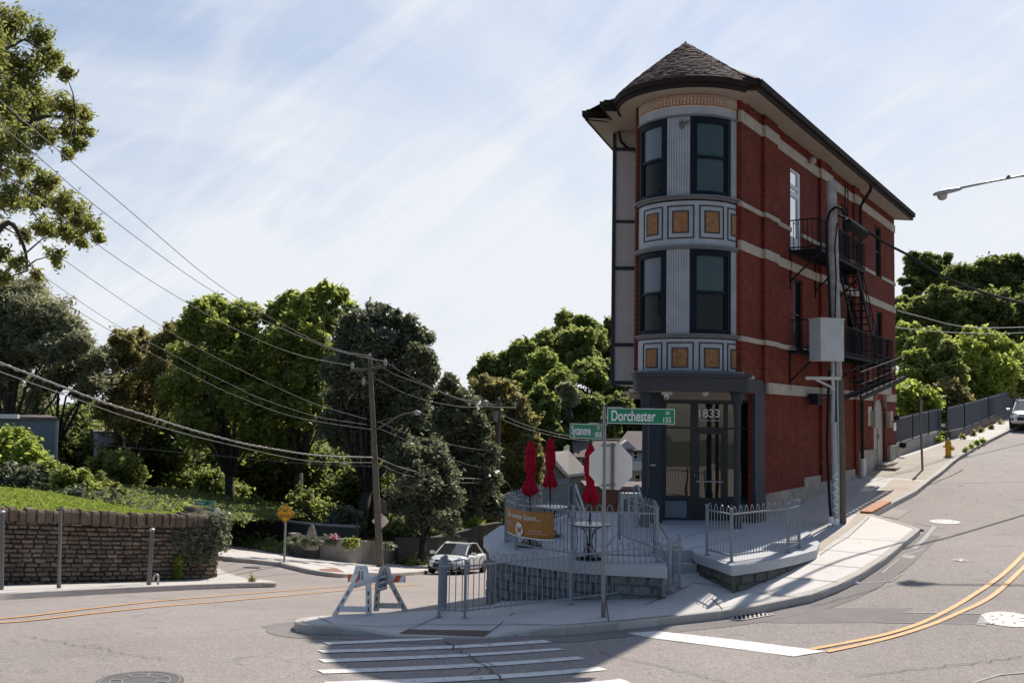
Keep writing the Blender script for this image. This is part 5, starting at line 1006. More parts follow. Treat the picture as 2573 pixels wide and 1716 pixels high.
def board(A, B, h, phase, name='board'):
    d = (B-A); Ld = d.length; xd = d.normalized(); nn = Vector((xd.y, -xd.x, 0)); mb = MB(); mb.add([p+nn*o+Vector((0, 0, z)) for p in (A, B) for o in (-.012, .012) for z in (-h/2, h/2)], [(0, 1, 3, 2), (4, 6, 7, 5), (0, 2, 6, 4), (1, 5, 7, 3), (0, 4, 5, 1), (2, 3, 7, 6)]); bo = mb.build(name, BWS, ba)
    s = -.2+phase; mo = MB(); sl2 = h*.45
    while s < Ld:
        a, b = s, s+.12; q = [(a, -h/2), (b, -h/2), (b+sl2, h/2), (a+sl2, h/2)]; q = [(min(max(u, 0), Ld), v) for u, v in q]
        if q[1][0]-q[0][0] > .005 or q[2][0]-q[3][0] > .005: mo.add([A+xd*u+nn*.0145+Vector((0, 0, v)) for u, v in q], [(0, 1, 2, 3)])
        s += .24
    mo.build('stripes', ORG, bo)
board(at(874, 1452, Y1-.055), at(900, 1452, Y1-.055), .15, .1); board(at(925, 1453.5, Y2+.07), at(1019, 1453.5, Y2+.07), .15, 0)
mb = MB(); zc = at(960, 1453, Y2-.03).z; mb.bar(Vector((at(892, 1450, Y1).x, Y1+.0, zc)), Vector((at(950, 1450, Y2).x, Y2+.03, zc)), .03, .14); mb.build('board', BWS, ba)
sA, sB = at(949, 1463, Y2-.34), at(972, 1460, Y2-.05); hS = .315; xd = (sB-sA); xd.z = 0; xd.normalize(); nn = Vector((xd.y, -xd.x, 0)); cz = at(960, 1463, Y2-.2).z
mb = MB(); mb.add([Vector((p.x, p.y, cz+z))+nn*o for p in (sA, sB) for o in (-.008, .008) for z in (-hS/2, hS/2)], [(0, 1, 3, 2), (4, 6, 7, 5), (0, 2, 6, 4), (1, 5, 7, 3), (0, 4, 5, 1), (2, 3, 7, 6)]); ss = mb.build('closed_sign', mat('closed_sign_grey', (.60, .61, .66), .5), ba)
Ls = math.hypot(sB.x-sA.x, sB.y-sA.y)
mb = MB()
for u0, u1, v0, v1 in ((0, Ls, 0, .015), (0, Ls, hS-.015, hS), (0, .015, 0, hS), (Ls-.015, Ls, 0, hS)): mb.add([Vector((sA.x, sA.y, cz-hS/2+v))+xd*u+nn*.010 for u, v in ((u0, v0), (u1, v0), (u1, v1), (u0, v1))], [(0, 1, 2, 3)])
mb.build('border', BLACK, ss)
for w_, v in (('SIDEWALK', .58), ('CLOSED', .2)): text_part(w_, 'lettering', BLACK, ss, Vector((sA.x, sA.y, cz-hS/2+v*hS))+xd*(.08*Ls)+nn*.012, xd, (0, 0, 1), hS*.24, Ls*.84, bold=.02, ext=.001)
# wooden pole by the building, cabinet, bracket, conduits
pb = sp(2113, 1313); Yu = pb.y; pT = at(2089, 455, Yu)
up_ = thing('utility_pole', 'tall weathered wooden utility pole standing on the pavement beside the brick side wall', 'utility pole', pb)
MB().tube([pb-Vector((0, 0, .1)), pb.lerp(pT, .4), pb.lerp(pT, .8), pT], [.155, .15, .145, .14], 14).build('shaft', WOODG, up_, smooth=False, auto=True)
mb = MB(); mb.tube([at(2114, 1312, Yu-.1), at(2113, 1150, Yu-.12), at(2109, 950, Yu-.12)], [.14, .13, .12], 10); mb.build('lower_shaft', WOOD, up_, auto=True)
WG = mat('conduit_grey', (.35, .36, .36), .5)
mb = MB(); mb.tube([at(2099, 1316, Yu-.35), at(2098, 1200, Yu-.33), at(2095, 1060, Yu-.3)], .085, 12); cd = mb.build('conduit', WG, up_, auto=True)
MB().lathe([(.105, 0), (.10, .18)], at(2099, 1318, Yu-.35), 12).build('boot', WHITE, cd); mb = MB()
for k in range(10):
    z0 = at(2098, 1290-k*10.5, Yu-.35); mb.tube([z0+Vector((.07*cos(a)*(-1 if k % 2 else 1), -.075*sin(a)-.015, .055*a/pi*2)) for a in (0.2, 1.0, 1.57, 2.2, 2.9)], .016, 5)
mb.build('spiral_guard', WHITE, cd)
MB().tube([at(2092, 1060, Yu-.3), at(2094, 980, Yu-.25), at(2092, 905, Yu-.22)], .055, 8).build('conduit', WG, up_, auto=True)
MB().tube([at(2108, 1318, Yu-.28), at(2106, 1100, Yu-.24), at(2103, 900, Yu-.2)], .03, 8).build('conduit', WG, up_, auto=True)
mb = MB(); mb.tube([at(2088, 1306, Yu-.42), at(2084, 1250, Yu-.36), at(2078, 1120, Yu-.32), at(2081, 1000, Yu-.28), at(2084, 930, Yu-.28)], .042, 8); cb_ = mb.build('black_riser', BLK2, up_, smooth=True); MB().lathe([(.07, 0), (.065, .2)], at(2088, 1315, Yu-.42), 10).build('boot', WHITE, cb_)
mb = MB(); mb.tube([at(2086, 800, Yu-.2), at(2083, 720, Yu-.22), at(2078, 640, Yu-.22), at(2077, 560, Yu-.25), at(2085, 532, Yu-.3), at(2100, 520, Yu-.3), at(2113, 524, Yu-.2), at(2125, 538, Yu-.1)], .042, 8); mb.build('cable_riser', BLK2, up_, smooth=True)
mb = MB(); mb.tube([at(2098, 800, Yu-.2), at(2101, 700, Yu-.19), at(2098, 620, Yu-.18), at(2104, 560, Yu-.18)], .02, 6); mb.build('cable_riser', BLK2, up_, smooth=True)
a0, a1 = at(2033, 850, Yu-.35), at(2097, 850, Yu-.62); sc_ = R(-18); zt_, zb_ = at(2070, 803, Yu-.5).z, at(2070, 907, Yu-.5).z
cabc = at(2077, 850, Yu-.45); mb = MB(); Mx = Matrix.Rotation(R(20), 3, 'Z'); mb.cbox((cabc.x, cabc.y, (zt_+zb_)/2), (.80, .52, zt_-zb_), M=Mx); cab = mb.build('cabinet', BOXG, up_, bevel=.012)
mb = MB(); mb.cbox((cabc.x, cabc.y, zt_+.015), (.84, .56, .03), M=Mx); mb.build('cabinet_lid', BOXG, cab); mb = MB(); c2_ = Vector((cabc.x, cabc.y, zt_-.12))+Mx @ Vector((.405, -.05, 0)); mb.cbox(c2_, (.01, .14, .05), M=Mx); mb.build('warning_sticker', mat('sticker_red', (.45, .05, .02), .6), cab)
WBR = mat('bracket_white', (.50, .47, .42), .6); mb = MB(); mb.bar(at(2024, 950, Yu-.35), at(2112, 951, Yu-.35), .10, .09); mb.bar(at(2050, 954, Yu-.35), at(2092, 974, Yu-.33), .06, .06); mb.bar(at(2092, 938, Yu-.3), at(2093, 981, Yu-.3), .08, .06); mb.build('steel_bracket', WBR, up_)
# overhead lines right
def wire(pxs, Y0, Y1, r, label, mt=None, n=6, cat='cable', name='overhead_cable', group=None, curve=None, twist=False):
    q = []; x0, x1 = pxs[0][0], pxs[-1][0]
    for x, y in pxs: t = (x-x0)/(x1-x0) if x1 != x0 else 0; Y = 1/((1-t)/Y0+t/Y1); q.append(at(x, y, Y))
    q = smooth_line(q, 5); o = MB().tube(q, r, n).build(name, mt or BLK2, smooth=True); return tag(o, label, cat, group)
wire([(2103, 540), (2150, 560), (2216, 606), (2283, 642), (2340, 678), (2400, 708), (2480, 738), (2573, 762), (2700, 790)], Yu, 40, .045, 'thick black cable running from the wooden pole to the right edge')
spl = MB().tube([at(2121, 562, Yu-.3), at(2128, 560, Yu-.3), at(2170, 590, Yu+.4), at(2176, 598, Yu+.4)], [.10, .15, .16, .06], 10).build('splice_case', BLK2, auto=True); tag(spl, 'black cylindrical splice case hanging on the cable beside the wooden pole', 'splice case')
GW = mat('wire_grey', (.30, .28, .27), .5, metal=.3)
wire([(2255, 781), (2310, 795), (2400, 818), (2480, 824), (2573, 822), (2650, 818)], 44, 60, .022, 'thin pale wire in front of the right hand hillside, upper of the two', GW)
wire([(2250, 823), (2320, 830), (2400, 836), (2500, 838), (2573, 836), (2650, 832)], 44, 60, .018, 'thin pale wire in front of the right hand hillside, lower of the two', GW)
# street lamp reaching in from the right
sl_ = thing('street_lamp', 'grey cobra head street lamp on a long arm reaching in from the right edge', 'street lamp', (21, 30.5, T(21, 30.5)))
YL = 30.5; xP = 21.0; zP = at(2573, 444, YL).z
mb = MB(); mb.tube([(xP, YL, T(xP, YL)), (xP, YL, 11.6)], [.15, .1], 12); mb.build('mast', GALVD, sl_, auto=True)
mb = MB(); mb.tube([at(2413, 473, YL), at(2490, 457, YL), at(2573, 441, YL), Vector((xP, YL, 11.7))], .033, 8); mb.build('arm', GALV, sl_, smooth=True)
mb = MB(); mb.tube([at(2530, 449, YL), at(2536, 443, YL)], .05, 8); mb.tube([at(2530, 447, YL), at(2600, 441, YL), Vector((xP, YL, 11.3))], .02, 6); mb.build('arm_brace', GALVD, sl_)
h0 = at(2380, 483, YL); vs = []; n = 14; prof = [(-.45, .02, .02), (-.40, .12, .06), (-.25, .18, .10), (-.02, .19, .115), (.2, .13, .09), (.38, .075, .07), (.45, .05, .05)]; dl = (at(2417, 473, YL)-at(2344, 488, YL)).normalized(); nn = Vector((-dl.z, 0, dl.x))
for s, w, h in prof:
    for k in range(n): a = 2*pi*k/n; hh = h*(1 if sin(a) > 0 else .55); vs.append(h0+dl*s+Vector((0, 1, 0))*w*cos(a)+nn*hh*sin(a))
mb = MB().add(vs, [(i*n+k, i*n+(k+1) % n, (i+1)*n+(k+1) % n, (i+1)*n+k) for i in range(len(prof)-1) for k in range(n)]+[tuple(range(n)), tuple((len(prof)-1)*n+k for k in range(n))]); mb.build('lamp_head', mat('lamp_grey', (.34, .35, .36), .5), sl_, smooth=True)
bl = h0+dl*-.17-nn*.06; vs = []; prof = [(.15, .0), (.15, -.04), (.12, -.12), (.06, -.16), (.01, -.17)]
mb = MB(); vs = [bl+Vector((1, 0, 0))*r*cos(2*pi*k/14)+Vector((0, 1, 0))*r*sin(2*pi*k/14)+Vector((0, 0, z)) for r, z in prof for k in range(14)]; mb.add(vs, [(i*14+k, i*14+(k+1) % 14, (i+1)*14+(k+1) % 14, (i+1)*14+k) for i in range(4) for k in range(14)]+[tuple(4*14+k for k in range(14))]); mb.build('glass_bowl', mat('bowl_glass', (.45, .43, .38), .15), sl_, smooth=True)
# hydrant
hy = sp(2383, 1147); HYE = mat('hydrant_yellow', (.62, .32, .01), .45, noise=(6, .2)); t = thing('fire_hydrant', 'yellow fire hydrant on the old pavement slabs', 'fire hydrant', hy)
H_ = .80; MB().lathe([(.18, 0), (.18, .03), (.125, .05), (.125, .50), (.15, .52), (.15, .55), (.125, .57), (.12, .66), (.07, .74), (.03, .76), (.035, .80), (.0, .82)], hy, 18).build('body', HYE, t, auto=True)
for s_ in (-1, 1): MB().tube([hy+Vector((s_*.1, 0, .45)), hy+Vector((s_*.21, 0, .45))], .05, 10).build('side_cap', HYE, t, auto=True)
MB().tube([hy+Vector((.04, -.1, .36)), hy+Vector((.12, -.25, .36))], .08, 12).build('pumper_cap', HYE, t, auto=True)
MB().lathe([(.24, -.01), (.24, .005)], hy, 16).build('base_ring', mat('dirt_dark', (.05, .045, .04), .9), t)
# parking sign seen edge on
sp0 = sp(2318, 1181); tt = at(2311, 1000, sp0.y); t = thing('parking_sign', 'dark parking sign on a steel post standing on the pavement near the hydrant', 'street sign', sp0)
mb = MB(); mb.bar(sp0, tt, .07, .06); mb.build('post', GALVD, t); cz = at(2313, 1019, sp0.y); mb = MB(); mb.cbox((cz.x, cz.y-.06, cz.z), (.32, .012, .46), rz=R(50)); mb.cbox((cz.x, cz.y-.02, cz.z), (.09, .05, .46), rz=R(50)); mb.build('sign_plate', mat('sign_brown', (.06, .045, .04), .6), t)
# litter
LIT = mat('litter_white', (.7, .7, .68), .7)
def litter(px, py, s, label, mt=LIT):
    p = rp(px, py); random.seed(px); vs = []; n = 9
    for r_, z in ((1, .0), (.8, .35), (.3, .5)): vs += [(p.x+s*r_*cos(2*pi*k/n)*random.uniform(.6, 1.2), p.y+s*.6*r_*sin(2*pi*k/n)*random.uniform(.6, 1.2), p.z+.01+z*s*random.uniform(.4, .8)) for k in range(n)]
    tag(MB().add(vs, [(i*n+k, i*n+(k+1) % n, (i+1)*n+(k+1) % n, (i+1)*n+k) for i in (0, 1) for k in range(n)]+[tuple(2*n+k for k in range(n))]).build('litter', mt), label, 'litter')
litter(2151, 1466, .10, 'scrap of white paper in the gutter of the bend'); litter(2314, 1334, .14, 'crumpled dark blue cloth on the kerb corner', mat('cloth_blue', (.03, .04, .09), .9)); litter(475, 1478, .12, 'flat white litter in the left gutter'); litter(2380, 1291, .05, 'pale leaf lying above the manhole cover')
# ================================================================== LEFT BANK: STONE WALL, LAWN, POSTS, SIGNS
wb = [sp(*p) for p in ((-120, 1474), (6, 1469), (100, 1467), (198, 1464), (284, 1462), (370, 1460), (455, 1456), (539, 1452))]
wback = [wb[-1]+Vector((-.02, .35, 0)), wb[-1]+Vector((-.5, 1.3, 0)), wb[-1]+Vector((-1.6, 2.2, 0))]
def wtop(px, py, p): return at(px, py, p.y).z
tops = [at(-120, 1296, wb[0].y).z, at(6, 1304, wb[1].y).z, at(100, 1307, wb[2].y).z, at(198, 1311, wb[3].y).z, at(284, 1314, wb[4].y).z, at(370, 1316, wb[5].y).z, at(455, 1319, wb[6].y).z, at(539, 1321, wb[7].y).z]
zw = sum(tops)/len(tops)
sw_ = thing('stone_wall', 'dark rubble retaining wall with upright coping stones along the left pavement', 'retaining wall', (wb[3].x, wb[3].y, wb[3].z))
SL = [Vector((p.x, p.y, 0)) for p in wb]+[Vector((p.x, p.y, 0)) for p in wback]
SM = stone_mat('rubble_stone', (.32, .25, .19), (.15, .118, .092), (.11, .088, .07))
random.seed(21); o_ = block_courses(SL, lambda p: SW(p.x, p.y)-.15, 0, .33, .135, SM, 'stonework', sw_, .05, gap=.018, thick=.3)
me = o_.data; L_ = len(me.vertices); co = np.empty(L_*3); me.vertices.foreach_get('co', co); co = co.reshape(-1, 3)
# courses run with the pavement: lift every stone by the wall's own top line
def topz(x):
    xs = [p.x for p in wb]; 
    for i in range(len(wb)-1):
        if x <= xs[i+1]: t = (x-xs[i])/(xs[i+1]-xs[i]); return tops[i]+(tops[i+1]-tops[i])*t
    return tops[-1]
def rebuild(o):
    bpy.data.objects.remove(o)
rebuild(o_); zt_m = max(tops)
random.seed(21); o_ = block_courses(SL, lambda p: SW(p.x, p.y)-.15-(topz(p.x)-zt_m), zt_m, .33, .135, SM, 'stonework', sw_, .05, gap=.018, thick=.3)
me = o_.data; L_ = len(me.vertices); co = np.empty(L_*3); me.vertices.foreach_get('co', co); co = co.reshape(-1, 3)
for i in range(L_): co[i, 2] += topz(co[i, 0]+sw_.location.x)-zt_m
me.vertices.foreach_set('co', co.ravel()); me.update()
ipb = offset_line([Vector((p.x, p.y, 0)) for p in SL], .08); ipc = offset_line([Vector((p.x, p.y, 0)) for p in SL], .5)
mb = MB(); vs = []
for p, q in zip(ipb, ipc): zt__ = topz(p.x)-.02; zb__ = SW(p.x, p.y)-.6; vs += [(p.x, p.y, zb__), (p.x, p.y, zt__), (q.x, q.y, zt__), (q.x, q.y, zb__)]
mb.add(vs, [(i*4+j, i*4+(j+1) % 4, i*4+4+(j+1) % 4, i*4+4+j) for i in range(len(ipb)-1) for j in range(4)]+[(0, 1, 2, 3), tuple(4*(len(ipb)-1)+j for j in range(4))]); mb.build('mortar_core', mat('mortar_dark', (.045, .038, .032), .95), sw_)
# coping: stones on edge, uneven heights
mb = MB(); random.seed(4); Lw = [0]
for a, b in zip(SL, SL[1:]): Lw.append(Lw[-1]+(b-a).length)
s = 0
while s < Lw[-1]:
    w = random.uniform(.15, .27); i = 0
    while i < len(Lw)-2 and Lw[i+1] < s: i += 1
    t = (s-Lw[i])/(Lw[i+1]-Lw[i]); p = SL[i]+(SL[i+1]-SL[i])*t; d = (SL[i+1]-SL[i]).normalized(); z = topz(p.x); h = random.uniform(.31, .37)*(1 if s < Lw[-1]*.8 else .6); nn = Vector((d.y, -d.x, 0)); t2 = random.uniform(.16, .24)
    if random.random() < .15: h *= .85
    c = p+d*w/2+nn*.02; rz_ = atan2(d.y, d.x)+random.uniform(-.1, .1); M = Matrix.Rotation(rz_, 3, 'Z'); vs = []
    for zz2, f in ((z-.06, 1), (z+h*.7, 1), (z+h*.93, .82), (z+h, .45)): vs += [Vector((c.x, c.y, zz2+random.uniform(-.015, .015)))+M @ Vector((x*w*.48*f, y*t2*f, 0)) for x, y in ((-1, -1), (1, -1), (1, 1), (-1, 1))]
    mb.add(vs, [(i*4+j, i*4+(j+1) % 4, i*4+4+(j+1) % 4, i*4+4+j) for i in range(3) for j in range(4)]+[(12, 13, 14, 15)]); s += w+random.uniform(.01, .06)
mb.build('coping_stones', stone_mat('coping_stone', (.26, .195, .145), (.14, .105, .08), (.10, .078, .06)), sw_, bevel=.012)
# leaf swarms ------------------------------------------------------
def leaf_mesh(name, P, sz, mt, tint, parent=None, up_bias=.4, elong=1.7, droop=None, off=(0, 0, 0), cl_tint=None):
    n = len(P); nrm = rng.normal(size=(n, 3)); nrm[:, 2] = np.abs(nrm[:, 2])+up_bias; nrm /= np.linalg.norm(nrm, axis=1)[:, None]
    u = rng.normal(size=(n, 3)) if droop is None else droop+rng.normal(size=(n, 3))*.35
    u -= nrm*(u*nrm).sum(1)[:, None]; u /= np.linalg.norm(u, axis=1)[:, None]+1e-9; v = np.cross(nrm, u); s = sz*rng.uniform(.6, 1.35, n)
    u *= (s*elong*.5)[:, None]; v *= (s*.5)[:, None]; fold = nrm*(s*.12)[:, None]
    V = np.stack([P-u, P+v*.9-u*.1+fold, P+u, P-v*.9-u*.1+fold], 1).reshape(-1, 3)-np.array(off)[None]
    me = bpy.data.meshes.new(name); me.vertices.add(n*4); me.vertices.foreach_set('co', V.astype(np.float32).ravel()); me.loops.add(n*4); me.loops.foreach_set('vertex_index', np.arange(n*4, dtype=np.int32))
    me.polygons.add(n); me.polygons.foreach_set('loop_start', np.arange(0, n*4, 4, dtype=np.int32)); me.polygons.foreach_set('loop_total', np.full(n, 4, dtype=np.int32)); me.materials.append(mt)
    a = me.attributes.new('tint', 'FLOAT', 'FACE'); a.data.foreach_set('value', np.clip(tint, 0, 1).astype(np.float32)); me.update(calc_edges=True)
    o = link(bpy.data.objects.new(name, me))
    if parent is not None: o.parent = parent
    return o
def swarm(lobes, dens_=1.0, clump=.30, per=70, shell=.55, loose=.30):
    """lobes (x,y,z,r[,rz]) -> leaf positions and a tint that changes from clump to clump; sprays and loose leaves fray the outline"""
    Ps, Ts = [], []
    for lb in lobes:
        x, y, z, r = lb[:4]; fz_ = lb[4] if len(lb) > 4 else .85; nc = max(4, int(dens_*26*(r/1.5)**1.2)); d = rng.normal(size=(nc, 3)); d /= np.linalg.norm(d, axis=1)[:, None]; rad = r*(shell+(1-shell)*rng.random(nc)**.7)*rng.uniform(.62, 1.32, nc)
        c = np.array([x, y, z])+d*rad[:, None]*np.array([1, 1, fz_]); ct = rng.random(nc)*.6; tot = 0
        for k in range(nc):
            cr = clump*r*rng.uniform(.35, 1.1)+.07; m_ = int(per*rng.uniform(.35, 1.25)); q = rng.normal(size=(m_, 3))*cr*.42; ax = d[k]+rng.normal(size=3)*.6+np.array([0, 0, .15]); ax /= np.linalg.norm(ax); q += ax[None]*(rng.normal(size=m_)*cr*.62)[:, None]; Ps.append(c[k]+q); Ts.append(ct[k]+rng.random(m_)*.45); tot += m_
        nl = int(tot*loose); d = rng.normal(size=(nl, 3)); d /= np.linalg.norm(d, axis=1)[:, None]; rr_ = r*np.abs(rng.normal(.86, .24, nl)); Ps.append(np.array([x, y, z])+d*rr_[:, None]*np.array([1, 1, fz_])); Ts.append(rng.random(nl))
    return np.concatenate(Ps), np.concatenate(Ts)
def limbs(mb, base, lobes, r0, bend=.3, fork=.35, nb=7, sub=True):
    top = np.mean([[l[0], l[1], l[2]] for l in lobes], 0); b = Vector(base); H = top[2]-b.z; f = Vector((b.x+(top[0]-b.x)*.35, b.y+(top[1]-b.y)*.35, b.z+H*fork)); pts = [b-Vector((0, 0, .3)), b+Vector((0, 0, .1)), b.lerp(f, .5)+Vector((random.uniform(-.1, .1), random.uniform(-.1, .1), 0)), f]
    mb.tube(pts, [r0*1.35, r0*1.1, r0*.9, r0*.75], 9)
    for l in lobes:
        e = Vector(l[:3]); m_ = f.lerp(e, .5)+Vector((random.uniform(-1, 1), random.uniform(-1, 1), random.uniform(-.2, .6)))*bend*(e-f).length*.4; rr = r0*.5*min(1, l[3]/2+.3); mb.tube([f, f.lerp(m_, .5)+Vector((0, 0, -.1)), m_, e], [rr, rr*.8, rr*.55, rr*.2], 6)
        if sub:
            for k in range(nb): a = Vector((random.gauss(0, 1), random.gauss(0, 1), random.gauss(.3, .8))).normalized(); s_ = m_.lerp(e, random.uniform(.2, 1)); t_ = s_+a*l[3]*random.uniform(.6, .95); mb.tube([s_, s_.lerp(t_, .5)+Vector((random.uniform(-.15, .15), random.uniform(-.15, .15), .1)), t_], [rr*.32, rr*.2, .01], 4)
def tree(name, label, base, lobes, kind, leaf=.2, dens_=1., per=70, r0=.25, group=None, clump=.3, elong=1.7, cat='tree', shell=.55, nb=6, up_bias=.4, droop=None, fork=.35):
    t = thing(name, label, cat, base, 0, group); mb = MB(); limbs(mb, base, lobes, r0, nb=nb, fork=fork); mb.build('trunk', BARK, t, smooth=True)
    P, tn = swarm(lobes, dens_, clump, per, shell); leaf_mesh('crown', P, leaf, LF[kind], tn, t, up_bias, elong, droop, off=tuple(t.location)); return t
def lobes_px(lst, Y, dj=1.5, seed=1, scale=1.0):
    random.seed(seed); out = []
    for q in lst:
        px, py, rp_ = q[:3]; y = Y+random.uniform(-dj, dj)+(q[3] if len(q) > 3 else 0); p = at(px, py, y); out.append((p.x, p.y, p.z, rp_/F*y*scale))
    return out
def bush(name, label, cat, lobes, kind, leaf, dens_=1., per=60, group=None, clump=.32, shell=.35, kd=None, stems=True, elong=1.7):
    x = sum(l[0] for l in lobes)/len(lobes); y = sum(l[1] for l in lobes)/len(lobes); z = min(l[2]-l[3] for l in lobes); t = thing(name, label, cat, (x, y, z), 0, group)
    P, tn = swarm(lobes, dens_, clump, per, shell); leaf_mesh('foliage', P, leaf, LF[kind], tn, t, elong=elong, off=tuple(t.location)); mb = MB()
    for l in lobes:
        for k in range(5): a = Vector((random.uniform(-.4, .4), random.uniform(-.4, .4), 1)).normalized(); b = Vector((l[0], l[1], l[2]-l[3]*.9)); mb.tube([b, b+a*l[3]*1.3], [.02, .006], 4)
    if stems: mb.build('stems', BARK, t)
    return t
# lawn behind the wall
far_e = [at(-130, 1226, 41), at(0, 1230, 40.5), (at(100, 1240, 40)), at(200, 1262, 39), at(290, 1288, 37.5), at(367, 1309, 36.2), at(430, 1318, 35.4)]
near = [Vector((p.x, p.y, topz(p.x)-.05)) for p in offset_line([Vector((p.x, p.y, 0)) for p in wb], .3)][:7]
vs, fs = [], []; NL = 10; random.seed(9)
for a, b in zip(near, far_e):
    for j in range(NL+1): t = j/NL; p = a.lerp(b, t); p.z += .35*sin(pi*t)+random.uniform(-.03, .03)*(0 < j < NL); vs.append(p)
for i in range(6):
    for j in range(NL): fs.append((i*(NL+1)+j, i*(NL+1)+j+1, (i+1)*(NL+1)+j+1, (i+1)*(NL+1)+j))
bm_ = MB().add(vs, fs); lawn = bm_.build('lawn', GRASS, smooth=True); lawn['kind'] = 'structure'
# bank that carries the lawn and the shrubs
bk = []; 
for a, c in zip(far_e, range(7)): bk += [a+Vector((0, 0, -.03)), a+Vector((0, 9, -.8)), a+Vector((0, 22, -2.5))]
o_ = MB().add(bk, [(i*3+j, i*3+j+1, i*3+4+j, i*3+3+j) for i in range(6) for j in range(2)]).build('bank', SOIL, smooth=True); o_['kind'] = 'structure'
# short grass blades standing on the lawn edge: fine leaf swarm
idx = rng.integers(0, 6, 26000); tt_ = rng.random(26000); ss_ = rng.random(26000); A_ = np.array([tuple(p) for p in near]); B_ = np.array([tuple(p) for p in far_e]); pa = A_[idx]*(1-ss_)[:, None]+A_[idx+1]*ss_[:, None]; pb_ = B_[idx]*(1-ss_)[:, None]+B_[idx+1]*ss_[:, None]; P = pa*(1-tt_)[:, None]+pb_*tt_[:, None]; P[:, 2] += .35*np.sin(pi*tt_)+.03
LF['grass'] = leafmat('grass_blade', (.18, .25, .04), (.30, .35, .07), .45, (.50, .60, .10)); o_ = leaf_mesh('lawn_grass', P, .055, LF['grass'], rng.random(26000), up_bias=0, elong=2.2); tag(o_, 'short sunlit green lawn sloping up behind the stone wall', 'grass', kind='stuff')
# posts on the left pavement
def steelpost(pb_, pt_, w, label, name='sign_post', mt=PERF, cap=False, rnd=False):
    b = sp(*pb_); t_ = at(pt_[0], pt_[1], b.y); t = thing(name, label, 'post', b); mb = MB()
    if rnd: mb.tube([b, t_], w/2, 12); mb.build('shaft', mt, t, auto=True); MB().lathe([(w*.62, -.02), (w*.66, .02), (w*.3, .05)], t_, 12).build('cap', GALV, t)
    else: mb.bar(b, t_, w, w); mb.build('shaft', mt, t); MB().bar(b, b+(t_-b)*.08, w*1.35, w*1.35).build('sleeve', GALVD, t)
steelpost((148, 1477), (153, 1271), .065, 'bare square steel sign post in front of the stone wall', mt=GALVD)
steelpost((374, 1469), (382, 1331), .13, 'thick grey parking meter pipe with no head near the ivy', 'meter_post', GALVD, rnd=True); steelpost((3, 1481), (5, 1287), .12, 'grey meter pipe cut by the left edge of the picture', 'meter_post', GALVD, rnd=True)
vp = sp(397, 1468); t = thing('vent_pipe', 'short grey pipe bent over like a hook on the left pavement', 'pipe', vp); MB().tube([vp, vp+Vector((0, 0, .22))]+[vp+Vector((-.07+.07*cos(a), 0, .22+.07*sin(a))) for a in (.5, 1.1, 1.6, 2.2, 2.8)]+[vp+Vector((-.14, 0, .12))], .035, 8).build('pipe', GALV, t, smooth=True)
# hanging ivy on the wall end
def ivy():
    Ps = []; Ts = []; n = 190
    for k in range(n):
        px = random.uniform(462, 566); bot = 1352+60*math.sin((px-462)/104*pi*.62+.45)*random.uniform(.3, 1.05)
        if px > 548: bot = min(bot, 1378)
        z0 = at(px, 1305+random.uniform(-6, 14), wb[-1].y-.0).z; z1 = at(px, bot, wb[-1].y).z; i = (px-462)/104; x = at(px, 1350, wb[-1].y).x; y = wb[-2].y+(wb[-1].y-wb[-2].y)*min(1, max(0, (px-455)/84))
        if px > 541: y += random.uniform(0, .8)
        m_ = int(26*(z0-z1)/1.0)+8; zz3 = np.linspace(z0+.1, z1, m_)+rng.normal(size=m_)*.05; o = .12+.22*rng.random(m_)+.15*np.sin(np.linspace(0, pi, m_)); Ps.append(np.stack([x+rng.normal(size=m_)*.07, y-o, zz3], 1)); Ts.append(rng.random()*.5+rng.random(m_)*.5)
    return np.concatenate(Ps), np.concatenate(Ts)
random.seed(12); P, tn = ivy(); t = thing('ivy', 'ivy hanging over the right end of the stone wall', 'climbing plant', (wb[-1].x, wb[-1].y-.3, wb[-1].z+1)); leaf_mesh('leaves', P, .10, LF['dark'], tn, t, up_bias=.1, elong=1.3, off=tuple(t.location))
lb = lobes_px([(480, 1302, 14), (505, 1300, 15), (530, 1303, 14), (552, 1312, 12), (470, 1312, 12)], wb[-1].y+.3, .3); P, tn = swarm(lb, 1.5, .4, 60, .2); leaf_mesh('leaves', P, .11, LF['dark'], tn, t, elong=1.3, off=tuple(t.location))
MB().tube([at(430, 1300, 35), at(500, 1300, 34.6), at(545, 1308, 34.3)], .04, 5).build('vine', BARK, t)
P, tn = swarm(lobes_px([(446, 1405, 7), (448, 1425, 7), (447, 1444, 6)], wb[-2].y-.25, .05), 1, .5, 30, .2); t = thing('wall_weed', 'small bright weed growing up the foot of the stone wall', 'plant', sp(447, 1456)); leaf_mesh('leaves', P, .10, LF['lime'], tn, t, off=tuple(t.location))
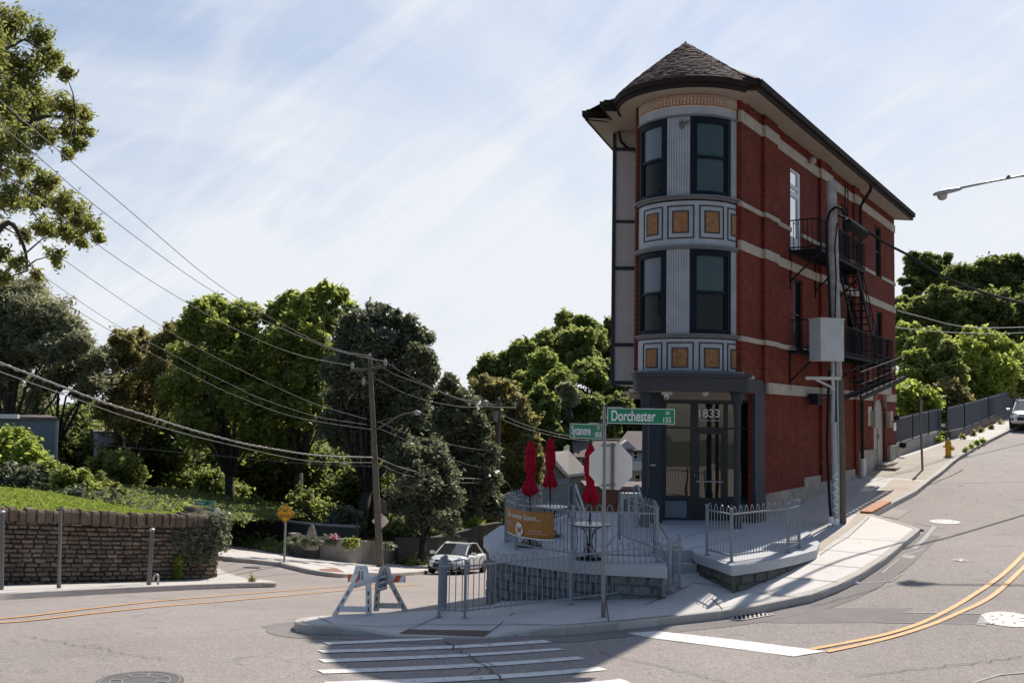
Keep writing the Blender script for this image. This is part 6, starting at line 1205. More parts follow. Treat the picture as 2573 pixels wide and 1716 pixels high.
# hedge of shrubs on the bank
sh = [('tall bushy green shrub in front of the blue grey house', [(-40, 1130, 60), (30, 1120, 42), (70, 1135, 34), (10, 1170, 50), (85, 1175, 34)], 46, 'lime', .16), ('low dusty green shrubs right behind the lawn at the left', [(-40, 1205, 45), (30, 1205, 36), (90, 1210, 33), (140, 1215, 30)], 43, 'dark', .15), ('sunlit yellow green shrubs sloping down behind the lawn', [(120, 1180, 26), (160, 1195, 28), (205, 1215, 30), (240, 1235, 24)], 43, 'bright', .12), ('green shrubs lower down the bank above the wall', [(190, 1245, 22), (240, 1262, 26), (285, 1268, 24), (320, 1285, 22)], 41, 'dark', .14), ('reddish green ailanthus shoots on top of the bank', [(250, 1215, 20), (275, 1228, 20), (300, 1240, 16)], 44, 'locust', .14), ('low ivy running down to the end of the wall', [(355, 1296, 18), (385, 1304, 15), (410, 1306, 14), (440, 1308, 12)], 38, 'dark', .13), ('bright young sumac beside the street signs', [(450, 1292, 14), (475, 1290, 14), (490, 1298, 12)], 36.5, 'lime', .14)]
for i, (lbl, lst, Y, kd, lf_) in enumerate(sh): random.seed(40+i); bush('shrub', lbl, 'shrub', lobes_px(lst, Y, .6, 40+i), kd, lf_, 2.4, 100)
# blue grey house at the left edge, pale house glimpsed among the trees
def siding(name, c, pitch=.13):
    g = G(name, .7); v = g.xyz('zz0'); w = g.n('ShaderNodeTexWave', wave_type='BANDS', bands_direction='X', wave_profile='SAW'); w.inputs['Scale'].default_value = 1/pitch/ (2*pi)*pi*.5*2/1.0*.5*1.27; g.l(v, w.inputs['Vector']); g.col(g.mix(g.rng(w.outputs[0], 0, 1, 0, .35), c, tuple(k*.55 for k in c))); g.bump(w.outputs[0], .5, .02); return g.m
BSID = siding('blue_siding', (.15, .19, .25)); GSID = siding('green_siding', (.23, .27, .24)); WSID = siding('white_siding', (.62, .62, .64)); RSH = mat('far_roof', (.20, .18, .16), .9, noise=(3, .2)); RSH2 = mat('far_roof_brown', (.13, .10, .095), .9, noise=(3, .2))
hA, hB = at(-200, 1100, 50), at(145, 1100, 50); zt_, zb_ = at(60, 1054, 50).z, at(60, 1240, 50).z-3
h1 = thing('siding_house', 'blue grey clapboard house behind the shrubs at the left edge', 'house', (hB.x, 50, zb_))
MB().prism([(hA.x, 50), (hB.x, 50), (hB.x-4.4, 58), (hA.x-4.4, 58)], zb_, zt_).build('wall', BSID, h1); MB().prism([(hA.x-.3, 49.85), (hB.x+.05, 49.85), (hB.x-4.4, 58.2), (hA.x-4.4, 58.2)], zt_, zt_+.14).build('roof', RSH2, h1); MB().box(hA.x, at(44, 1050, 49.6).x, 49.6, 49.8, zt_+.05, zt_+.25).build('gutter', WHITE, h1); MB().box(hB.x-.12, hB.x+.015, 49.97, 50.0, zb_, zt_).build('corner_board', mat('corner_grey', (.25, .29, .33), .6), h1)
h2 = thing('siding_house', 'pale lilac house wall glimpsed between the dark tree trunks', 'house', at(290, 1105, 66)); a, b = at(245, 1110, 66), at(318, 1110, 66); MB().prism([(a.x, 66), (b.x, 66), (b.x-3, 72), (a.x-3, 72)], a.z-4, at(280, 1088, 66).z).build('wall', siding('lilac_siding', (.36, .35, .44)), h2); MB().prism([(a.x-.2, 65.8), (b.x+.1, 65.8), (b.x-3, 72.2), (a.x-3, 72.2)], at(280, 1088, 66).z, at(280, 1084, 66).z).build('roof', RSH2, h2)
# Walker street corner: signs, retaining walls, planter
b = sp(551, 1398); b = Vector((at(541, 1350, 40.5).x, 40.5, SW(at(541, 1350, 40.5).x, 40.5))); tp = at(538, 1258, 40.5)
ws = thing('sign_post', 'post with two green name blades and a small stop sign back above the ivy', 'street sign', b); MB().bar(b, Vector((tp.x, 40.5, tp.z)), .07, .07).build('post', PERF, ws)
z1_, z2_ = at(510, 1257, 40.4).z, at(510, 1270, 40.4).z; blade(Vector((at(489, 1260, 40.4).x, 40.45, 0)), Vector((at(538, 1260, 40.4).x, 40.35, 0)), z1_, z2_, .015, 'name_blade', [('Walker', .05, .56, .2, .86, .01), ('ST', .80, .93, .62, .88, 0), ('1698', .76, .95, .14, .5, 0)], None, ws)
z1_, z2_ = at(510, 1276, 40.3).z, at(510, 1289, 40.3).z; blade(Vector((at(486, 1280, 40.3).x, 40.2, 0)), Vector((at(536, 1280, 40.3).x, 40.4, 0)), z1_, z2_, .015, 'name_blade', [('Sycamore', .05, .68, .06, .86, .01), ('ST', .80, .93, .62, .88, 0), ('1841', .78, .95, .14, .5, 0)], None, ws)
oc = at(538, 1299, 40.7); mb = MB(); pts = [oc+Vector((.38*cos(pi/8+k*pi/4), 0, .38*sin(pi/8+k*pi/4))) for k in range(8)]; mb.add([p+Vector((0, -.01, 0)) for p in pts]+[p+Vector((0, .01, 0)) for p in pts], [tuple(range(8)), tuple(range(8, 16))[::-1]]+[(k, (k+1) % 8, 8+(k+1) % 8, 8+k) for k in range(8)]); mb.build('octagon_plate', SIGNB, ws)
nb_ = sp(714, 1413); Yn = nb_.y; nt_ = at(718, 1300, Yn); no = thing('warning_sign', 'yellow diamond NO OUTLET sign on a grey post', 'street sign', nb_); MB().bar(nb_, Vector((nt_.x, Yn, nt_.z)), .07, .06).build('post', GALV, no)
def diamond(c, r, mt, parent, name='diamond_plate', rz=0):
    mb = MB(); xd = Vector((cos(rz), sin(rz), 0)); nn = Vector((xd.y, -xd.x, 0)); q = [c+xd*r*x+Vector((0, 0, r*z)) for x, z in ((-1, 0), (0, -1), (1, 0), (0, 1))]; q2 = []
    for i in range(4): a_, b_ = q[i], q[(i+1) % 4]; q2 += [a_.lerp(b_, .07), a_.lerp(b_, .93)]
    mb.add([p+nn*.01 for p in q2]+[p-nn*.01 for p in q2], [tuple(range(8)), tuple(range(8, 16))[::-1]]+[(k, (k+1) % 8, 8+(k+1) % 8, 8+k) for k in range(8)]); return mb.build(name, mt, parent)
rd = 24/F*Yn; cN = at(717, 1290, Yn-.06); dp = diamond(cN, rd, YELS, no); mb = MB()
for i in range(4):
    cr = [(-1, 0), (0, -1), (1, 0), (0, 1)]; a_, b_ = cr[i], cr[(i+1) % 4]; A_, B_ = [cN+Vector((x*rd*.88, -.014, z*rd*.88)) for x, z in (a_, b_)]; mb.bar(A_, B_, .02, .003, upv=(0, 1, 0))
mb.build('border', BLACK, dp)
text_part('NO', 'lettering', BLACK, dp, cN+Vector((-.0, -.015, .06)), (1, 0, 0), (0, 0, 1), .12, .20, align='C', bold=.02); text_part('OUTLET', 'lettering', BLACK, dp, cN+Vector((0, -.015, -.15)), (1, 0, 0), (0, 0, 1), .12, .44, align='C', bold=.02)
# low walls beyond the side street
def lowwall(pxs, h, th, mt, label, zf=SW, name='concrete_wall', capm=None, Ys=None):
    P = [hit(x, y, zf) for x, y in pxs] if Ys is None else [at(x, y, Y) for (x, y), Y in zip(pxs, Ys)]; t = thing(name, label, 'wall', P[0]); o2 = offset_line([Vector((p.x, p.y, 0)) for p in P], th); vs = []
    for i, (p, q) in enumerate(zip(P, o2)): hh = h[i] if isinstance(h, (list, tuple)) else h; vs += [(p.x, p.y, p.z-1.2), (p.x, p.y, p.z+hh), (q.x, q.y, p.z+hh), (q.x, q.y, p.z-1.2)]
    n = len(P); MB().add(vs, [(i*4+j, i*4+(j+1) % 4, i*4+4+(j+1) % 4, i*4+4+j) for i in range(n-1) for j in range(4)]+[(0, 1, 2, 3), tuple(4*(n-1)+j for j in range(4))]).build('wall_body', mt, t)
    vs = []
    for i, (p, q) in enumerate(zip(P, o2)): hh = h[i] if isinstance(h, (list, tuple)) else h; d = (q-Vector((p.x, p.y, 0))).normalized()*.04; vs += [(p.x-d.x, p.y-d.y, p.z+hh), (p.x-d.x, p.y-d.y, p.z+hh+.08), (q.x+d.x, q.y+d.y, p.z+hh+.08), (q.x+d.x, q.y+d.y, p.z+hh)]
    MB().add(vs, [(i*4+j, i*4+(j+1) % 4, i*4+4+(j+1) % 4, i*4+4+j) for i in range(n-1) for j in range(4)]+[(0, 1, 2, 3), tuple(4*(n-1)+j for j in range(4))]).build('coping', capm or mt, t); return t
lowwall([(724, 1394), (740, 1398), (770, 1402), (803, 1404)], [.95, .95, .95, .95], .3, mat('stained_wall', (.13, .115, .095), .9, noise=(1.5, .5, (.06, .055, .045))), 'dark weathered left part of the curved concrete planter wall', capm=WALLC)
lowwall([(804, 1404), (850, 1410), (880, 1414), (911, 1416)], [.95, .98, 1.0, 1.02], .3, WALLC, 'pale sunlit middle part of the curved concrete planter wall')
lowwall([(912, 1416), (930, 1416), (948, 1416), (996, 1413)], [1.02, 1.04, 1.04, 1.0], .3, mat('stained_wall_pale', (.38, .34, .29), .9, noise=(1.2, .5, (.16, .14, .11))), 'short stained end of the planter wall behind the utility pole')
Y_ = 50
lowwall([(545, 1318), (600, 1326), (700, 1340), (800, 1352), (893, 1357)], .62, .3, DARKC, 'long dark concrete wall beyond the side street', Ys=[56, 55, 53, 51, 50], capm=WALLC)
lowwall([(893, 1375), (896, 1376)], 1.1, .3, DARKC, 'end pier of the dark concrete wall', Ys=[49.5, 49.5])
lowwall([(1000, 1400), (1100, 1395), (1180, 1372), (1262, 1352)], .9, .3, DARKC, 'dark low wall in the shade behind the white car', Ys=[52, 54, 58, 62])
lowwall([(1212, 1378), (1240, 1372), (1262, 1368)], 1.2, .3, stone_mat('garden_stone', (.16, .13, .10), (.09, .075, .06), (.08, .07, .06)), 'brown stone garden wall between the car and the terrace', Ys=[56, 57, 58])
# bits of planting in the planter
for i, (lbl, lst, kd, lf_) in enumerate((('pink flowering plants in the concrete planter', [(838, 1356, 11), (825, 1362, 8)], 'dark', .12), ('grey green low plants at the left of the planter', [(735, 1360, 16), (765, 1362, 15), (790, 1362, 12)], 'dark', .12), ('leafy green plants at the right of the planter', [(872, 1366, 9), (893, 1365, 9), (885, 1360, 7)], 'bright', .13), ('dark plants behind the short end of the planter', [(970, 1372, 9), (985, 1374, 8)], 'dark', .13))): bush('flowerbed_plant', lbl, 'plant', lobes_px(lst, 44.5 if i != 1 else 42, .4, i), kd, lf_, 1.2, 40, stems=False)
PK = leafmat('petal_pink', (.45, .16, .25), (.6, .3, .38), .3); P, tn = swarm(lobes_px([(838, 1348, 8)], 44.2, .1), 1, .4, 7, .2); t = thing('flowers', 'cluster of pink blossoms above the planter wall', 'flowers', at(838, 1346, 44.2)); leaf_mesh('petals', P, .09, PK, tn, t, off=tuple(t.location))
sn = thing('snag', 'pale broken stone lying behind the left end of the planter', 'rock', at(783, 1362, 46)); random.seed(2); c_ = at(783, 1352, 46); MB().lathe([(.35, -.5), (.3, 0), (.16, .45), (.05, .62)], c_, 7).build('rock', mat('pale_rock', (.26, .22, .17), .9, noise=(3, .4)), sn)
# ================================================================== POLES, WIRES, CARS, HOUSES
PG = mat('pole_wood_pale', (.17, .14, .11), .9, noise=(3, .35, (.10, .085, .065)), bump=(12, .5))
def crossarm_pole(pb_, pt_, armA, armB, label, lw, extra=None):
    b = sp(*pb_); Y = b.y; t_ = at(pt_[0], pt_[1], Y); t = thing('utility_pole', label, 'utility pole', b); MB().tube([b, b.lerp(t_, .5), t_], [lw, lw*.85, lw*.65], 12).build('shaft', PG, t, auto=True)
    A_, B_ = at(armA[0], armA[1], Y-.9), at(armB[0], armB[1], Y+.5); MB().bar(A_, B_, .10, .13).build('crossarm', PG, t); c = A_.lerp(B_, .5)
    ax = t_-Vector((0, 0, 1.6))
    for p in (A_.lerp(B_, .25), A_.lerp(B_, .75)): MB().bar(p, Vector((c.x, c.y, c.z-.75)), .04, .04).build('arm_brace', PG, t)
    INS = mat('insulator', (.40, .37, .35), .4)
    for p in (A_.lerp(B_, .04), A_.lerp(B_, .96)): MB().lathe([(.05, 0), (.09, .05), (.05, .12), (.10, .17), (.05, .26), (.03, .34)], p+Vector((0, 0, .06)), 10).build('insulator', INS, t)
    MB().lathe([(.04, 0), (.08, .05), (.04, .2)], t_, 8).build('insulator', INS, t)
    return t, A_, B_, t_, Y
t1, A1, B1, T1, Y1p = crossarm_pole((955, 1424), (929, 897), (881, 931), (971, 921), 'leaning wooden utility pole with a crossarm left of the white car', .17)
MB().bar(at(899, 958, Y1p), at(931, 964, Y1p), .05, .05).build('side_bracket', PG, t1); MB().lathe([(.06, -.2), (.09, 0), (.05, .2)], at(914, 957, Y1p), 8).build('insulator', mat('insulator', (.4, .37, .35)), t1)
q = [at(947, 1078, Y1p), at(975, 1062, Y1p), at(1000, 1046, Y1p), at(1025, 1038, Y1p-.6), at(1048, 1036, Y1p-1)]; MB().tube(smooth_line(q, 4), .04, 6).build('lamp_arm', PG, t1, smooth=True); MB().tube([at(947, 1062, Y1p), at(985, 1050, Y1p)], .02, 5).build('lamp_arm_stay', PG, t1)
MB().tube([at(1040, 1036, Y1p-1), at(1046, 1037, Y1p-1), at(1058, 1038, Y1p-1)], [.05, .13, .06], 8).build('lamp_head', mat('lamp_grey', (.3, .3, .3)), t1, smooth=True)
ds = diamond(at(956, 1309, Y1p+.3), 22/F*Y1p, SIGNB, t1, 'sign_back', rz=.1); mb = MB(); c_ = at(955, 1275, Y1p+.35); mb.box(c_.x-.3, c_.x+.3, c_.y, c_.y+.02, c_.z-.3, c_.z+.3); mb.build('square_sign_back', DARKC, t1)
t2, A2, B2, T2, Y2p = crossarm_pole((1243, 1402), (1254, 1004), (1215, 1023), (1297, 1024), 'second wooden utility pole, farther off, left of the orange banner', .19)
MB().lathe([(.12, -.35), (.16, -.3), (.16, .3), (.1, .36)], at(1245, 1046, Y2p-.3), 10).build('transformer', mat('transformer_grey', (.25, .25, .25), .5), t2)
MB().lathe([(.03, 0), (.18, .05), (.18, .4), (.05, .46)], at(1219, 1024, Y2p-.8), 10).build('junction_can', mat('transformer_grey', (.25, .25, .25)), t2)
WT = mat('wire_pale', (.20, .185, .18), .55); WD = mat('wire_dark', (.05, .05, .055), .5)
WG_ = 'power lines crossing the sky on the left'
ws_ = [([(-60, 195), (0, 252), (182, 409), (320, 525), (500, 679), (607, 755), (700, 809), (799, 860), (870, 884), (929, 893)], 17, .0095, 'topmost power line, from the upper left edge to the top of the leaning pole'),
([(-60, 265), (0, 313), (105, 402), (210, 493), (340, 595), (500, 710), (649, 798), (751, 844), (846, 881), (967, 908)], 18, .0095, 'second power line from the top, ending at the right end of the crossarm'),
([(-60, 385), (0, 430), (110, 512), (225, 600), (335, 677), (445, 746), (559, 811), (687, 870), (783, 900), (884, 919)], 19, .0095, 'third power line from the top, ending at the left end of the crossarm'),
([(-40, 505), (10, 545), (163, 655), (300, 750), (435, 838), (550, 902), (687, 969), (799, 1017), (929, 1055)], 20, .008, 'middle wire meeting the leaning pole above the lamp arm'),
([(40, 645), (96, 685), (200, 757), (297, 819), (414, 880), (510, 932), (599, 975), (655, 1001), (799, 1047), (932, 1068)], 24, .008, 'wire passing just under the middle wire to the leaning pole'),
([(30, 672), (89, 714), (217, 795), (300, 844), (383, 889), (490, 946), (599, 997), (751, 1050), (940, 1080)], 24, .008, 'lowest of the thin wires to the leaning pole'),
([(-60, 880), (0, 911), (95, 948), (191, 985), (270, 1014), (351, 1039), (475, 1078), (599, 1111), (671, 1125), (800, 1144), (942, 1149)], 22, .026, 'thick twisted telephone cable hanging across the dark trees'),
([(-60, 912), (0, 934), (95, 968), (191, 1002), (295, 1040), (399, 1071), (500, 1099), (599, 1122), (700, 1145), (800, 1160), (942, 1162)], 22, .011, 'thin cable hanging just under the thick twisted cable'),
([(146, 1108), (300, 1122), (450, 1136), (599, 1150), (760, 1164), (946, 1172)], 46, .010, 'faint lowest wire from the blue grey house')]
for i, (p, Y0, r, lb_) in enumerate(ws_):
    wire(p, Y0, Y1p, r, lb_, WT if i != 8 else WD, 6, 'power line', 'power_line', WG_)
tw = smooth_line([at(x, y, 1/((1-(x+60)/1002)/22+(x+60)/1002/Y1p)) for x, y in ws_[6][0]], 5); mb = MB(); pts = []; nseg = 700; cum = [0]
for a, b in zip(tw, tw[1:]): cum.append(cum[-1]+(b-a).length)
j = 0
for k in range(nseg+1):
    s = cum[-1]*k/nseg
    while j < len(cum)-2 and cum[j+1] < s: j += 1
    p = tw[j].lerp(tw[j+1], (s-cum[j])/(cum[j+1]-cum[j])); an = s*2*pi/.5; pts.append(p+Vector((0, .034*cos(an), .034*sin(an))))
tag(mb.tube(pts, .007, 4).build('lashing_wire', WHITE), 'pale lashing wire wound round the thick telephone cable', 'wire')
ws2 = [([(929, 893), (980, 935), (1050, 962), (1110, 985), (1170, 1005), (1254, 1018)], .013, 'wire from the top of the leaning pole to the second pole'), ([(967, 908), (1010, 935), (1080, 972), (1150, 1002), (1220, 1020), (1296, 1024)], .013, 'wire from the crossarm end to the second pole'), ([(938, 948), (1010, 985), (1080, 1008), (1160, 1022), (1216, 1023)], .013, 'wire from under the crossarm to the second pole'), ([(948, 1057), (1010, 1085), (1080, 1105), (1170, 1124), (1252, 1134)], .010, 'thin middle wire between the two left poles'), ([(948, 1075), (1020, 1105), (1100, 1140), (1180, 1168), (1250, 1180)], .010, 'thin low wire between the two left poles'), ([(946, 1149), (1000, 1172), (1070, 1190), (1140, 1200), (1250, 1204)], .026, 'thick telephone cable between the two left poles'), ([(946, 1162), (1010, 1190), (1080, 1205), (1150, 1212), (1250, 1214)], .013, 'thin cable under the thick cable between the two left poles')]
for p, r, lb_ in ws2: wire(p, Y1p, Y2p, r, lb_, WT, 6, 'power line', 'power_line', 'lines between the two left poles')
for i, (p, lb_) in enumerate((([(1258, 1040), (1300, 1060), (1360, 1080), (1434, 1096), (1520, 1103), (1630, 1102)], 'upper of the wires running from the second pole towards the houses'), ([(1258, 1052), (1300, 1070), (1360, 1088), (1434, 1103), (1520, 1108), (1630, 1108)], 'lower of the wires running from the second pole towards the houses'), ([(1252, 1204), (1275, 1213), (1300, 1250), (1340, 1262)], 'drooping cable end at the second pole'))): wire(p, Y2p, 95 if i < 2 else 66, .02, lb_, WT, 6, 'power line', 'power_line', 'lines beyond the second pole')
# cars ------------------------------------------------------------
TYRE = mat('tyre', (.015, .015, .016), .8); RIM = mat('rim', (.45, .46, .48), .3, metal=.8); CARW = mat('car_white', (.74, .75, .76), .25, coat=.6, noise=(1, .03)); LAMPG = glass('lamp_glass', (.25, .26, .28), .05, .5); GRL = mat('grille_black', (.012, .012, .013), .5)
def car(name, label, cat, loc, rz, L_=4.65, Wd=1.8, H=1.45, suv=False, paint=CARW):
    """x forward, y left; cross sections lofted along the length"""
    t = thing(name, label, cat, loc, rz); w = Wd/2
    # stations: x, half width at sill, half width at belt, z low, z belt(top of lower body)
    st = [(-L_/2, .70, .66, .42, .78), (-L_/2+.08, .84, .80, .30, .92), (-L_/2+.5, .97, .95, .22, 1.0 if not suv else 1.12), (-1.0, 1.0, .985, .20, .96 if not suv else 1.08), (0, 1.0, .985, .20, .93 if not suv else 1.05), (.85, 1.0, .975, .20, .92 if not suv else 1.05), (1.45, .99, .93, .21, .86 if not suv else 1.02), (1.95, .95, .86, .22, .76 if not suv else .94), (L_/2-.12, .84, .72, .26, .66 if not suv else .80), (L_/2, .64, .55, .36, .54 if not suv else .66)]
    vs = []; 
    for x, a, b, z0, z1 in st: a *= w; b *= w; zm = z0+(z1-z0)*.55; vs += [(x, -a*.92, z0), (x, -a, z0+.12), (x, -a, zm), (x, -b, z1-.06), (x, -b*.86, z1), (x, 0, z1+.025), (x, b*.86, z1), (x, b, z1-.06), (x, a, zm), (x, a, z0+.12), (x, a*.92, z0)]
    m = 11; fs = [(i*m+j, i*m+(j+1) % m, (i+1)*m+(j+1) % m, (i+1)*m+j) for i in range(len(st)-1) for j in range(m)]+[tuple(range(m)), tuple((len(st)-1)*m+j for j in range(m))]
    body = MB().add(vs, fs).build('body', paint, t, world=False, smooth=True); sb = body.modifiers.new('sub', 'SUBSURF'); sb.levels = sb.render_levels = 2
    zb = .90 if not suv else 1.03; rear = -1.55 if not suv else -2.1; gh = [(1.25, zb, .80, 0), (.45, H-.06, .66, 1), (-.15, H, .67, 1), (-.85 if not suv else -1.4, H-.03, .66, 1), (rear, zb+(.06 if not suv else .12), .78, 0)]
    def cab(k): x, z, ww, _ = gh[k]; return x, z, ww*w/.97
    vs = []
    for k in range(5): x, z, ww = cab(k); vs += [(x, -ww, z), (x, 0, z+.02), (x, ww, z)]
    vs += [(1.25, -w*.93, zb-.06), (rear, -w*.93, zb-.06), (1.25, w*.93, zb-.06), (rear, w*.93, zb-.06)]
    fs = [(k*3+j, k*3+j+1, k*3+4+j, k*3+3+j) for k in range(1, 3) for j in range(2)]
    MB().add(vs, fs).build('roof', paint, t, world=False, smooth=True)
    gl_ = [(0, 1, 4, 3), (1, 2, 5, 4), (9, 10, 13, 12), (10, 11, 14, 13)]
    ws1 = MB().add(vs, gl_[:2]).build('windscreen', GLC, t, world=False); MB().add(vs, gl_[2:]).build('rear_window', GLC, t, world=False)
    for s, (a, b) in ((-1, (15, 16)), (1, (17, 18))):
        o = 0 if s < 0 else 2; MB().add(vs, [(a, 0+o, 3+o, 6+o, 9+o, 12+o, b)]).build('side_windows', GLC, t, world=False)
        for x0, x1, z0, z1 in ((.42, 1.28, H-.08, zb), (rear, gh[3][0], zb+.1, H-.05)): MB().bar((x0, s*gh[1][2]*w/.97*1.0, z0) if x0 == .42 else (x0, s*w*.8, z0), (x1, s*.83*w, z1) if x0 == .42 else (x1, s*w*.69, z1), .05, .05).build('pillar', paint, t, world=False)
        MB().bar((-.25, s*w*.70, H-.04), (-.3, s*w*.94, zb-.05), .05, .03).build('pillar', GRL, t, world=False)
        MB().tube([(.45, s*w*.69, H-.05), (-.15, s*w*.70, H-.0), (gh[3][0], s*w*.69, H-.03)], .028, 6).build('roof_rail', paint if not suv else GRL, t, world=False, smooth=True)
        mbm = MB(); c = (.95, s*(w+.12), zb+.06); mbm.cbox(c, (.14, .22, .14)); mbm.build('mirror', paint, t, world=False, bevel=.03)
        MB().cbox((.2, s*w*1.0, zb-.14), (.16, .02, .03)).build('door_handle', paint, t, world=False); MB().cbox((-.75, s*w*1.0, zb-.14), (.16, .02, .03)).build('door_handle', paint, t, world=False)
        mb = MB()
        for x in (.98, .02, -.92): mb.bar((x, s*w*1.004, .34), (x, s*w*.985, zb-.08), .012, .006)
        mb.build('door_seams', GRL, t, world=False)
        h = MB(); zf = .70 if not suv else .84; h.add([(L_/2-.05, s*.50*w, zf-.09), (L_/2-.22, s*.78*w, zf-.07), (L_/2-.55, s*.955*w, zf+.02), (L_/2-.58, s*.93*w, zf+.09), (L_/2-.25, s*.76*w, zf+.04), (L_/2-.08, s*.5*w, zf-.02)], [(0, 1, 4, 5), (1, 2, 3, 4)]); ho = h.build('headlight', LAMPG, t, world=False); ho.location.x = .035; ho.location.y = s*.02
        for x in (L_/2-.93, -L_/2+.95):
            r = .33 if not suv else .36; wh = thing('wheel', None, None); wh.parent = t; wh.location = (x, s*(w-.08), r); y0, y1 = (-.11, .11)
            mb = MB(); n = 24; prof = [(r*.62, -.1), (r*.95, -.11), (r, -.08), (r, .08), (r*.95, .11), (r*.62, .1)]; mb.add([(q_*cos(2*pi*k/n), yy, q_*sin(2*pi*k/n)) for q_, yy in prof for k in range(n)], [(i*n+k, i*n+(k+1) % n, (i+1)*n+(k+1) % n, (i+1)*n+k) for i in range(5) for k in range(n)]); o = mb.build('tyre', TYRE, None); o.parent = wh
            mb = MB(); 
            for k in range(5): a = 2*pi*k/5; mb.bar((.03*cos(a), s*.085, .03*sin(a)), (r*.64*cos(a), s*.095, r*.64*sin(a)), .06, .02)
            mb.add([(r*.66*cos(2*pi*k/n), s*.10, r*.66*sin(2*pi*k/n)) for k in range(n)]+[(r*.58*cos(2*pi*k/n), s*.09, r*.58*sin(2*pi*k/n)) for k in range(n)], [(k, (k+1) % n, n+(k+1) % n, n+k) for k in range(n)]); o = mb.build('rim', RIM, None); o.parent = wh
            mb = MB(); mb.add([(0, s*.02, 0)]+[(r*.6*cos(2*pi*k/n), s*.03, r*.6*sin(2*pi*k/n)) for k in range(n)], [(0, 1+k, 1+(k+1) % n) for k in range(n)]); o = mb.build('wheel_well', GRL, None); o.parent = wh
    zf = .42 if not suv else .55; MB().cbox((L_/2-.06, 0, zf), (.12, w*1.1, .2)).build('lower_grille', GRL, t, world=False, bevel=.03)
    for s in (-1, 1): MB().cbox((L_/2-.2, s*w*.74, zf-.02), (.2, w*.26, .22)).build('fog_lamp_recess', GRL, t, world=False, bevel=.05)
    MB().cbox((L_/2-.03, 0, zf+.22), (.1, w*.9, .07)).build('upper_grille', GRL, t, world=False, bevel=.02); MB().cbox((L_/2+.005, 0, zf-.0), (.02, .3, .11)).build('number_plate', WHITE, t, world=False)
    MB().box(-L_/2+.35, L_/2-.3, -w*.9, w*.9, .2, .3).build('underbody', GRL, t, world=False); MB().box(-1.3, .8, -w*.75, w*.75, .5, zb).build('interior', GRL, t, world=False)
    if suv:
        for s in (-1, 1): MB().bar((.6, s*.6*w, H+.06), (-1.4, s*.6*w, H+.06), .04, .04).build('roof_rack', GRL, t, world=False)
    return t
cp = rp(1134, 1442); cz = T(cp.x+.3, cp.y+1.5); ct = car('parked_car', 'white sedan coming down the left street, facing the camera', 'car', (cp.x+.25, cp.y+1.1, T(cp.x+.25, cp.y+1.1)), R(-90-15))
ct.rotation_euler = (0, math.atan((T(cp.x-.3, cp.y-.6)-T(cp.x+.5, cp.y+2.6))/-3.2), R(-105))
sv = rp(2608, 1083); car('parked_car', 'white estate car at the right edge, parked up the hill', 'car', (sv.x+.35, sv.y+1.6, T(sv.x+.35, sv.y+1.6)), R(-90-30), 4.8, 1.85, 1.68, True)
# houses in the gap between the terrace and the shop ---------------------
def gable(name, label, x0, x1, y0, y1, zb, ze, zr, wallm, roofm, ridge='y', oh=.35, cat='house'):
    t = thing(name, label, cat, ((x0+x1)/2, y0, zb)); MB().box(x0, x1, y0, y1, zb, ze).build('wall', wallm, t)
    if ridge == 'y':
        xm = (x0+x1)/2; MB().add([(x0, y0+.01, ze), (x1, y0+.01, ze), (xm, y0+.01, zr), (x0, y1, ze), (x1, y1, ze), (xm, y1, zr)], [(0, 1, 2), (3, 5, 4)]).build('gable_wall', wallm, t); s = (zr-ze)/(xm-x0)
        r = MB().add([(x0-oh, y0-oh, ze-oh*s), (xm, y0-oh, zr), (x1+oh, y0-oh, ze-oh*s), (x0-oh, y1+oh, ze-oh*s), (xm, y1+oh, zr), (x1+oh, y1+oh, ze-oh*s)], [(0, 1, 4, 3), (1, 2, 5, 4)]).build('roof', roofm, t)
    else:
        ym = (y0+y1)/2; MB().add([(x0, y0, ze), (x0, y1, ze), (x0, ym, zr), (x1, y0, ze), (x1, y1, ze), (x1, ym, zr)], [(0, 1, 2), (3, 5, 4)]).build('gable_wall', wallm, t); s = (zr-ze)/(ym-y0)
        r = MB().add([(x0-oh, y0-oh, ze-oh*s), (x0-oh, ym, zr), (x0-oh, y1+oh, ze-oh*s), (x1+oh, y0-oh, ze-oh*s), (x1+oh, ym, zr), (x1+oh, y1+oh, ze-oh*s)], [(0, 1, 4, 3), (1, 2, 5, 4)]).build('roof', roofm, t)
    sd2 = r.modifiers.new('thick', 'SOLIDIFY'); sd2.thickness = .16; sd2.offset = 0; return t
def pwin(t, x0, x1, z0, z1, y, arch=False, mt=GLD, name='window'):
    MB().box(x0-.1, x1+.1, y-.06, y, z0-.1, z1+.1).build(name, WHITE, t); o = C.objects[-1]; f = [c for c in t.children][-1]
    MB().box(x0, x1, y-.09, y-.061, z0, (z0+z1)/2-.03).build('pane', mt, f); 
    p = MB().box(x0, x1, y-.09, y-.061, (z0+z1)/2+.03, z1).build('pane', mt, f)
Yh = 78; P_ = lambda x, y, Y=Yh: at(x, y, Y)
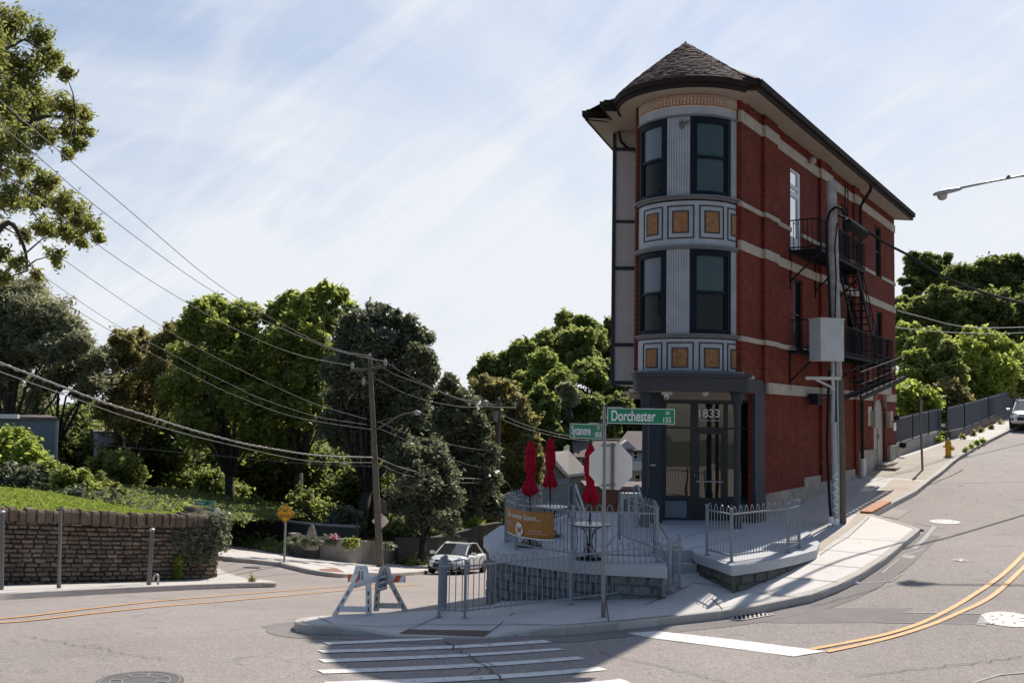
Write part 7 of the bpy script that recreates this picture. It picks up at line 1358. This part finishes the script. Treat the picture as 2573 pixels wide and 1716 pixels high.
# green garage-like house: gable end to the left, big grey roof slope to the right
t = thing('house', 'grey green clapboard house with a pale grey roof behind the middle umbrella', 'house', (P_(1380, 1260).x, Yh, P_(1380, 1400).z))
a, b, c, d_, e_ = P_(1300, 1235), P_(1392, 1145), P_(1430, 1186), P_(1392, 1145, Yh), P_(1478, 1180)
zb0 = P_(1380, 1380).z
w1 = [P_(1290, 1192), P_(1392, 1150), P_(1427, 1190), P_(1427, 1380), P_(1290, 1380)]
MB().add([(p.x, Yh, p.z) for p in w1]+[(p.x+.6, Yh+9, p.z) for p in w1], [(0, 1, 2, 3, 4), (9, 8, 7, 6, 5)]+[(k, (k+1) % 5, 5+(k+1) % 5, 5+k) for k in range(5)]).build('wall', GSID, t)
rr = [P_(1392, 1151), P_(1428, 1191), P_(1480, 1184), P_(1440, 1134, Yh+4), P_(1385, 1135, Yh+4)]; ro = MB().add([P_(1386, 1152, Yh-.3), P_(1427, 1194, Yh-.3), P_(1482, 1187, Yh-.6), P_(1430, 1132, Yh+6), P_(1372, 1136, Yh+6)], [(0, 1, 2, 3), (0, 3, 4)]).build('roof', RSH, t)
sd2 = ro.modifiers.new('thick', 'SOLIDIFY'); sd2.thickness = .2
MB().bar(P_(1386, 1153, Yh-.45), P_(1427, 1195, Yh-.45), .12, .2).build('white_bargeboard', WHITE, t); MB().bar(P_(1427, 1195, Yh-.5), P_(1482, 1188, Yh-.8), .12, .2).build('white_fascia', WHITE, t)
MB().add([P_(1427, 1196, Yh), P_(1480, 1190, Yh-.3), P_(1480, 1380, Yh-.3), P_(1427, 1380, Yh)], [(0, 1, 2, 3)]).build('side_wall', mat('pale_render', (.28, .27, .25), .8), t)
# brown roofed house farther back, behind the octagon
Yk = 92; x0, x1 = at(1452, 1150, Yk).x, at(1552, 1150, Yk).x
t = gable('house', 'grey house with a brown roof behind the octagonal sign back', x0, x1, Yk, Yk+8, at(1500, 1400, Yk).z, at(1500, 1147, Yk).z, at(1500, 1109, Yk+4).z, siding('grey_siding', (.26, .27, .28)), RSH2, 'x')
pwin(t, at(1462, 1150, Yk).x, at(1470, 1150, Yk).x, at(1465, 1172, Yk).z, at(1465, 1154, Yk).z, Yk)
t = gable('house', 'brown stucco house below the octagonal sign', at(1488, 1200, 74).x, at(1562, 1200, 74).x, 74, 80, at(1500, 1420, 74).z, at(1500, 1222, 74).z, at(1500, 1200, 77).z, mat('brown_stucco', (.19, .15, .125), .9), RSH2, 'x')
# white and brick house next to the shop corner
Yw = 84; x0, x1 = at(1552, 1200, Yw).x, at(1660, 1200, Yw).x
t = thing('house', 'white clapboard and red brick house with a dormer beside the shop corner', 'house', (x0, Yw, at(1580, 1400, Yw).z)); zz_ = lambda py, Y=Yw: at(1590, py, Y).z
MB().box(x0, x1, Yw+.05, Yw+7, zz_(1225), zz_(1128)).build('upper_wall', WSID, t); MB().box(x0-.2, x1, Yw-.02, Yw+7, zz_(1400), zz_(1222)).build('lower_wall', BRICK2, t)
MB().box(x0-.3, x1, Yw-.9, Yw, zz_(1180), zz_(1157)).build('balcony', WHITE, t)
ro = MB().add([(x0-.5, Yw-.6, zz_(1130)), (x1, Yw-.6, zz_(1130)), (x1, Yw+3.5, zz_(1085)), (x0+1.2, Yw+3.5, zz_(1085))], [(0, 1, 2, 3)]).build('roof', RSH2, t); s_ = ro.modifiers.new('thick', 'SOLIDIFY'); s_.thickness = .2
mb = MB(); xm = at(1575, 1110, Yw).x; mb.add([(x0-.4, Yw-.3, zz_(1130)), (xm, Yw-.3, zz_(1106)), (xm+.9, Yw-.3, zz_(1130))]+[(x0-.4, Yw+2, zz_(1130)), (xm, Yw+2, zz_(1106)), (xm+.9, Yw+2, zz_(1130))], [(0, 1, 2), (0, 1, 4, 3), (1, 2, 5, 4)]); mb.build('dormer', WSID, t)
def pw(a, b, c, d): m_ = MB().box(at(a, 1200, Yw).x, at(b, 1200, Yw).x, Yw-.08, Yw-.03, zz_(d), zz_(c)).build('window', WHITE, t); x, y = at(a, 1200, Yw).x, at(b, 1200, Yw).x; g_ = MB().box(x+.1, y-.1, Yw-.1, Yw-.085, zz_(d)+.1, (zz_(c)+zz_(d))/2-.04).box(x+.1, y-.1, Yw-.1, Yw-.085, (zz_(c)+zz_(d))/2+.04, zz_(c)-.1).build('pane', GLD, None); g_.parent = m_; g_.location = -t.location
pw(1589, 1604, 1133, 1154); pw(1593, 1610, 1190, 1218)
# white bay window
Yb = 70; xa, xb = at(1557, 1260, Yb).x, at(1612, 1260, Yb).x; zq = lambda py: at(1585, py, Yb).z
t = thing('house', 'low brick house with a white bay window left of the shop column', 'house', (xa, Yb, zq(1400))); MB().box(xa-2.2, xb+3, Yb, Yb+5, zq(1400), zq(1232)).build('wall', BRICK2, t); MB().box(xa-2.4, xb+3, Yb-.1, Yb+5.1, zq(1232), zq(1222)).build('roof', RSH2, t)
MB().box(xa, xb, Yb-.8, Yb-.01, zq(1295), zq(1238)).build('bay_window', WHITE, t); bw = list(t.children)[-1]
MB().box(xa-.1, xb+.1, Yb-.9, Yb, zq(1240), zq(1236)).build('bay_roof', WHITE, t)
for k in range(3): x = xa+.2+k*(xb-xa-.2)/3; o = MB().box(x, x+(xb-xa)/3-.25, Yb-.83, Yb-.805, zq(1282), zq(1248)).build('pane', GLD, None); o.parent = bw; o.location = -t.location
# parked vehicles glimpsed through the railings: just an orange cone shape skipped
# ================================================================== RIGHT BANK: RETAINING WALL, MESH FENCES, SHRUBS
wp = [(2254, 1148), (2300, 1128), (2340, 1112), (2368, 1096)]; P = [sp(*p) for p in wp]; zc = [at(2254, 1118, P[0].y).z, at(2300, 1102, P[1].y).z, at(2340, 1090, P[2].y).z, at(2368, 1080, P[3].y).z]
t = thing('retaining_wall', 'low grey concrete wall beside the hydrant pavement, carrying the mesh fence', 'wall', P[0]); o2 = offset_line([Vector((p.x, p.y, 0)) for p in P], .3); vs = []
for p, q, z in zip(P, o2, zc): vs += [(p.x, p.y, p.z-.5), (p.x, p.y, z), (q.x, q.y, z), (q.x, q.y, p.z-.5)]
MB().add(vs, [(i*4+j, i*4+(j+1) % 4, i*4+4+(j+1) % 4, i*4+4+j) for i in range(3) for j in range(4)]+[(0, 1, 2, 3), (12, 13, 14, 15)]).build('wall_body', WALLC, t)
wp2 = [(2390, 1102), (2430, 1092), (2490, 1066), (2551, 1040), (2620, 1012)]; P2 = [sp(*p) for p in wp2]; zc2 = [at(x, y, p.y).z for (x, y), p in zip(((2390, 1084), (2430, 1076), (2490, 1052), (2551, 1027), (2620, 1000)), P2)]
t = thing('retaining_wall', 'weathered low wall running up the hill at the right', 'wall', P2[0]); o2 = offset_line([Vector((p.x, p.y, 0)) for p in P2], .3); vs = []
for p, q, z in zip(P2, o2, zc2): vs += [(p.x, p.y, p.z-.5), (p.x, p.y, z), (q.x, q.y, z), (q.x, q.y, p.z-.5)]
MB().add(vs, [(i*4+j, i*4+(j+1) % 4, i*4+4+(j+1) % 4, i*4+4+j) for i in range(4) for j in range(4)]+[(0, 1, 2, 3), (16, 17, 18, 19)]).build('wall_body', mat('stained_hill_wall', (.22, .19, .16), .9, noise=(2, .5, (.10, .085, .07))), t)
MF = mat('mesh_fence', (.115, .12, .135), .5, metal=.2)
def meshfence(P, zs, tops, label, spike=.045):
    t = thing('mesh_fence', label, 'fence', P[0]); tot = sum((b-a).length for a, b in zip(P, P[1:]))
    for a, b, z0, z1, h0, h1 in zip(P, P[1:], zs, zs[1:], tops, tops[1:]):
        n = int((b-a).length/.062); mb = MB()
        for k in range(n): f = k/n; p = a.lerp(b, f); z = z0+(z1-z0)*f; h = h0+(h1-h0)*f; mb.bar((p.x, p.y, z+.03), (p.x, p.y, h+spike*(k % 2)), .034, .012)
        mb.build('mesh_panel', MF, t); mb = MB()
        for f in (.06, .97): mb.bar((a.x, a.y, z0+(h0-z0)*f), (b.x, b.y, z1+(h1-z1)*f), .05, .05)
        mb.build('rails', MF, t)
        m_ = max(1, int((b-a).length/2.2))
        for k in range(m_+1): f = k/m_; p = a.lerp(b, f); z = z0+(z1-z0)*f; h = h0+(h1-h0)*f; MB().bar((p.x, p.y, z-.05), (p.x, p.y, h+.03), .07, .07).build('post', MF, t)
    return t
meshfence([p+Vector((-.1, .1, 0)) for p in P], zc, [at(2254, 1053, P[0].y).z, at(2300, 1042, P[1].y).z, at(2330, 1033, P[2].y).z, at(2350, 1027, P[3].y).z], 'dark mesh fence on the grey concrete wall, nearest the brick building')
meshfence([p+Vector((-.1, .1, 0)) for p in P2], zc2, [at(2397, 1024, P2[0].y).z, at(2430, 1015, P2[1].y).z, at(2490, 998, P2[2].y).z, at(2551, 981, P2[3].y).z, at(2620, 962, P2[4].y).z], 'dark mesh fence climbing the hill at the right edge')
ga, gb = P[-1]+Vector((.0, .6, 0)), P2[0]+Vector((-.2, .8, 0)); t = railing([ga, ga.lerp(gb, .5), gb], 'plain open railing between the two mesh fences', None, H=1.55, hoops=False, mt=mat('bar_fence', (.14, .14, .14), .5), pk=.2)
WF = [([(2360, 1098, 9), (2372, 1092, 7)], 'lime', 'weeds at the end of the concrete wall near the hydrant'), ([(2420, 1098, 5), (2445, 1089, 6), (2465, 1080, 6), (2490, 1072, 6), (2515, 1060, 5)], 'olive', 'weeds along the foot of the hillside wall'), ([(2425, 1132, 4), (2440, 1122, 5), (2455, 1113, 5), (2470, 1108, 4)], 'lime', 'grass tuft growing on the kerb beyond the hydrant')]
for i, (l, kd, lb_) in enumerate(WF): q = [sp(x, y+r) for x, y, r in l]; bush('weed', lb_, 'weed', [(p.x, p.y, p.z+.1, r_[2]/F*p.y) for p, r_ in zip(q, l)], kd, .10, 1, 26, stems=False)
# ================================================================== TREES
random.seed(77)
def TR_(name, label, basepx, Y, lst, kind, leaf, dens_=1., per=70, r0=.25, seed=1, dj=1.5, **k):
    l = lobes_px(lst, Y, dj, seed); b = at(basepx[0], basepx[1], Y); z = T(b.x, Y)-.1; random.seed(seed); return tree(name, label, (b.x, Y, z), l, kind, leaf, dens_, per, r0, **k)
# near tree hanging in from the upper left
lst = [(-40, 60, 75), (40, 60, 55), (100, 95, 34), (-20, 170, 85), (70, 170, 58), (130, 150, 36), (165, 185, 22), (10, 260, 70), (95, 260, 60), (160, 270, 46), (205, 285, 34), (-40, 330, 80), (40, 350, 55), (110, 345, 42), (180, 330, 38), (222, 330, 20), (170, 390, 18), (195, 365, 20), (-30, 430, 70), (60, 420, 42), (120, 455, 34), (20, 500, 50), (90, 500, 40), (160, 510, 40), (200, 530, 34), (235, 565, 26), (248, 600, 16), (110, 570, 38), (170, 590, 30), (140, 640, 26), (60, 590, 22), (0, 640, 30), (50, 660, 26), (90, 690, 18), (10, 700, 20), (185, 560, 26), (205, 610, 18), (-30, 250, 60), (50, 215, 46), (-40, 560, 60), (40, 300, 50), (-30, 110, 60)]
Yn_ = 24; l = lobes_px(lst, Yn_, 1.6, 5, .9); bx = at(-420, 1300, Yn_).x; random.seed(5)
t = thing('locust_tree', 'large locust tree with fine reddish green leaves hanging in at the upper left', 'tree', (bx, Yn_, T(bx, Yn_))); mb = MB(); b0_ = Vector((bx, Yn_, T(bx, Yn_)-.3)); h_ = [b0_, at(-380, 900, Yn_), at(-330, 600, Yn_)]; mb.tube(h_, [.34, .28, .2], 10)
mains = [([at(-330, 600, Yn_), at(-180, 380, Yn_), at(-60, 180, Yn_), at(60, 100, Yn_)], range(0, 6)), ([at(-360, 720, Yn_), at(-200, 540, Yn_), at(-20, 400, Yn_), at(90, 300, Yn_), at(190, 300, Yn_)], range(6, 20)), ([at(-370, 800, Yn_), at(-200, 640, Yn_), at(-20, 520, Yn_), at(90, 510, Yn_), at(215, 560, Yn_)], list(range(20, 28))+[35, 36]), ([at(-370, 850, Yn_), at(-220, 740, Yn_), at(-60, 640, Yn_), at(20, 560, Yn_), at(60, 620, Yn_), at(70, 680, Yn_)], range(28, 35))]
for pts, ids in mains:
    sm_ = smooth_line(pts, 4); mb.tube(sm_, [.12*(1-i/len(sm_))+.014 for i in range(len(sm_))], 7)
    for i in ids:
        c = Vector(l[i][:3]); near_ = min(sm_, key=lambda p: (p-c).length); m_ = near_.lerp(c, .5)+Vector((random.uniform(-.1, .1), random.uniform(-.2, .2), random.uniform(-.05, .15))); mb.tube([near_, m_, c], [.024, .016, .008], 5)
        for k in range(9): a = Vector((random.gauss(0, 1), random.gauss(0, 1), random.gauss(-.1, .7))).normalized()*l[i][3]*random.uniform(.6, 1.1); mb.tube([c.lerp(m_, random.random()*.4), c+a*.5+Vector((0, 0, .03)), c+a], [.009, .006, .003], 4)
mb.build('trunk', BARK, t, smooth=True); P, tn = swarm(l, 2.7, .30, 72, .15, .25)
leaf_mesh('crown', P, .056, LF['locust'], tn, t, up_bias=.3, elong=2.4, off=tuple(t.location))
# the belt of trees beyond the side street, left to right
TR_('willow_tree', 'feathery grey green willow at the left edge under the hanging branches', (-10, 1190), 58, [(-60, 760, 75), (20, 760, 60), (70, 740, 40), (60, 800, 60), (120, 800, 50), (165, 830, 42), (200, 860, 30), (-20, 860, 80), (70, 880, 52), (0, 940, 60), (130, 880, 36)], 'willow', .11, 1.8, 190, .4, 11, clump=.42, elong=3.5, nb=16, shell=.4)
TR_('willow_tree', 'thin grey green tree with bare forked trunks and sky showing through', (120, 1200), 62, [(150, 940, 45), (110, 960, 30), (210, 920, 42), (240, 960, 40), (180, 880, 28), (250, 900, 34), (215, 990, 26), (90, 1010, 30)], 'willow', .12, 1.0, 150, .3, 12, clump=.4, elong=3, nb=12, fork=.5)
TR_('oak_tree', 'olive green tree between the willow and the tall bright trees', (330, 1210), 64, [(310, 860, 32), (350, 850, 26), (290, 900, 34), (350, 910, 42), (410, 870, 34), (440, 840, 28), (400, 930, 44), (300, 970, 44), (370, 990, 50), (330, 1050, 46), (270, 1030, 34), (430, 1000, 42)], 'olive', .17, 1.7, 95, .32, 13)
TR_('walnut_tree', 'tall bright green tree left of the highest crown', (590, 1240), 60, [(500, 790, 34), (540, 775, 34), (590, 790, 34), (630, 785, 26), (480, 830, 34), (540, 840, 46), (610, 850, 46), (480, 900, 44), (560, 920, 56), (640, 920, 48), (460, 970, 44), (540, 1000, 58), (620, 1010, 55), (490, 1070, 52), (580, 1090, 56), (650, 1090, 46)], 'bright', .19, 1.9, 95, .35, 14)
TR_('ailanthus_tree', 'highest green tree with spiky tufts of leaves, left of the leaning pole', (745, 1250), 60, [(720, 760, 22), (755, 765, 22), (790, 745, 20), (820, 735, 22), (850, 745, 20), (880, 775, 16), (700, 800, 30), (750, 810, 38), (810, 800, 38), (860, 810, 28), (700, 860, 44), (780, 870, 50), (690, 930, 50), (770, 950, 52), (700, 1010, 54), (780, 1030, 50), (720, 1100, 54)], 'bright', .20, 1.9, 90, .33, 15, elong=2.4)
TR_('pear_tree', 'dark dense grey green tree with an upright crown behind the leaning pole', (900, 1330), 56, [(900, 810, 36), (950, 795, 30), (985, 800, 24), (1025, 815, 24), (1060, 850, 26), (880, 860, 42), (940, 860, 48), (1000, 870, 48), (1055, 900, 36), (1075, 940, 26), (860, 930, 46), (930, 940, 56), (1000, 950, 54), (1050, 970, 40), (880, 1010, 52), (960, 1030, 58), (1030, 1030, 44), (900, 1100, 54), (980, 1110, 52), (850, 1070, 44)], 'dark', .15, 2.2, 130, .34, 16)
TR_('pear_tree', 'lower dark tree with silvery leaves behind the leaning pole, above the white car', (1060, 1380), 53, [(1020, 1150, 42), (1080, 1140, 40), (1110, 1190, 42), (1050, 1210, 48), (1120, 1250, 40), (1060, 1280, 46), (1000, 1260, 34), (1120, 1310, 30)], 'dark', .15, 2.0, 120, .22, 17)
TR_('pear_tree', 'dark silvery tree between the two wooden poles', (1170, 1380), 62, [(1130, 965, 22), (1110, 1000, 32), (1160, 1010, 36), (1130, 1060, 44), (1190, 1070, 40), (1140, 1120, 46), (1200, 1140, 42), (1150, 1190, 46), (1210, 1210, 40), (1170, 1260, 44), (1240, 1270, 34)], 'dark', .17, 2.0, 110, .28, 18)
TR_('olive_tree', 'brownish olive tree behind the second wooden pole and the umbrellas', (1290, 1330), 76, [(1220, 975, 28), (1260, 985, 32), (1290, 1020, 32), (1240, 1040, 40), (1310, 1060, 32), (1280, 1100, 42), (1330, 1120, 30), (1345, 1150, 22), (1300, 1160, 40), (1330, 1200, 32), (1270, 1210, 40), (1310, 1250, 40)], 'olive', .20, 1.9, 100, .3, 19)
# understorey: darker trees and shrubs close the gaps under the crowns
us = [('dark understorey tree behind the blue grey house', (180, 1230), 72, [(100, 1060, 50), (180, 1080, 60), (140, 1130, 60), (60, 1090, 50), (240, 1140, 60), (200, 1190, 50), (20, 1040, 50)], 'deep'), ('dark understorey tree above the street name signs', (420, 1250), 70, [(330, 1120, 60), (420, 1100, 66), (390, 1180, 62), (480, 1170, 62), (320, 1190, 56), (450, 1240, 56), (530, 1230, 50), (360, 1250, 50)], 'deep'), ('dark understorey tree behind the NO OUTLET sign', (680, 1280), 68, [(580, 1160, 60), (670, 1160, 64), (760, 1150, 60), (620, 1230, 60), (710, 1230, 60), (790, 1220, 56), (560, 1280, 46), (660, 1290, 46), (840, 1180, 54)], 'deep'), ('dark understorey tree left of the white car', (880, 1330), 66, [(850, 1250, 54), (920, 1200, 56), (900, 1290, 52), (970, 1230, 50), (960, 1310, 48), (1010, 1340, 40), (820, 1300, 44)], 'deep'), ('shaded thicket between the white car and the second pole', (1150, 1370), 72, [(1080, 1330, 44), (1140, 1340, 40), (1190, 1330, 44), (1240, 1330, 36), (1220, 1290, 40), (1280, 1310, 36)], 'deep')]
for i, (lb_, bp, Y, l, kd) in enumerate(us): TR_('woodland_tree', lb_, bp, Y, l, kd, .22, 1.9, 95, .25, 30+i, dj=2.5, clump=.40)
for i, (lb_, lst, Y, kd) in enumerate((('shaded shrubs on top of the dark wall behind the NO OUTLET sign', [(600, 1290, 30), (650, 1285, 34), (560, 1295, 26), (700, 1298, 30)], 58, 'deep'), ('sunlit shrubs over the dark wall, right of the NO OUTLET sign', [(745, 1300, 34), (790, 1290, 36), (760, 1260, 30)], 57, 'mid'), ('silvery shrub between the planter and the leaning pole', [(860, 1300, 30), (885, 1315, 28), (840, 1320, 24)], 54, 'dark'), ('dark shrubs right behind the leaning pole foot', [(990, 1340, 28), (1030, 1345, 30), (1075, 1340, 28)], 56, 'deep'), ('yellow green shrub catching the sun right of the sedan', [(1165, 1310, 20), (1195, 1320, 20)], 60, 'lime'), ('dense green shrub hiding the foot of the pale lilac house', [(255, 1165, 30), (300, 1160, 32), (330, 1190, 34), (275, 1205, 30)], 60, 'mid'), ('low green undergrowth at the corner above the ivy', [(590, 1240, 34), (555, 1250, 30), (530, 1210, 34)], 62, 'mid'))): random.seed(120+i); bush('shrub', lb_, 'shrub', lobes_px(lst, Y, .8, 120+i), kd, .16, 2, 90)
# second row that stops the light from coming through
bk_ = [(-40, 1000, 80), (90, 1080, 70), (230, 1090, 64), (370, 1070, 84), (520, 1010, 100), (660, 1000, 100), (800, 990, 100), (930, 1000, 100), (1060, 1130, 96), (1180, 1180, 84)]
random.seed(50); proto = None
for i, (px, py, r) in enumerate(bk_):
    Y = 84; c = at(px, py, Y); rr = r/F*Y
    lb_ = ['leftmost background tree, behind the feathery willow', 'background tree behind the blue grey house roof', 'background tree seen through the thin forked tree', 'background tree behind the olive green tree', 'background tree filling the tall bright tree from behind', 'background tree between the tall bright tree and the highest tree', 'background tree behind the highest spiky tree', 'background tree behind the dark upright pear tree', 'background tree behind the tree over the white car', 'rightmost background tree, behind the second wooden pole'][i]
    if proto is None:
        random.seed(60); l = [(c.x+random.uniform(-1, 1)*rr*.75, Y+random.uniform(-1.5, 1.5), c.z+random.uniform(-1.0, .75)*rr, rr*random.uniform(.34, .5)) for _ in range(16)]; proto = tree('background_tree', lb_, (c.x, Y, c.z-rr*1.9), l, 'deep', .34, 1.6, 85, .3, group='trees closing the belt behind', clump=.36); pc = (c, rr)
    else:
        t = copy_tree(proto); s = rr/pc[1]; t.scale = (s, s, s*1.05); t.rotation_euler = (0, 0, random.uniform(0, 6.28)); t.location = (c.x, Y, c.z-rr*1.9); t['label'] = lb_
# wooded hillside in the middle distance
def hillrow(lst, kind, leaf, lbls, group, Y, seed, per=60, dens_=1.1):
    for i, (q, lb_) in enumerate(zip(lst, lbls)):
        px, py, r = q[:3]; Yy = Y+(q[3] if len(q) > 3 else 0); kd = q[4] if len(q) > 4 else kind; random.seed(seed+i); c = at(px, py, Yy); rr = r/F*Yy; l = [(c.x+random.uniform(-.8, .8)*rr, Yy+random.uniform(-.6, .6)*rr, c.z+random.uniform(-1.3, .62)*rr, rr*random.uniform(.28, .5)) for _ in range(13)]+[(c.x+random.uniform(-.3, .3)*rr, Yy, c.z+rr*.62, rr*.32)]
        tree('hillside_tree', lb_, (c.x, Yy, c.z-rr*2.2), l, kd, leaf, dens_, per, .3, group=group, clump=.36, nb=3)
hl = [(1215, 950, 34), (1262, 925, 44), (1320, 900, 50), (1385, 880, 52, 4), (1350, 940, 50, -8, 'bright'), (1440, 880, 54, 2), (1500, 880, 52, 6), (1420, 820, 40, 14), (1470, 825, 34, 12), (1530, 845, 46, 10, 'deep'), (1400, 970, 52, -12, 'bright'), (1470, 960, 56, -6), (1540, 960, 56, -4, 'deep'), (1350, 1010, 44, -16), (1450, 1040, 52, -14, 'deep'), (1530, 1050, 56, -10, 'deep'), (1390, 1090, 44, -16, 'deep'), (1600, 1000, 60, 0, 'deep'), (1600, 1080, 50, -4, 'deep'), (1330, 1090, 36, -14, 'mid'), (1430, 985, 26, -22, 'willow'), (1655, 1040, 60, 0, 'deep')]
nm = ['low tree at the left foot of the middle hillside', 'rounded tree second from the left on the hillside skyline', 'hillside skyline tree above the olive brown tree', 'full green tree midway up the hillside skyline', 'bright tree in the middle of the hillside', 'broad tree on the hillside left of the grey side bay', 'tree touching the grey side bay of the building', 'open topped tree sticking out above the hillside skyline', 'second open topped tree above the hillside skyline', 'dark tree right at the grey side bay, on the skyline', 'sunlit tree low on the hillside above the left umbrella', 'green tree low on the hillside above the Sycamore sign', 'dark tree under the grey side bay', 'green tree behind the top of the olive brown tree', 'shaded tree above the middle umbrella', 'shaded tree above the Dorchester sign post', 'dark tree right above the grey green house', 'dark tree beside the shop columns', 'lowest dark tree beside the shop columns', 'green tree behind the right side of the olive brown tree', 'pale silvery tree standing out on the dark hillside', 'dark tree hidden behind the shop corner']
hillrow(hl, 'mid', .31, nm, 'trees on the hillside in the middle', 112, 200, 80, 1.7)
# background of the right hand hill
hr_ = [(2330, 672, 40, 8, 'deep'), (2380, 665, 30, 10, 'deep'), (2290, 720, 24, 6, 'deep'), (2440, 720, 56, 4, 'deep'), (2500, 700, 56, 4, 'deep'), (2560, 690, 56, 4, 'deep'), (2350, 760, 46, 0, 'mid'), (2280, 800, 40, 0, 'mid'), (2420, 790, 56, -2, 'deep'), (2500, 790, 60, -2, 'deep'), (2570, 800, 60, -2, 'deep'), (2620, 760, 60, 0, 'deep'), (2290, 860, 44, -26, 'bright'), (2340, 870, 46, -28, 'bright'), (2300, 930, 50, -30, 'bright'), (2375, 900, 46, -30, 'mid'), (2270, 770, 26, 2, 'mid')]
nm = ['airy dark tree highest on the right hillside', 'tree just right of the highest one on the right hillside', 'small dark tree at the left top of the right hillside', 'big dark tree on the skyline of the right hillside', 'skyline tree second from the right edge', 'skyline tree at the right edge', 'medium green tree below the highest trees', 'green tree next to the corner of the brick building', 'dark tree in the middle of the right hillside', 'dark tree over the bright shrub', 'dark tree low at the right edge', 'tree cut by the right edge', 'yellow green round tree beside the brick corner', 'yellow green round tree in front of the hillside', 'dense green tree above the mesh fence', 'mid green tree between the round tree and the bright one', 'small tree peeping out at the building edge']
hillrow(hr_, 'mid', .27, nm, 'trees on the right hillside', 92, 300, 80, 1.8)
TR_('maple_tree', 'bright lime green young tree right of the mesh fences', (2450, 1040), 67, [(2440, 845, 24), (2470, 850, 26), (2420, 880, 34), (2470, 890, 40), (2510, 880, 32), (2400, 930, 34), (2450, 940, 44), (2510, 940, 44), (2480, 985, 40), (2420, 980, 36)], 'lime', .17, 1.9, 90, .14, 71)
TR_('maple_tree', 'bright lime green tree cut by the right edge', (2570, 1040), 72, [(2560, 905, 34), (2600, 890, 40), (2550, 960, 36), (2600, 960, 44)], 'lime', .17, 1.9, 90, .14, 72)
for i, (lb_, l, Y, kd) in enumerate((('tall pale green shrubs behind the fence next to the building', [(2262, 1000, 34), (2290, 990, 34), (2310, 1020, 32), (2270, 1045, 32), (2335, 1010, 30)], 56, 'lime'), ('olive green shrubs behind the open railing', [(2350, 1000, 30), (2380, 985, 30), (2370, 1035, 32), (2410, 1010, 30)], 60, 'olive'), ('green shrubs right behind the hill fence', [(2440, 1010, 30), (2480, 1000, 30), (2520, 985, 28), (2560, 965, 30), (2430, 1050, 26)], 66, 'mid'))): random.seed(80+i); bush('shrub', lb_, 'shrub', lobes_px(l, Y, .8, 80+i), kd, .18, 1.6, 80)

# ground cover under the belt, along the wall foot and on the hill
random.seed(500); Ps = []; Ts = []
for k in range(1500):
    y = random.uniform(41, 72); x = random.uniform(-34, -10.5) if y < 52 else random.uniform(-40, 4)
    if x > -17 and y < 47: continue
    z = T(x, y)-.1; m_ = 26; q = rng.normal(size=(m_, 3))*np.array([.5, .5, .22])+np.array([x, y, z+random.uniform(.1, .4)]); Ps.append(q); Ts.append(rng.random()*.5+rng.random(m_)*.5)
Pb, Tb = [], []
for k in range(1300):
    i_ = random.randrange(6); p = far_e[i_].lerp(far_e[i_+1], random.random()); dy = random.uniform(1.2, 20); m_ = 34
    if p.x > -13.2 and dy < 7: continue
    q = rng.normal(size=(m_, 3))*np.array([.35, .35, .11])+np.array([p.x, p.y+dy, p.z-.03-.09*dy+random.uniform(.0, .15)]); Pb.append(q); Tb.append(rng.random()*.5+rng.random(m_)*.5)
tag(leaf_mesh('ground_ivy', np.concatenate(Pb), .10, LF['deep'], np.concatenate(Tb)), 'dark low ivy covering the bank behind the lawn and shrubs', 'ground ivy', kind='stuff')
tag(leaf_mesh('undergrowth', np.concatenate(Ps), .2, LF['deep'], np.concatenate(Ts)), 'low green undergrowth covering the ground beneath the trees', 'undergrowth', kind='stuff')
for i, (px, py, s) in enumerate(((236, 1462, 7), (352, 1458, 8), (60, 1466, 6), (318, 1460, 5), (612, 1462, 8))):
    p = sp(px, py); bush('weed', ['tuft of weeds at the foot of the stone wall near the square post', 'weeds at the foot of the stone wall next to the parking meter pipe', 'small weeds at the foot of the stone wall near the left edge', 'tiny weed between the posts at the foot of the stone wall', 'dry weeds growing on the tip of the left pavement'][i], 'weed', [(p.x+random.uniform(-.3, .3), p.y-.05, p.z+.05, s/F*p.y)]*1, 'lime' if i != 4 else 'olive', .06, 2, 24, stems=False)
